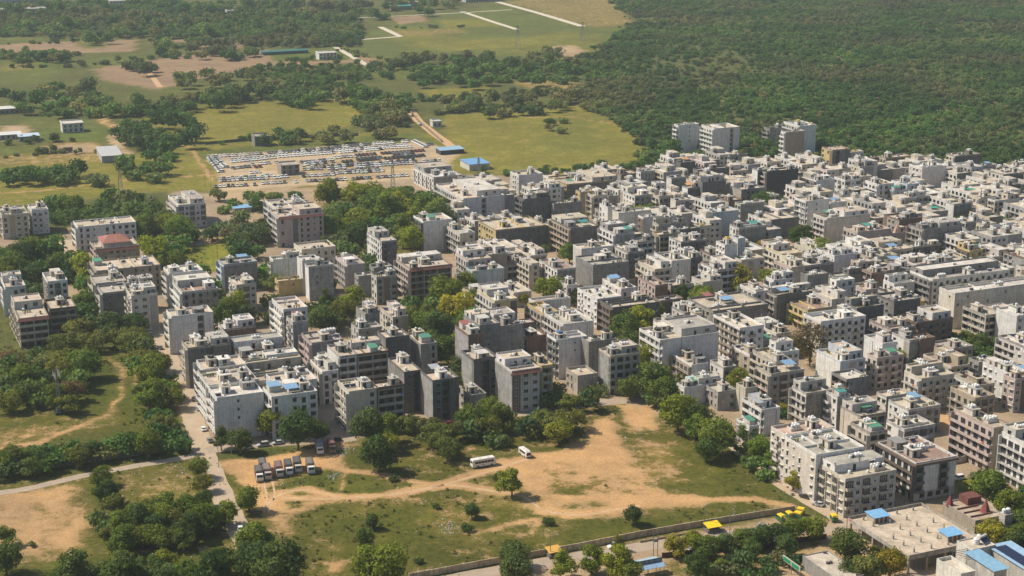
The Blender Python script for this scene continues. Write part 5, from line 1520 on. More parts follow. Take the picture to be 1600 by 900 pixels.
obj('foliage', _bw, bt, (0, 0, 2.0), scale=1.9, color=(0.15, 0.11, 0.045))

# scatter the woodland that nobody could count, sharing the crowns of real trees
def scatter(name, pts, scl, sources, label=None):
    me = bpy.data.meshes.new(name); n = len(pts)
    me.vertices.add(n); me.vertices.foreach_set('co', np.asarray(pts, float).ravel())
    a = me.attributes.new('scl', 'FLOAT', 'POINT'); a.data.foreach_set('value', np.asarray(scl, float))
    a = me.attributes.new('rot', 'FLOAT', 'POINT'); a.data.foreach_set('value', NR.uniform(0, 6.28, n))
    a = me.attributes.new('pick', 'INT', 'POINT'); a.data.foreach_set('value', NR.integers(0, len(sources), n).astype(np.int32))
    o = obj(name, me, kind='stuff')
    t = bpy.data.node_groups.new(name, 'GeometryNodeTree')
    t.interface.new_socket('Geometry', in_out='INPUT', socket_type='NodeSocketGeometry'); t.interface.new_socket('Geometry', in_out='OUTPUT', socket_type='NodeSocketGeometry')
    gi, go = t.nodes.new('NodeGroupInput'), t.nodes.new('NodeGroupOutput')
    jn, ip = t.nodes.new('GeometryNodeJoinGeometry'), t.nodes.new('GeometryNodeInstanceOnPoints')
    for s in reversed(sources):
        oi = t.nodes.new('GeometryNodeObjectInfo'); oi.inputs['Object'].default_value = s; oi.inputs['As Instance'].default_value = True
        t.links.new(oi.outputs['Geometry'], jn.inputs[0])
    def na(nm, ty):
        k = t.nodes.new('GeometryNodeInputNamedAttribute'); k.data_type = ty; k.inputs['Name'].default_value = nm; return k.outputs['Attribute']
    cx = t.nodes.new('ShaderNodeCombineXYZ'); t.links.new(na('rot', 'FLOAT'), cx.inputs[2])
    t.links.new(gi.outputs[0], ip.inputs['Points']); t.links.new(jn.outputs[0], ip.inputs['Instance']); ip.inputs['Pick Instance'].default_value = True
    t.links.new(na('pick', 'INT'), ip.inputs['Instance Index'])
    t.links.new(cx.outputs[0], ip.inputs['Rotation']); t.links.new(na('scl', 'FLOAT'), ip.inputs['Scale'])
    t.links.new(ip.outputs[0], go.inputs[0])
    md = o.modifiers.new('scatter', 'NODES'); md.node_group = t
    if label: o['label'] = label
    return o
# four far trees whose crowns the woodland repeats
SRC = []
for i, (px, py, me) in enumerate(((1018, 232, 0), (1150, 226, 1), (1300, 220, 2), (1420, 232, 3))):
    x, y = at(px, py); r = thing('tree', ['flat green thorn tree on the forest edge by the olive meadow', 'round green tree between the forest white blocks', 'low green shrub tree beside the tallest tan tower', 'flat green thorn tree behind the right town edge'][i], 'tree', (x, y, 0), i)
    obj('trunk', TRUNK['flat'], r, scale=.85); SRC.append(obj('crown', CROWN_FAR[me], r, scale=.9))
# forest on the right
fx = [p[0] for p in FOREST]; fy = [p[1] for p in FOREST]
P_ = NR.uniform((min(fx), min(fy)), (2300, 4300), (330000, 2))
_fw = wob(P_[:, 0], P_[:, 1], 0.5)
ins = (poly_sd(FOREST, P_[:, 0] + _fw[0] * 12, P_[:, 1] + _fw[1] * 12) > 3 - 10 * NR.uniform(0, 1, len(P_)) ** 3)
P_ = P_[ins]
q = FPX * P_[:, 0] / (P_[:, 1] * _c + CAM_H * _s)
P_ = P_[(np.abs(q) < 1150)]
clear = wob(P_[:, 0] + 900, P_[:, 1], 0.35)[0]
P_ = P_[NR.uniform(0, 1, len(P_)) < np.clip(1.0 - 1.3 * np.clip(clear - 0.4, 0, 1), 0.22, 1)]
P_ = P_[[not inside_any(x, y, 2.5) for x, y in P_]] if len(P_) else P_
print('forest trees', len(P_))
sc = 0.30 + 0.55 * NR.uniform(0, 1, len(P_)) ** 2.0
scatter('forest', np.c_[P_, np.full(len(P_), -0.6)], sc, SRC, 'green thorn forest rolling away behind the town')
# the woods of the farmland beyond the nearest three hundred trees
wp = [(t[1], t[2], 0) for t in REST]; ws = [t[3] / 10 for t in REST]
far_poly = [at(-260, -6), at(560, -6), at(720, -6), at(960, -8), (60, 4600), (-1900, 4600)]
for k in range(9000):
    x, y = R.uniform(-1700, 500), R.uniform(2150, 4400)
    if pip(far_poly, x, y) and math.sin(x * .011 + 1) + math.sin(y * .009 + x * .004) > -0.5: wp.append((x, y, -0.3)); ws.append(R.uniform(.6, 1.2))
for px0, py0, px1, py1, n in ((-60, 6, 560, 58, 2600), (380, 30, 565, 74, 700), (240, 58, 400, 92, 90), (430, 100, 620, 125, 90), (400, 108, 560, 150, 160), (0, 84, 110, 98, 40), (160, 168, 300, 186, 40), (640, 92, 900, 126, 120), (560, 150, 640, 200, 60), (800, 100, 905, 130, 40)):
    for k in range(n):
        x, y = at(R.uniform(px0, px1), R.uniform(py0, py1))
        if not inside_any(x, y, 6): wp.append((x, y, -0.3)); ws.append(R.uniform(.5, 1.0))
for pts, ws_ in (([(0, 90), (60, 88), (120, 86)], .8), ([(0, 106), (110, 104)], .7), ([(120, 104), (235, 94)], .8), ([(175, 172), (300, 160), (420, 156), (560, 148)], .9), ([(600, 44), (660, 44), (720, 42)], .6), ([(430, 98), (560, 88)], .7), ([(520, 76), (620, 98), (700, 86)], .6), ([(690, 178), (905, 163)], .9), ([(0, 244), (90, 240), (180, 242)], .7), ([(0, 226), (60, 222), (150, 218)], .8), ([(60, 182), (150, 176)], .7), ([(230, 92), (330, 84), (420, 78)], .7),
    ([(240, 64), (312, 58)], .8), ([(330, 226), (400, 219), (560, 212)], .7), ([(560, 108), (640, 100)], .8), ([(640, 128), (780, 128), (905, 122)], .9), ([(430, 66), (540, 62)], .6), ([(0, 70), (110, 66), (210, 62)], .8), ([(640, 160), (760, 152), (900, 146)], .9), ([(760, 272), (900, 268), (1005, 262)], .8), ([(905, 165), (960, 185), (1010, 222)], .9)):
    G_ = [at(*p) for p in pts]
    for (x0, y0), (x1, y1) in zip(G_[:-1], G_[1:]):
        for k in range(int(math.hypot(x1 - x0, y1 - y0) / 4.5)):
            t = R.random()
            if R.random() < .8:
                xx, yy = x0 + (x1 - x0) * t + R.gauss(0, 3), y0 + (y1 - y0) * t + R.gauss(0, 4)
                if not inside_any(xx, yy, 3): wp.append((xx, yy, -.3)); ws.append(ws_ * R.uniform(.45, 1.1))
scatter('woodland', wp, ws, SRC, 'far farmland trees and bushes read as one mass')
# weeds and low scrub on the vacant land
def weed_leaf():
    m = NT('weed_leaf'); geo = m.n('ShaderNodeNewGeometry'); oi = m.n('ShaderNodeObjectInfo')
    c = m.mix(m.ramp(m.noise(oi.outputs['Location'], 0.05, 2), 0.4, 0.62), (0.15, 0.15, 0.035), (0.08, 0.11, 0.022))
    c = m.mix(1.0, c, m.mix(geo.outputs['Random Per Island'], (0.65, 0.7, 0.7), (1.4, 1.3, 1.1)), 'MULTIPLY')
    m.l(c, m.b.inputs['Base Color']); m.b.inputs['Roughness'].default_value = 0.9; m.b.inputs['Specular IOR Level'].default_value = 0.1
    return m.mat
M['leaf_weed'] = weed_leaf()
WEED = []
for i, (px, py) in enumerate(((545, 752), (640, 760), (1130, 795))):
    r = thing('shrub', ['low weedy bush right of the parked trucks', 'low weedy bush under the dirt fork', 'low weedy bush on the bank above the wall end'][i], 'shrub', (*at(px, py), 0), i)
    WEED.append(obj('foliage', crown_mesh('foliage', 300 + i, 'bush', 70, 1.0, M['leaf_weed']), r, scale=.12))
sel = np.nonzero((PX > -260) & (PX < 330) & (PY > 415) & (PY < 905) & (COV > 0.45))[0]
sx_, sy_, cv_ = PX[sel], PY[sel], COV[sel]
qx = 800 + FPX * sx_ / (sy_ * _c + CAM_H * _s)
clump = wob(sx_, sy_, 3.2)[0] + 0.6 * wob(sx_ + 400, sy_, 1.1)[0]
prob = np.clip((cv_ - 0.45) * 1.1, 0, 0.6) * np.clip(0.25 + clump * 1.6, 0.02, 1.5) * 0.9
keep = (NR.uniform(0, 1, len(sel)) < prob) & (qx > -60) & (qx < 1660)
wx, wy = sx_[keep] + NR.uniform(-.7, .7, keep.sum()), sy_[keep] + NR.uniform(-.7, .7, keep.sum())
if len(wx) > 60000: wx, wy = wx[::2], wy[::2]
print('weeds', len(wx))
scatter('undergrowth', np.c_[wx, wy, np.full(len(wx), -0.05)], 0.05 + 0.15 * NR.uniform(0, 1, len(wx)) ** 2.6, WEED, 'low green weeds over the vacant ground')
# ------------------------------------------------------------------ vehicles
def wheel_mesh(r, wd):
    b = MB()
    b.rings([[(x, r * math.cos(2*math.pi*j/10), r + r * math.sin(2*math.pi*j/10)) for j in range(10)] for x in (-wd/2, wd/2)], 0)
    b.rings([[(x, r * .55 * math.cos(2*math.pi*j/8), r + r * .55 * math.sin(2*math.pi*j/8)) for j in range(8)] for x in (-wd/2 - .012, wd/2 + .012)], 1)
    return b.mesh('wheel', [M['tyre'], M['steel']])
def car_shapes(L=4.1, W=1.7, H=1.5, suv=False):
    hw = W / 2; b = MB(); hl = L / 2
    def ring(y, w, z0, z1): return [(-w, y, z0), (w, y, z0), (w, y, z1), (w * .93, y, z1 + .03), (-w * .93, y, z1 + .03), (-w, y, z1)]
    b.rings([ring(-hl, hw * .86, .38, .82), ring(-hl + .25, hw, .24, .9), ring(-hl * .2, hw, .22, .93), ring(hl * .45, hw, .22, .9), ring(hl - .3, hw * .96, .24, .78), ring(hl, hw * .8, .36, .68)])
    g = MB(); y0, y1 = -hl + (.22 if suv else .45), hl * .48; t0, t1 = y0 + .3, y1 - .75
    lo = [(-hw * .93, y0, .93), (hw * .93, y0, .93), (hw * .93, y1, .92), (-hw * .93, y1, .92)]; hi = [(-hw * .82, t0, H - .05), (hw * .82, t0, H - .05), (hw * .82, t1, H - .05), (-hw * .82, t1, H - .05)]
    g.rings([lo, hi])
    rf = MB().rings([[(-hw * .86, t0 - .15, H - .09), (hw * .86, t0 - .15, H - .09), (hw * .86, t1 + .1, H - .09), (-hw * .86, t1 + .1, H - .05)], [(-hw * .7, t0 + .05, H), (hw * .7, t0 + .05, H), (hw * .7, t1 - .05, H), (-hw * .7, t1 - .05, H)]])
    return b, g, rf
def build_car(label, loc, rz, color, suv=False, name='car'):
    b, g, rf = car_shapes(4.4 if suv else 4.0, 1.78 if suv else 1.68, 1.75 if suv else 1.48, suv)
    r = thing(name, label, 'car', loc, rz)
    o = obj('body', b.mesh('body', M['car']), r, color=color); o['paint'] = 1
    o = obj('roof', rf.mesh('roof', M['car']), r, color=color); o['paint'] = 1
    obj('windows', g.mesh('windows', M['glass']), r)
    w = wheel_mesh(.31, .2)
    for sx in (-1, 1):
        for sy in (-1.25, 1.25): obj('wheel', w, r, (sx * .74, sy, 0))
    for sx in (-.55, .55): obj('headlight', MB().box(-.16, -.03, 0, .16, .03, .13).mesh('headlight', M['lamp']), r, (sx, (2.18 if suv else 1.98), .55))
    return r
CARC = {'white': (.74, .74, .73), 'silver': (.42, .43, .44), 'dark': (.035, .038, .042), 'grey': (.16, .165, .17), 'maroon': (.16, .03, .03), 'blue': (.05, .1, .2)}
HOME = GRID
proto = {}
for px, py, c, suv, head, lab in [
    (376, 830, 'white', False, 3.4, 'white car driving down the lower left street'), (387, 701, 'white', False, HOME + 1.57, 'white car parked under the low dark trees, leftmost of three'),
    (411, 697, 'silver', True, HOME + 1.57, 'silver car parked under the trees behind the trucks, middle of three'), (434, 694, 'silver', False, HOME + 1.57, 'pale car in deep tree shade behind the trucks'),
    (537, 668, 'white', True, HOME, 'white car driving in the side street mouth'), (528, 657, 'grey', False, HOME, 'grey car just inside the side street'), (525, 689, 'dark', False, HOME + 1.57, 'dark car parked beside the maroon container'),
    (507, 629, 'white', True, HOME + 1.3, 'white van-like car in the sunny side street, left of two'), (518, 625, 'white', False, HOME + 1.57, 'white car in the sunny side street, right of two'),
    (823, 638, 'white', False, HOME + 1.57, 'white car under the trees by the arched grey house'), (768, 657, 'white', True, HOME + 1.57, 'white car on the front street behind the tree row'),
    (1085, 859, 'silver', True, HOME + 1.6, 'silver car half hidden under the thin yellow roadside tree'), (1138, 846, 'white', False, HOME + 1.5, 'white car under the dark roadside tree by the kiosk'),
    (1497, 749, 'white', True, HOME + 1.57, 'white car parked behind the square lawn'), (1594, 756, 'white', True, HOME, 'white car at the right edge of the lane'),
    (318, 672, 'white', False, 0.35, 'white car parked by the white blank corner house'), (310, 640, 'silver', False, 0.35, 'silver car parked on the left street side'), (1278, 790, 'silver', False, 0.9, 'pale car parked in front of the tan apartment shops'),
    (656, 196, 'white', True, -0.3, 'white car on the far farm lane'), (304, 625, 'dark', False, 0.35, 'dark car parked on the left street, behind the silver one'), (296, 602, 'white', False, 0.35, 'white car parked on the left street beside the dark brick house'), (328, 690, 'grey', False, 0.4, 'grey car parked at the left street corner'),
    (1535, 712, 'silver', False, 0.9, 'silver car parked along the balcony lane'), (1552, 724, 'dark', True, 0.9, 'dark car parked along the balcony lane'), (1208, 742, 'white', False, 0.85, 'white car parked on the road before the tan apartment row'), (1258, 778, 'dark', False, 0.85, 'dark car parked near the tan apartment shops'), (1190, 826, 'grey', False, GRID + 1.5, 'grey car on the road below the compound wall'),
    (960, 856, 'white', True, GRID + 1.5, 'white car on the road before the signboard shelter'), (905, 634, 'silver', False, GRID + 1.57, 'silver car at the head of the open ground'), (590, 672, 'white', False, GRID + 1.57, 'white car on the front street before the cream house'), (232, 520, 'white', False, 0.6, 'white car on the left street near the cream house'), (250, 545, 'grey', False, 0.5, 'grey car on the left street by the white shaft house'), (700, 664, 'maroon', False, GRID + 1.57, 'maroon car on the front street behind the tree row')]:
    x, y = at(px, py); key = suv
    if key not in proto: proto[key] = build_car(lab, (x, y, .015), head, CARC[c], suv)
    else: copy_thing(proto[key], (x, y, .015), head, lab, None, CARC[c])
def small_car(suv):
    b, g, rf = car_shapes(4.2, 1.72, 1.6 if suv else 1.48, suv); m = MB()
    for src, k in ((b, 0), (rf, 0), (g, 1)):
        i = len(m.v); m.v += src.v; m.f += [tuple(i + q for q in f) for f in src.f]; m.m += [k] * len(src.f)
    for sx in (-.8, .8):
        for sy in (-1.25, 1.25): m.box(sx - .1, sy - .3, 0, sx + .1, sy + .3, .6, 2)
    return m.mesh('parked_car', [M['car'], M['shade'], M['tyre']])
SC = [small_car(False), small_car(True)]
LOT = [((362, 251), (436, 244.5), 'wwsw', 'second row from the far side'), ((436, 243), (520, 237), 'wswgw', 'second row from the far side'), ((520, 237), (640, 227), 'wwsgw', 'second row from the far side'), ((344, 281), (420, 276), 'wsgw', 'row beside the dirt drive'), ((475, 263), (520, 261), 'gsdw', 'middle row right of the ruin'), ((525, 261), (646, 253), 'gswdw', 'middle row right of the ruin'), ((520, 269.5), (600, 265), 'sgwd', 'row before the hedge row'),
       ((326, 246), (385, 243), 'wwws', 'far left row'), ((389, 242), (412, 241), 'wwsg', 'far left row'), ((420, 240), (520, 232.5), 'wggggdgw', 'far row'), ((520, 232), (584, 226), 'gwgwggg', 'far row'), ((585, 226), (638, 222), 'wwwww', 'far row, white end'),
       ((362, 254), (432, 247), 'wwwww', 'second row from the far side'), ((436, 246), (520, 240), 'wwwww', 'second row from the far side'), ((520, 240), (595, 234), 'wwwwd', 'second row from the far side'), ((600, 232.5), (645, 230.5), 'wwww', 'second row from the far side'),
       ((365, 264), (394, 261), 'wwsgg', 'short row left of the ruin'), ((395, 258), (432, 255), 'wsgsw', 'short row left of the ruin'), ((400, 262), (412, 261), 'mg', 'short row left of the ruin'),
       ((328, 248), (346, 270), 'wswsgd', 'slanting left column'), ((335, 246), (353, 262), 'wwsws', 'slanting left column'),
       ((344, 284), (420, 279), 'wwssgw', 'row beside the dirt drive'), ((429, 279), (448, 277), 'wwgw', 'row beside the dirt drive'), ((385, 278), (424, 275), 'wsgw', 'row beside the dirt drive'), ((392, 270.5), (407, 269.5), 'ww', 'three cars alone by the ruin'),
       ((337, 293), (400, 289.5), 'wswdsg', 'nearest row by the hedge'), ((404, 288), (445, 286), 'gsw', 'nearest row by the hedge'), ((455, 286), (468, 285), 'ww', 'nearest row by the hedge'), ((480, 284), (520, 282), 'wsgd', 'nearest row by the hedge'), ((520, 283), (637, 275), 'sgwdgsw', 'nearest row by the hedge'),
       ((475, 266), (520, 264), 'wswgw', 'middle row right of the ruin'), ((472, 255), (520, 250), 'gdwsg', 'back rows right of the ruin'), ((478, 258), (520, 254), 'dgsw', 'back rows right of the ruin'), ((468, 277), (520, 274), 'sdwsw', 'row before the hedge row'),
       ((524, 247.5), (555, 245), 'wwsw', 'back rows right of the ruin'), ((556, 244), (664, 236), 'ddgdmdgd', 'dark wreck rows'), ((537, 254), (664, 244), 'ddddgdd', 'dark wreck rows'), ((560, 250), (655, 241), 'dgdsdd', 'dark wreck rows'), ((590, 257), (650, 250), 'mgdsw', 'dark wreck rows'),
       ((525, 264), (646, 256), 'wsgwsww', 'middle row right of the ruin'), ((530, 260), (590, 256), 'mgsg', 'middle row right of the ruin'), ((650, 254), (689, 252), 'wswdgs', 'right end of the lot'), ((520, 272), (602, 268), 'wwsgwwd', 'row before the hedge row'),
       ((645, 220.5), (665, 230.5), 'wwwww', 'slanting right column'), ((669, 227), (678, 226), 'gd', 'right end of the lot'), ((690, 238), (716, 238), 'dgd', 'shade of the blue shed')]
nm = {'w': 'white', 's': 'silver', 'g': 'grey', 'd': 'dark', 'm': 'maroon'}
ncar = 0; MASS = MB()
LOT.sort(key=lambda r_: -(r_[0][1] + r_[1][1]))
for (p, q, cs, row) in LOT:
    a, b = Vector((*at(*p), 0)), Vector((*at(*q), 0)); d = b - a; L = d.length; d.normalize()
    k = int(L / 2.65); head = math.atan2(d.y, d.x) + math.pi
    for i in range(k + 1):
        if R.random() < 0.08: continue
        c = nm[R.choice(cs)]; pt = a + d * (i * 2.65)
        if ncar >= 300:
            me_ = SC[0]; m_ = MB(); car_shapes_at = [car_shapes(4.2, 1.72, 1.5)[q_] for q_ in (0, 2, 1)]
            ca, sa = math.cos(head), math.sin(head)
            for src, k_ in zip(car_shapes_at, (('w', 's', 'g', 'd', 'm').index({v_: k__ for k__, v_ in nm.items()}[c]),) * 2 + (5,)):
                i0 = len(MASS.v); MASS.v += [(pt.x + 1.08 * (x_ * ca - y_ * sa), pt.y + 1.08 * (x_ * sa + y_ * ca), z_ * 1.08) for x_, y_, z_ in src.v]; MASS.f += [tuple(i0 + q for q in f_) for f_ in src.f]; MASS.m += [k_] * len(src.f)
            continue
        o = obj('parked_car', R.choice(SC), None, (pt.x, pt.y + R.uniform(-.6, .6), .01), head + R.uniform(-.13, .13), 1.08, color=tuple(v * R.uniform(.85, 1.1) for v in CARC[c]))
        tag(o, f'{c} car parked in the {row} of the dusty car lot' if 'row' in row or 'column' in row or 'shade' in row else f'{c} car parked at the {row} in the dusty car lot', 'car', 'cars in the dusty car lot'); ncar += 1
if MASS.v: obj('distant_cars', MASS.mesh('distant_cars', [plain('far_car_' + nm[k_], CARC[nm[k_]], .4) for k_ in 'wsgdm'] + [M['shade']]), kind='stuff')
print('lot cars', ncar)

def truck(label, loc, rz, cab, cover, back, L=8.2):
    r = thing('truck', label, 'truck', loc, rz)                # local +Y is forward
    hl = L / 2
    b = MB().box(-1.15, hl - 1.9, .75, 1.15, hl - .05, 1.75).rings([[(-1.15, hl - 1.9, 1.75), (1.15, hl - 1.9, 1.75), (1.15, hl - .05, 1.75), (-1.15, hl - .05, 1.75)], [(-1.08, hl - 1.9, 2.75), (1.08, hl - 1.9, 2.75), (1.08, hl - .4, 2.75), (-1.08, hl - .4, 2.75)]])
    c = obj('cab', b.mesh('cab', M['car']), r, color=cab)
    obj('windscreen', MB().face([(-.98, hl - .09, 1.85), (.98, hl - .09, 1.85), (.93, hl - .36, 2.58), (-.93, hl - .36, 2.58)]).mesh('windscreen', M['glass']), c, (0, .02, .01))
    obj('bumper', MB().box(-1.2, hl - .1, .45, 1.2, hl + .12, .8).mesh('bumper', M['steel']), c)
    obj('chassis', MB().box(-.5, -hl, .6, .5, hl - 1.9, .95).mesh('chassis', M['steel']), r)
    cb = obj('cargo_box', MB().box(-1.25, -hl, .95, 1.25, hl - 2.1, 3.25).mesh('cargo_box', M['sheet']), r, color=back)
    m = MB().rings([[(-1.29, -hl - .04, 3.05), (1.29, -hl - .04, 3.05), (1.29, hl - 2.06, 3.05), (-1.29, hl - 2.06, 3.05)], [(-1.27, -hl - .04, 3.4), (1.27, -hl - .04, 3.4), (1.27, hl - 2.06, 3.4), (-1.27, hl - 2.06, 3.4)], [(-.6, -hl + .1, 3.58), (.6, -hl + .1, 3.58), (.6, hl - 2.2, 3.58), (-.6, hl - 2.2, 3.58)]])
    for k in range(6):
        y = -hl + .5 + k * (L - 2.8) / 5; m.box(-1.2, y - .03, 3.42, 1.2, y + .03, 3.62, 0)
    obj('tarpaulin', m.mesh('tarpaulin', M['cloth']), r, color=cover)
    w = wheel_mesh(.5, .3)
    for sx in (-1, 1):
        for y in (hl - 1.0, -hl + 1.3, -hl + 2.45): obj('wheel', w, r, (sx * 1.0, y, 0))
    for sx in (-.85, .85): obj('headlight', MB().box(-.14, -.03, 0, .14, .03, .16).mesh('headlight', M['lamp']), c, (sx, hl + .02, 1.0))
    return r
TK = [((405, 748), 'white cab truck with grey tarpaulin, first from the left', 'W', (.13, .12, .12), (.15, .06, .05)), ((411, 736), 'plain maroon truck with grey cover behind the row', 'R', (.16, .15, .15), (.2, .08, .07)), ((418, 745), 'pink and white cab truck with ribbed brown-grey cover', 'P', (.23, .18, .165), (.2, .085, .07)),
      ((436, 741), 'light cab truck with dusty maroon cover, third in the row', 'w', (.22, .14, .13), (.2, .09, .08)), ((451, 738), 'white cab truck with dark grey cover, middle of the row', 'W', (.1, .1, .105), (.16, .07, .06)), ((465, 734), 'truck with cream visor and long dark grey cover', 'C', (.11, .105, .11), (.17, .06, .055)),
      ((485, 736), 'white cab truck with brown-grey cover, right end of the row', 'W', (.19, .165, .155), (.19, .1, .09)), ((499, 706), 'white truck parked in the tree shade facing the weeds', 'W', (.3, .3, .3), (.2, .2, .2)), ((518, 704), 'maroon container truck beside the rubble heap', 'B', (.27, .13, .115), (.2, .075, .06))]
for (px, py), lab, cabc, cov, bk in TK:
    x, y = at(px, py); truck(lab, (x, y, .01), math.pi + .24, tuple(v * .95 for v in PAL[cabc]), cov, bk, 7.6 if 'plain' not in lab else 7.0)

def bus(label, loc, rz, L, W, H, stripe):
    r = thing('bus', label, 'bus', loc, rz); hl, hw = L / 2, W / 2   # local +Y is forward
    def ring(y, k, z0, zt): return [(-hw * k, y, z0), (hw * k, y, z0), (hw * k, y, zt - .35), (hw * k * .88, y, zt), (-hw * k * .88, y, zt), (-hw * k, y, zt - .35)]
    b = MB().rings([ring(-hl, .94, .5, H - .12), ring(-hl + .2, 1, .38, H), ring(hl - .45, 1, .38, H), ring(hl, .92, .5, H - .35)])
    o = obj('body', b.mesh('body', M['car']), r, color=(.72, .69, .62))
    n = max(4, int(L / 1.35)); pw = (L - 1.6) / n
    wm = MB().box(-.02, -pw/2 + .05, 0, .02, pw/2 - .05, .82).mesh('window', M['glass'])
    for sx in (-1, 1):
        for k in range(n): obj('window', wm, r, (sx * (hw + .004), -hl + .8 + pw * (k + .5), H * .52))
    obj('windscreen', MB().face([(-hw * .82, hl + .01, H * .42), (hw * .82, hl + .01, H * .42), (hw * .8, hl - .03, H * .82), (-hw * .8, hl - .03, H * .82)]).mesh('windscreen', M['glass']), r, (0, .03, 0))
    obj('rear_window', MB().box(-hw * .7, -hl - .03, H * .55, hw * .7, -hl + .02, H * .8).mesh('rear_window', M['glass']), r)
    for k in range(2): obj('roof_hatch', MB().box(-.4, -.35, 0, .4, .35, .14).mesh('roof_hatch', M['trim']), r, (0, -hl + L * (.35 + .35 * k), H - .01))
    if stripe:
        m = MB()
        for sx in (-1, 1): m.face([(sx * (hw + .006), -.9, .95), (sx * (hw + .006), -.1, .8), (sx * (hw + .006), .1, .95), (sx * (hw + .006), -.7, 1.15)])
        obj('emblem', m.mesh('emblem', M['steel']), r)
    w = wheel_mesh(.45, .28)
    for sx in (-1, 1):
        for y in (-hl * .55, hl * .62): obj('wheel', w, r, (sx * (hw - .12), y, 0))
    return r
bus('long cream-white bus with dark windows on the dirt track', (*at(755, 728), .015), -math.pi/2 + .42, 8.6, 2.4, 3.0, True)
bus('short white minibus at the edge of the open ground', (*at(820, 712), .015), math.pi + .47, 5.8, 2.0, 2.5, False)
# the lorry seen far off in the left field
truck('dark lone truck standing in the far left field', (*at(104, 238), .01), 1.9, (.2, .1, .06), (.13, .09, .06), (.14, .09, .06))

def rickshaw(label, loc, rz):
    r = thing('auto_rickshaw', label, 'auto rickshaw', loc, rz)
    obj('body', MB().rings([[(-.62, -1.2, .3), (.62, -1.2, .3), (.5, 1.1, .3), (-.5, 1.1, .3)], [(-.65, -1.2, .95), (.65, -1.2, .95), (.45, 1.15, .95), (-.45, 1.15, .95)]]).mesh('body', M['car']), r, color=(.03, .12, .05))
    obj('canopy', MB().rings([[(-.68, -1.25, 1.45), (.68, -1.25, 1.45), (.6, .7, 1.5), (-.6, .7, 1.5)], [(-.6, -1.1, 1.8), (.6, -1.1, 1.8), (.5, .5, 1.8), (-.5, .5, 1.8)]]).mesh('canopy', M['cloth']), r, color=(.72, .50, .02))
    obj('windscreen', MB().face([(-.45, 1.1, .95), (.45, 1.1, .95), (.5, .68, 1.5), (-.5, .68, 1.5)]).mesh('windscreen', M['glass']), r)
    w = wheel_mesh(.22, .12)
    for x, y in ((-.6, -.8), (.6, -.8), (0, 1.0)): obj('wheel', w, r, (x, y, 0))
    return r
rk = None
for i, (px, py, lab) in enumerate([(1219, 814, 'yellow-topped rickshaw at the left end of the wall-end group'), (1232, 810, 'yellow-topped rickshaw second from the left by the wall end'), (1245, 810, 'yellow-topped rickshaw third from the left by the wall end'), (1249, 804, 'yellow-topped rickshaw touching the end of the compound wall'), (1302, 814, 'yellow-topped rickshaw standing alone at the apartment corner')]):
    if rk is None: rk = rickshaw(lab, (*at(px, py), .02), .5)
    else: copy_thing(rk, (*at(px, py), .02), R.uniform(0, 2), lab, 'yellow rickshaws at the street corner')
    rk['group'] = 'yellow rickshaws at the street corner'
for o in [o for o in COL.objects if o.get('category') == 'auto rickshaw']: o.scale = (1.35, 1.35, 1.35)

# ------------------------------------------------------------------ walls, kiosk, shelter, poles
def wall_run(label, pts, h, t, mat, color, seg=5.0, name='boundary_wall', post=True, cat='wall'):
    P = [Vector((*at(*p), 0)) for p in pts]; r = thing(name, label, cat, P[0])
    for a, b in zip(P[:-1], P[1:]):
        n = max(1, int(round((b - a).length / seg))); d = (b - a) / n; L = d.length; rz = math.atan2(d.y, d.x)
        pm = MB().box(0.15 if post else 0, -t/2, -.1, L - (.15 if post else 0), t/2, h).mesh('panel', mat); qm = MB().box(-.15, -t/2 - .06, -.1, .15, t/2 + .06, h + .12).mesh('pillar', mat)
        for i in range(n):
            p = a + d * i - P[0]
            obj('panel', pm, r, (p.x, p.y, 0), rz, color=vary(color, .05))
            if post: obj('pillar', qm, r, (p.x, p.y, 0), rz, color=vary(color, .05))
    return r
wall_run('long tan compound wall below the vacant land', [(640, 906), (780, 880), (905, 858), (1000, 839), (1110, 820), (1242, 799)], 2.0, .25, M['conc'], (.62, .49, .33), 6)
wall_run('low brown kerb wall along the roadside below the compound wall', [(1000, 848), (1090, 832)], .6, .2, M['conc'], (.42, .33, .22), 4, post=False)
wall_run('dark red railing fence under the roadside trees', [(1035, 872), (1130, 862), (1230, 850), (1292, 842)], 1.7, .12, M['conc'], (.11, .05, .045), 4)
wall_run('grey wall under the shady tree belt by the lane', [(0, 746), (100, 728), (200, 714), (292, 700)], 1.8, .22, M['conc'], (.24, .22, .2), 6)
wall_run('pale wall along the back of the lawn park', [(282, 370), (355, 364)], 1.6, .2, M['conc'], (.42, .38, .33), 6)
wall_run('white wall beside the square lawn', [(1490, 725), (1534, 716)], 2.2, .25, M['paint'], (.52, .5, .44), 5)
wall_run('pale wall running up the balcony lane', [(1534, 716), (1502, 690)], 2.0, .25, M['paint'], (.6, .57, .48), 5)
wall_run('wall with red and white plaster beside the big olive meadow lane', [(690, 222), (655, 192), (640, 175)], 2.0, .3, M['conc'], (.3, .25, .2), 8)
wall_run('dark field wall below the tree row by the long olive field', [(175, 172), (300, 160), (420, 156), (560, 148)], 2.0, .3, M['conc'], (.12, .11, .09), 10)
wall_run('dark field wall above the big olive meadow', [(690, 178), (800, 172), (905, 163)], 2.0, .3, M['conc'], (.12, .11, .09), 10)
wall_run('dark wall at the foot of the left olive field', [(320, 226), (400, 219), (560, 212)], 2.0, .3, M['conc'], (.14, .13, .11), 10)
wall_run('green net fence between the pasture and the forest', [(915, 98), (940, 82), (965, 70)], 2.6, .15, M['conc'], (.05, .09, .05), 8, 'fence', True, 'fence')
wall_run('far wall of the ploughed field', [(240, 64), (310, 60)], 2.0, .3, M['conc'], (.1, .09, .08), 10)

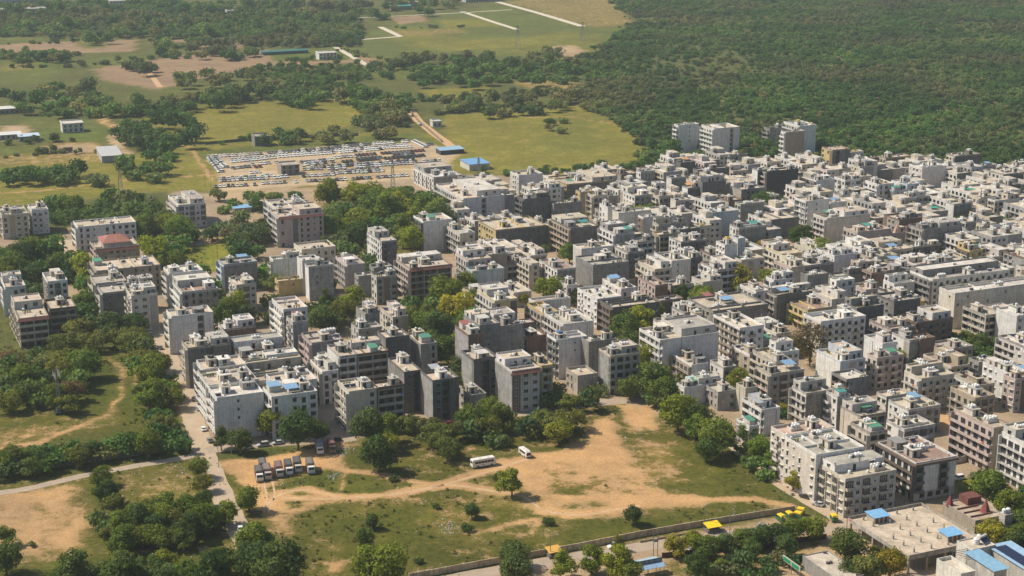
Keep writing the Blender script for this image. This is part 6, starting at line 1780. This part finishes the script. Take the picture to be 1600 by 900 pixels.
def kiosk(label, px, py, w, d, color, rz=GRID):
    r = thing('kiosk', label, 'kiosk', (*at(px, py), 0), rz)
    obj('counter', MB().box(-w/2 + .3, -d/2 + .3, 0, w/2 - .3, d/2 - .2, 1.0).box(-w/2 + .3, d/2 - .4, 1.0, w/2 - .3, d/2 - .2, 2.0).mesh('counter', M['conc']), r, color=(.18, .16, .15))
    obj('awning', MB().rings([[(-w/2, -d/2, 1.95), (w/2, -d/2, 1.95), (w/2, d/2, 2.6), (-w/2, d/2, 2.6)], [(-w/2, -d/2, 2.0), (w/2, -d/2, 2.0), (w/2, d/2, 2.65), (-w/2, d/2, 2.65)]]).mesh('awning', M['cloth']), r, color=color)
    po = MB().box(-.04, -.04, 0, .04, .04, 2.0).mesh('post', M['steel'])
    for sx in (-1, 1):
        for sy in (-1, 1): obj('post', po, r, (sx * (w/2 - .1), sy * (d/2 - .1), 0))
    return r
kiosk('roadside kiosk under a bright yellow awning', 1113, 830, 5.0, 3.4, (.78, .56, .01))
kiosk('stall under an orange-yellow tarpaulin by the wall', 865, 869, 4.4, 3.6, (.62, .36, .08))
sh = thing('signboard_shelter', 'blue-roofed shelter with a dark lettered signboard', 'shelter', (*at(1016, 898), 0), GRID)
obj('roof', MB().rings([[(-4.2, -1.6, 2.6), (4.2, -1.6, 2.6), (4.2, .6, 3.2), (-4.2, .6, 3.2)], [(-4.2, -1.6, 2.67), (4.2, -1.6, 2.67), (4.2, .6, 3.27), (-4.2, .6, 3.27)]]).mesh('roof', M['sheet']), sh, color=(.26, .40, .58))
obj('roof', MB().box(-4.4, 1.4, 3.9, 3.4, 3.0, 3.98).mesh('roof', M['sheet']), sh, color=(.36, .48, .55))
sb = obj('signboard', MB().box(-4.3, .75, 3.2, 4.2, .95, 4.4).mesh('signboard', M['car']), sh, color=(.035, .075, .12))
lt = MB(); x = -4.0
for word in (7, 3, 5, 5):
    for k in range(word):
        lt.box(x, .72, 3.55, x + .07, .748, 4.1); lt.box(x + .2, .72, 3.55, x + .27, .748, 4.1) if k % 3 else None
        lt.box(x + .075, .72, (3.55, 3.79, 4.03)[k % 3], x + .195, .748, (3.62, 3.86, 4.1)[k % 3])
        x += .34
    x += .3
obj('lettering', lt.mesh('lettering', M['trim']), sb)
for sx in (-4, -1.4, 1.4, 4): obj('post', MB().box(-.06, -.06, 0, .06, .06, 3.0).mesh('post', M['steel']), sh, (sx, -.9, 0))
for sx in (-4, 0, 3.8): obj('post', MB().box(-.06, -.06, 0, .06, .06, 4.3).mesh('post', M['steel']), sh, (sx, 1.1, 0))
obj('bench', MB().box(-2.6, -.2, .4, 2.2, .2, .5).mesh('bench', M['conc']), sh, (0, 0, 0), color=(.4, .3, .25))

def pole(label, px, py, h, arm=True, name='street_lamp', cat='street lamp', twin=False):
    r = thing(name, label, cat, (*at(px, py), 0), GRID)
    for dx in ((-.7, .7) if twin else (0,)): obj('post', MB().bar((dx, 0, -.2), (dx, 0, h), .13, .08, 6).mesh('post', M['steel']), r)
    if twin:
        obj('transformer', MB().box(-.5, -.35, h * .5, .5, .35, h * .5 + .9).box(-.8, -.08, h * .5 - .12, .8, .08, h * .5 - .01).mesh('transformer', M['trimg']), r)
        obj('crossarm', MB().box(-1.3, -.06, h - .5, 1.3, .06, h - .38).mesh('crossarm', M['steel']), r)
    elif arm:
        obj('arm', MB().bar((0, 0, h), (1.3, 0, h + .35), .05, .04, 5).mesh('arm', M['steel']), r); obj('lamp_head', MB().box(1.2, -.12, h + .26, 1.8, .12, h + .38).mesh('lamp_head', M['trimg']), r)
    return r
pole('twin electric posts with a transformer behind the signboard shelter', 1024, 868, 9, name='utility_pole', cat='utility pole', twin=True)
for i, (px, py, lab) in enumerate([(1276, 792, 'street lamp at the wall end corner'), (1323, 826, 'street lamp at the apartment corner'), (1100, 826, 'slim lamp post behind the yellow kiosk'), (860, 872, 'slim lamp post beside the orange tarpaulin'), (913, 632, 'slim lamp post at the head of the open ground'), (853, 634, 'slim lamp post before the front street trees'),
    (362, 716, 'lamp post at the trucks yard corner'), (342, 730, 'lamp post on the left street verge'), (1413, 792, 'lamp post behind the pillared terrace'), (1590, 748, 'lamp post at the right edge of the lane'), (160, 545, 'lamp post beside the shady left belt'), (1140, 838, 'lamp post by the red railing fence')]):
    pole(lab, px, py, 7.5)
def pylon(label, px, py, h, w, name='lattice_tower', cat='pylon', arms=True):
    r = thing(name, label, cat, (*at(px, py), 0), GRID); b = MB(); n = 6; rad = .07 + h * .003
    lv = [(w / 2 * (1 - .82 * k / n), h * k / n) for k in range(n + 1)]
    for k in range(n):
        (a, z), (c, zz) = lv[k], lv[k + 1]; A = [(-a, -a, z), (a, -a, z), (a, a, z), (-a, a, z)]; B = [(-c, -c, zz), (c, -c, zz), (c, c, zz), (-c, c, zz)]
        for j in range(4):
            b.bar(A[j], B[j], rad, n=4); b.bar(A[j], B[(j + 1) % 4], rad * .6, n=3); b.bar(B[j], B[(j + 1) % 4], rad * .6, n=3)
    obj('lattice', b.mesh('lattice', M['steel']), r)
    if arms:
        for z in (.72, .84, .95): obj('crossarm', MB().bar((-w * .55, 0, h * z), (w * .55, 0, h * z), rad * .9, n=4).mesh('crossarm', M['steel']), r)
    return r
for px, py, h, w, lab in [(189, 306, 16, 3.2, 'lattice pylon on the left olive field edge'), (748, 296, 20, 2.6, 'lattice pylon behind the town edge, middle'), (614, 296, 19, 2.6, 'lattice pylon before the car lot'), (809, 76, 24, 5, 'lattice pylon in the far pasture'), (910, 63, 20, 4, 'lattice pylon at the end of the far white lane'), (362, 86, 22, 4, 'lattice pylon behind the ploughed field'), (1230, 118, 12, 2.5, 'small pylon in the forest')]: pylon(lab, px, py, h, w)
for px, lab in ((321, 'left one of two electric posts by the car lot'), (330, 'right one of two electric posts by the car lot')): pole(lab, px, 293, 11, False, 'utility_pole', 'utility pole')
mast = pylon('phone mast with white panel antennas in the left thicket', 93, 645, 17, 1.8, 'phone_mast', 'phone mast', False)
am = MB().box(-.18, -.1, 0, .18, .1, 2.0).mesh('antenna', M['trim'])
for k in range(6): a = k * 1.05; obj('antenna', am, mast, (1.2 * math.cos(a), 1.2 * math.sin(a), 13.2 + (k % 2) * 1.4), a + 1.57)
cab_ = thing('equipment_cabin', 'dark equipment cabin with white cabinets at the mast foot', 'cabin', (*at(97, 645), 0), GRID)
obj('base', MB().box(-2.6, -2.2, 0, 2.6, 2.2, 1.0).mesh('base', M['conc']), cab_, color=(.06, .06, .065))
for k in range(3): obj('cabinet', MB().box(-.5, -.5, 1.0, .5, .5, 2.4).mesh('cabinet', M['trim']), cab_, (-1.5 + k * 1.4, .3, 0))

# ------------------------------------------------------------------ buildings that are not town houses
def corner_box(N, Rr, L, z):
    x, y = at(*N, z); c, s = math.cos(GRID), math.sin(GRID)
    def fit(dx, dy, t, hi): return min((((proj(x + dx * k * .25, y + dy * k * .25, z)[0] - t[0]) ** 2 + (proj(x + dx * k * .25, y + dy * k * .25, z)[1] - t[1]) ** 2), k * .25) for k in range(8, int(hi * 4)))[1]
    w, d = fit(c, s, Rr, 100), fit(-s, c, L, 80)
    return x + c * w / 2 - s * d / 2, y + s * w / 2 + c * d / 2, w, d
c9 = lambda x, y: crop(9, x, y)
Z = 5.4
cx, cy, w, d = corner_box(c9(825, 790), c9(1270, 712), c9(485, 545), Z)
FOOT.append((cx, cy, w/2, d/2, math.cos(GRID), math.sin(GRID), Z))
tb = thing('market_hall', 'bare concrete terrace with pillar stubs and two blue-roofed cabins', 'building', (cx, cy, 0), GRID)
obj('roof', MB().box(-w/2, -d/2, Z - .55, w/2, d/2, Z - .15).mesh('roof', M['roof']), tb, color=(.56, .47, .36))
for nm_, bx_ in (('parapet', (-w/2 - .05, -d/2 - .05, Z - 1.0, w/2 + .05, -d/2 + .2, Z + .55)), ('parapet', (-w/2 - .05, d/2 - .2, Z - .6, w/2 + .05, d/2 + .05, Z + .75)), ('parapet', (-w/2 - .05, -d/2 + .2, Z - 1.0, -w/2 + .2, d/2 - .2, Z + .3)), ('parapet', (w/2 - .2, -d/2 + .2, Z - .6, w/2 + .05, d/2 - .2, Z + .75))):
    obj(nm_, MB().box(*bx_).mesh(nm_, M['conc']), tb, color=(.5, .47, .43) if bx_[0] < -w/2 and bx_[2] > Z - 1.01 and bx_[3] < 0 else (.40, .36, .30))
obj('wall', MB().box(-w/2 + 3.5, -d/2 + 2.5, 0, w/2 - .5, d/2 - .5, Z - .56).mesh('wall', M['conc']), tb, color=(.22, .2, .18))
cm = MB().box(-.3, -.3, 0, .3, .3, Z - .56).mesh('column', M['conc'])
for k in range(6): obj('column', cm, tb, (-w/2 + .5, -d/2 + .6 + k * (d - 1.2) / 5, 0), color=(.42, .36, .28))
for k in range(1, 5): obj('column', cm, tb, (-w/2 + .5 + k * (w - 1.0) / 4, -d/2 + .6, 0), color=(.42, .36, .28))
stub = MB().box(-.2, -.2, 0, .2, .2, 1.1)
for k in range(4): stub.bar((-.14 + .28 * (k % 2), -.14 + .28 * (k // 2), 1.1), (-.14 + .28 * (k % 2), -.14 + .28 * (k // 2), 1.9), .03, n=3, m=1)
stub = stub.mesh('pillar_stub', [M['conc'], M['steel']])
for i in range(6):
    for j in range(4):
        if (i, j) in ((3, 0), (4, 3)): continue
        obj('pillar_stub', stub, tb, (-w/2 + w * (j + .6) / 4.4, -d/2 + d * (i + .5) / 6, Z - .15), color=(.36, .34, .32))
for u, v in ((-.22, .36), (.22, -.30)):
    cb = obj('cabin', MB().box(-2.6, -2.0, 0, 2.6, 2.0, 2.0).mesh('cabin', M['paint']), tb, (u * w, v * d, Z - .15), color=(.5, .45, .36))
    obj('roof', MB().rings([[(-3.1, -2.5, 2.0), (3.1, -2.5, 2.0), (3.1, 2.5, 2.4), (-3.1, 2.5, 2.4)], [(-3.1, -2.5, 2.08), (3.1, -2.5, 2.08), (3.1, 2.5, 2.48), (-3.1, 2.5, 2.48)]]).mesh('roof', M['sheet']), cb, color=(.20, .42, .66))
    for k in range(3): obj('door', DOOR, cb, (-1.6 + k * 1.6, -2.0, 0))
obj('painted_sign', MB().box(-w/2 - .08, d/2 - 1.6, Z - .5, -w/2 - .052, d/2 - .3, Z + .2).mesh('painted_sign', M['cloth']), tb, color=(.5, .12, .14))
for k in range(3): obj('wall', MB().box(-w/2 - 3.2, -d/2 + 4 + k * 5.5, 0, -w/2 - 3.0, -d/2 + 9 + k * 5.5, 1.5).mesh('wall', M['conc']), tb, color=(.34, .27, .2))

def block(name, label, N, Rr, L, z, wallc, roofc, cat='building', sheet=None, para=.5, over=0.0):
    cx, cy, w, d = corner_box(c9(*N), c9(*Rr), c9(*L), z); FOOT.append((cx, cy, w/2, d/2, math.cos(GRID), math.sin(GRID), z))
    r = thing(name, label, cat, (cx, cy, 0), GRID)
    obj('wall', MB().box(-w/2, -d/2, 0, w/2, d/2, z - .05).mesh('wall', M['paint']), r, color=wallc)
    if sheet: obj('roof', MB().rings([[(-w/2 - over, -d/2 - over, z - .05), (w/2 + over, -d/2 - over, z - .05), (w/2 + over, d/2 + over, z + .35), (-w/2 - over, d/2 + over, z + .35)], [(-w/2 - over, -d/2 - over, z + .02), (w/2 + over, -d/2 - over, z + .02), (w/2 + over, d/2 + over, z + .42), (-w/2 - over, d/2 + over, z + .42)]]).mesh('roof', M['sheet']), r, color=sheet)
    else:
        obj('roof', MB().box(-w/2 + .2, -d/2 + .2, z - .05, w/2 - .2, d/2 - .2, z).mesh('roof', M['roof']), r, color=roofc)
        if para: obj('parapet', MB().box(-w/2 - .03, -d/2 - .03, z - .05, w/2 + .03, -d/2 + .2, z + para).box(-w/2 - .03, d/2 - .2, z - .05, w/2 + .03, d/2 + .03, z + para).box(-w/2 - .03, -d/2 + .2, z - .05, -w/2 + .2, d/2 - .2, z + para - .003).box(w/2 - .2, -d/2 + .2, z - .05, w/2 + .03, d/2 - .2, z + para - .003).mesh('parapet', M['paint']), r, color=wallc)
    return r, w, d
r, w, d = block('school_block', 'white block with water tanks beside the blue-roofed annexe', (1195, 752), (1330, 710), (1112, 690), 8.2, (.66, .63, .56), (.56, .5, .4), para=.35)
obj('water_tank', TANK['w'], r, (0, 0, 8.2), scale=1.5); obj('water_tank', TANK['w'], r, (3, 2.5, 8.2), scale=1.1); obj('solar_heater', SOLARH, r, (2.6, -1.5, 8.2), .3, scale=1.6)
for k in range(3): obj('window', WIN['trim'][1], r, (-w/2 + 2 + k * 3.4, -d/2, 4.6))
block('annexe', 'annexe under a long flat blue sheet roof', (1325, 868), (1398, 838), (1168, 762), 8.0, (.5, .48, .44), None, sheet=(.22, .40, .55), over=.6)
r, w, d = block('solar_hall', 'hall with rows of dark solar panels on its blue roof', (1512, 862), (1640, 815), (1298, 720), 7.4, (.52, .5, .46), None, sheet=(.30, .46, .62), over=.5)
pm = MB().box(-.5, -.85, 0, .5, .85, .05).mesh('solar_panel', M['solar'])
for i in range(int(d / 1.8)):
    for j in range(int((w - 2) / 1.06)):
        if j % 5 != 4:
            o = obj('solar_panel', pm, r, (-w/2 + 1.2 + j * 1.06, -d/2 + 1 + i * 1.8, 7.55 + .42 * ((1 + i * 1.8) / d))); o.rotation_euler = (math.atan2(.4, d), 0, 0)
r, w, d = block('porch_block', 'lower white block with open terrace before the annexe', (1130, 905), (1210, 872), (1008, 783), 5.6, (.68, .66, .6), (.62, .56, .46), para=1.0)
pg = MB()
for k in range(7): pg.box(-2.6, k * 1.0, 3.0, 2.6, k * 1.0 + .12, 3.14)
for sx in (-2.6, 2.5):
    for y in (0, 6): pg.box(sx, y, 0, sx + .12, y + .12, 3.0)
obj('pergola', pg.mesh('pergola', M['steel']), r, (w/2 + 2.6, -d/2 + 4, 5.0))
r, w, d = block('market_shop', 'low shop with a cracked pale roof and wall cabinets', (1310 - 1200 + 300, 930), (560, 880), (235, 738), 4.2, (.30, .29, .27), (.55, .49, .40), para=.25)
for k in range(6): obj('roof_vent', MB().box(-.5, -.35, 0, .5, .35, .55).mesh('roof_vent', M['conc']), r, (R.uniform(-w*.45, w*.45), R.choice([-d*.45, d*.45, d * .1]), 4.2), R.uniform(0, 3), color=(.12, .12, .12))
gs = thing('shop_sign', 'green shop signboard with two green panels beside the low market roof', 'sign', (*at(1236, 897), 0), GRID + 1.57)
obj('board', MB().box(-4.5, -.15, 2.6, 4.5, .15, 4.2).mesh('board', M['paint']), gs, color=(.5, .5, .42))
for sx in (-2.2, 2.2): obj('panel', MB().box(sx - 1.9, -.19, 2.8, sx + 1.9, .19, 4.0).mesh('panel', M['cloth']), gs, color=(.01, .22, .10))
for sx in (-4.2, 0, 4.2): obj('post', MB().box(sx - .1, -.1, 0, sx + .1, .1, 2.6).mesh('post', M['steel']), gs)
r, w, d = block('temple_hall', 'low temple hall with dark red cone spires on its flat roof', (1215, 582), (1425, 552), (1028, 472), 4.6, (.42, .36, .29), (.46, .37, .28), para=.4)
cone = MB().cyl(0, 0, [(1.9, 0), (1.6, .5), (.9, 2.2), (.3, 3.7), (.12, 4.3)], 6).mesh('spire', M['paint'])
obj('spire', cone, r, (w * .08, -d * .18, 4.6), color=(.26, .075, .07)); obj('spire', cone, r, (-w/2 + 1, d/2 - 2, 4.6), scale=.8, color=(.26, .075, .07))
obj('shrine_room', MB().box(-2.6, -2.2, 0, 2.6, 2.2, 2.4).mesh('shrine_room', M['conc']), r, (w * .12, d * .34, 4.6), color=(.2, .07, .06))
ts = obj('tank_stand', MB().box(-1.6, -1.4, 0, 1.6, 1.4, 6.4).mesh('tank_stand', M['paint']), r, (w * .26, -d/2 - 1.6, 0), color=(.5, .46, .4))
for sx in (-.75, .75): obj('water_tank', TANK['w'], ts, (sx, 0, 6.4), scale=1.2)
for k in range(3): obj('roof_wall', MB().box(-w * .3, -.12, 0, w * .3, .12, .5).mesh('roof_wall', M['paint']), r, (-w * .15, -d * .3 + k * 3.2, 4.6), color=(.2, .08, .07))

def farm(name, label, px, py, w, d, h, wallc, roofc, rz=GRID, kind='mono', win=True):
    x, y = at(px, py); r = thing(name, label, 'building' if name != 'shed' else 'shed', (x, y, 0), rz); FOOT.append((x, y, w/2, d/2, math.cos(rz), math.sin(rz), h))
    obj('wall', MB().box(-w/2, -d/2, 0, w/2, d/2, h).mesh('wall', M['paint']), r, color=wallc)
    if kind == 'mono': obj('roof', MB().rings([[(-w/2 - .5, -d/2 - .5, h - .02), (w/2 + .5, -d/2 - .5, h - .02), (w/2 + .5, d/2 + .5, h + .6), (-w/2 - .5, d/2 + .5, h + .6)], [(-w/2 - .5, -d/2 - .5, h + .06), (w/2 + .5, -d/2 - .5, h + .06), (w/2 + .5, d/2 + .5, h + .68), (-w/2 - .5, d/2 + .5, h + .68)]]).mesh('roof', M['sheet']), r, color=roofc)
    else:
        obj('roof', MB().box(-w/2 - .3, -d/2 - .3, h, w/2 + .3, d/2 + .3, h + .3).mesh('roof', M['roof']), r, color=roofc)
        obj('parapet', MB().box(-w/2, d/2 - .3, h + .3, w/2, d/2, h + 1.1).box(-w/2, -d/2, h + .3, -w/2 + .25, d/2 - .3, h + 1.1).mesh('parapet', M['paint']), r, color=wallc)
    if win:
        n = max(1, int(w / 3.5))
        for f in range(max(1, int(h / 3.1))):
            for k in range(n): obj('window', WIN['trimg'][R.choice([0, 3])], r, (-w/2 + w * (k + .5) / n, -d/2, f * 3.1 + .8))
    return r
farm('farmhouse', 'white two-storey farmhouse with a flat roof by the left lawn', 113, 205, 15, 11, 6.6, (.6, .59, .56), ROOF['w'], kind='flat')
farm('shed', 'long tin-roofed shed with a pale grey sloping roof', 171, 247, 13, 32, 4.6, (.4, .4, .4), (.46, .46, .45), GRID - .06, win=False)
farm('shed', 'small shed with a pale blue-white roof right of the tin shed', 210, 224, 12, 11, 3.8, (.3, .3, .3), (.55, .62, .7), win=False)
farm('shed', 'long low shed with a pale blue roof at the left edge', 45, 219, 14, 9, 3.6, (.4, .4, .4), (.48, .58, .68))
farm('shed', 'long low shed with a white roof cut by the left edge', 8, 217, 22, 9, 3.6, (.4, .4, .4), (.62, .62, .6))
farm('shed', 'white-roofed shed at the left edge among far trees', 18, 176, 26, 10, 4, (.25, .24, .23), (.6, .6, .57))
farm('farmhouse', 'small white house hidden in trees, far left', 98, 157, 12, 9, 4, (.6, .58, .54), ROOF['w'], kind='flat')
farm('farmhouse', 'round white house in the walled far garden', 510, 92, 18, 12, 6.4, (.68, .67, .64), ROOF['w'], kind='flat')
farm('ruin', 'grey roofless-looking two-storey ruin above the car lot', 408, 226, 11, 9, 6.6, (.23, .22, .20), (.36, .32, .28), kind='flat')
farm('ruin', 'weathered two-storey ruin inside the car lot', 451, 271, 12, 9, 6.2, (.3, .28, .25), (.42, .39, .35), kind='flat')
farm('shed', 'blue-roofed open shed at the right end of the car lot', 703, 239, 17, 9, 3.0, (.06, .06, .06), (.28, .43, .56), win=False)
farm('shed', 'blue-roofed shed with white walls beside the open shed', 742, 262, 14, 16, 4.0, (.6, .58, .54), (.16, .34, .58), GRID, win=False)
farm('shed', 'white gate house on the farm lane by the meadow', 681, 197, 7, 6, 4, (.62, .6, .56), (.55, .54, .5), kind='flat')
farm('shed', 'dark green shade-net shed in the far garden', 445, 84, 46, 8, 3, (.05, .1, .09), (.03, .15, .13), win=False)
farm('shed', 'green-roofed sheds in the far top farm', 625, 15, 28, 12, 5, (.2, .25, .22), (.05, .28, .2), win=False)
farm('farmhouse', 'white house at the top edge of the far wood', 185, 9, 24, 14, 7, (.6, .6, .58), ROOF['w'], kind='flat')
farm('farmhouse', 'long pale building in the far top left corner', 25, 24, 70, 20, 8, (.45, .45, .44), ROOF['g'], kind='flat')
farm('farmhouse', 'pale flat building in the far top left, behind', 20, 8, 60, 18, 8, (.5, .5, .48), ROOF['w'], kind='flat')
farm('farmhouse', 'tiny white house in the far wood', 362, 21, 14, 10, 4, (.62, .62, .6), ROOF['w'], kind='flat')
farm('farmhouse', 'brown roofed house in the far top farm', 642, 10, 18, 12, 6, (.45, .4, .33), ROOF['t'], kind='flat')
farm('farmhouse', 'long pale building at the top edge, middle', 752, 2, 50, 16, 8, (.42, .42, .42), ROOF['g'], kind='flat')
farm('shed', 'pale shed right of the car lot hedge with a blue cover', 378, 331, 10, 6, 3, (.35, .3, .25), (.22, .42, .62), win=False)
farm('shed', 'small brown shed beside the car lot road', 399, 327, 9, 8, 4.5, (.22, .18, .15), ROOF['b'], kind='flat')

# play equipment in the lawn park and litter
pq = thing('play_frame', 'red and grey play frames on the lawn park', 'play frame', (*at(315, 378), 0), .3)
pb = MB()
for k in range(5): pb.bar((k * 1.6 - 4, 0, 0), (k * 1.6 - 3.2, 0, 2.2), .07, n=4).bar((k * 1.6 - 2.4, 0, 0), (k * 1.6 - 3.2, 0, 2.2), .07, n=4)
pb.bar((-3.2, 0, 2.2), (3.2, 0, 2.2), .07, n=4)
obj('frame', pb.mesh('frame', M['cloth']), pq, color=(.3, .06, .04))
obj('slide', MB().box(5, -1, 0, 8, 1, .2).rings([[(5, -1, .2), (5, -.2, .2), (5.2, -.2, 1.9), (5.2, -1, 1.9)], [(8, -1, .2), (8, -.2, .2), (8.1, -.2, .3), (8.1, -1, .3)]]).mesh('slide', M['cloth']), pq, color=(.45, .12, .08))
pole('tall dark floodlight post in the lawn park', 340, 404, 12, False, 'floodlight_post', 'post')
lb = MB()
for (px, py, n, sp) in ((701, 825, 90, 3.5), (523, 745, 60, 2.5), (535, 702, 160, 4.5), (300, 735, 120, 12), (275, 858, 120, 9), (240, 745, 90, 12), (430, 752, 60, 9), (645, 760, 60, 14), (865, 800, 50, 10), (620, 690, 40, 8), (1000, 680, 40, 14), (1150, 800, 40, 12), (460, 754, 40, 9)):
    x, y = at(px, py)
    for k in range(n):
        a, b, s = x + R.gauss(0, sp * .5), y + R.gauss(0, sp * .9), R.uniform(.06, .26) * R.choice([.7, 1, 1.6])
        lb.rings([[(a + s * math.cos(t + k), b + s * math.sin(t + k) * .8, 0) for t in (0, 1.6, 3.1, 4.7)], [(a + s * .6 * math.cos(t + k), b + s * .6 * math.sin(t + k), s * .8) for t in (0, 1.6, 3.1, 4.7)]], R.choice([0, 0, 1, 1, 2]))
obj('litter', lb.mesh('litter', [M['trim'], plain('rubble', (.34, .28, .22), .9), plain('plastic_bags', (.42, .44, .42), .6)]), kind='stuff')

# ------------------------------------------------------------------ the hazy air
hz = NT('haze'); hz.t.nodes.remove(hz.b)
pv = hz.n('ShaderNodeVolumePrincipled'); pv.inputs['Color'].default_value = (0.78, 0.92, 1.0, 1); pv.inputs['Density'].default_value = 0.000075; pv.inputs['Anisotropy'].default_value = 0.2
hz.l(pv.outputs[0], hz.out.inputs['Volume'])
obj('haze', MB().box(-27500, -3600, -1.2, 27500, 59000, 235).mesh('haze', hz.mat), kind='stuff')
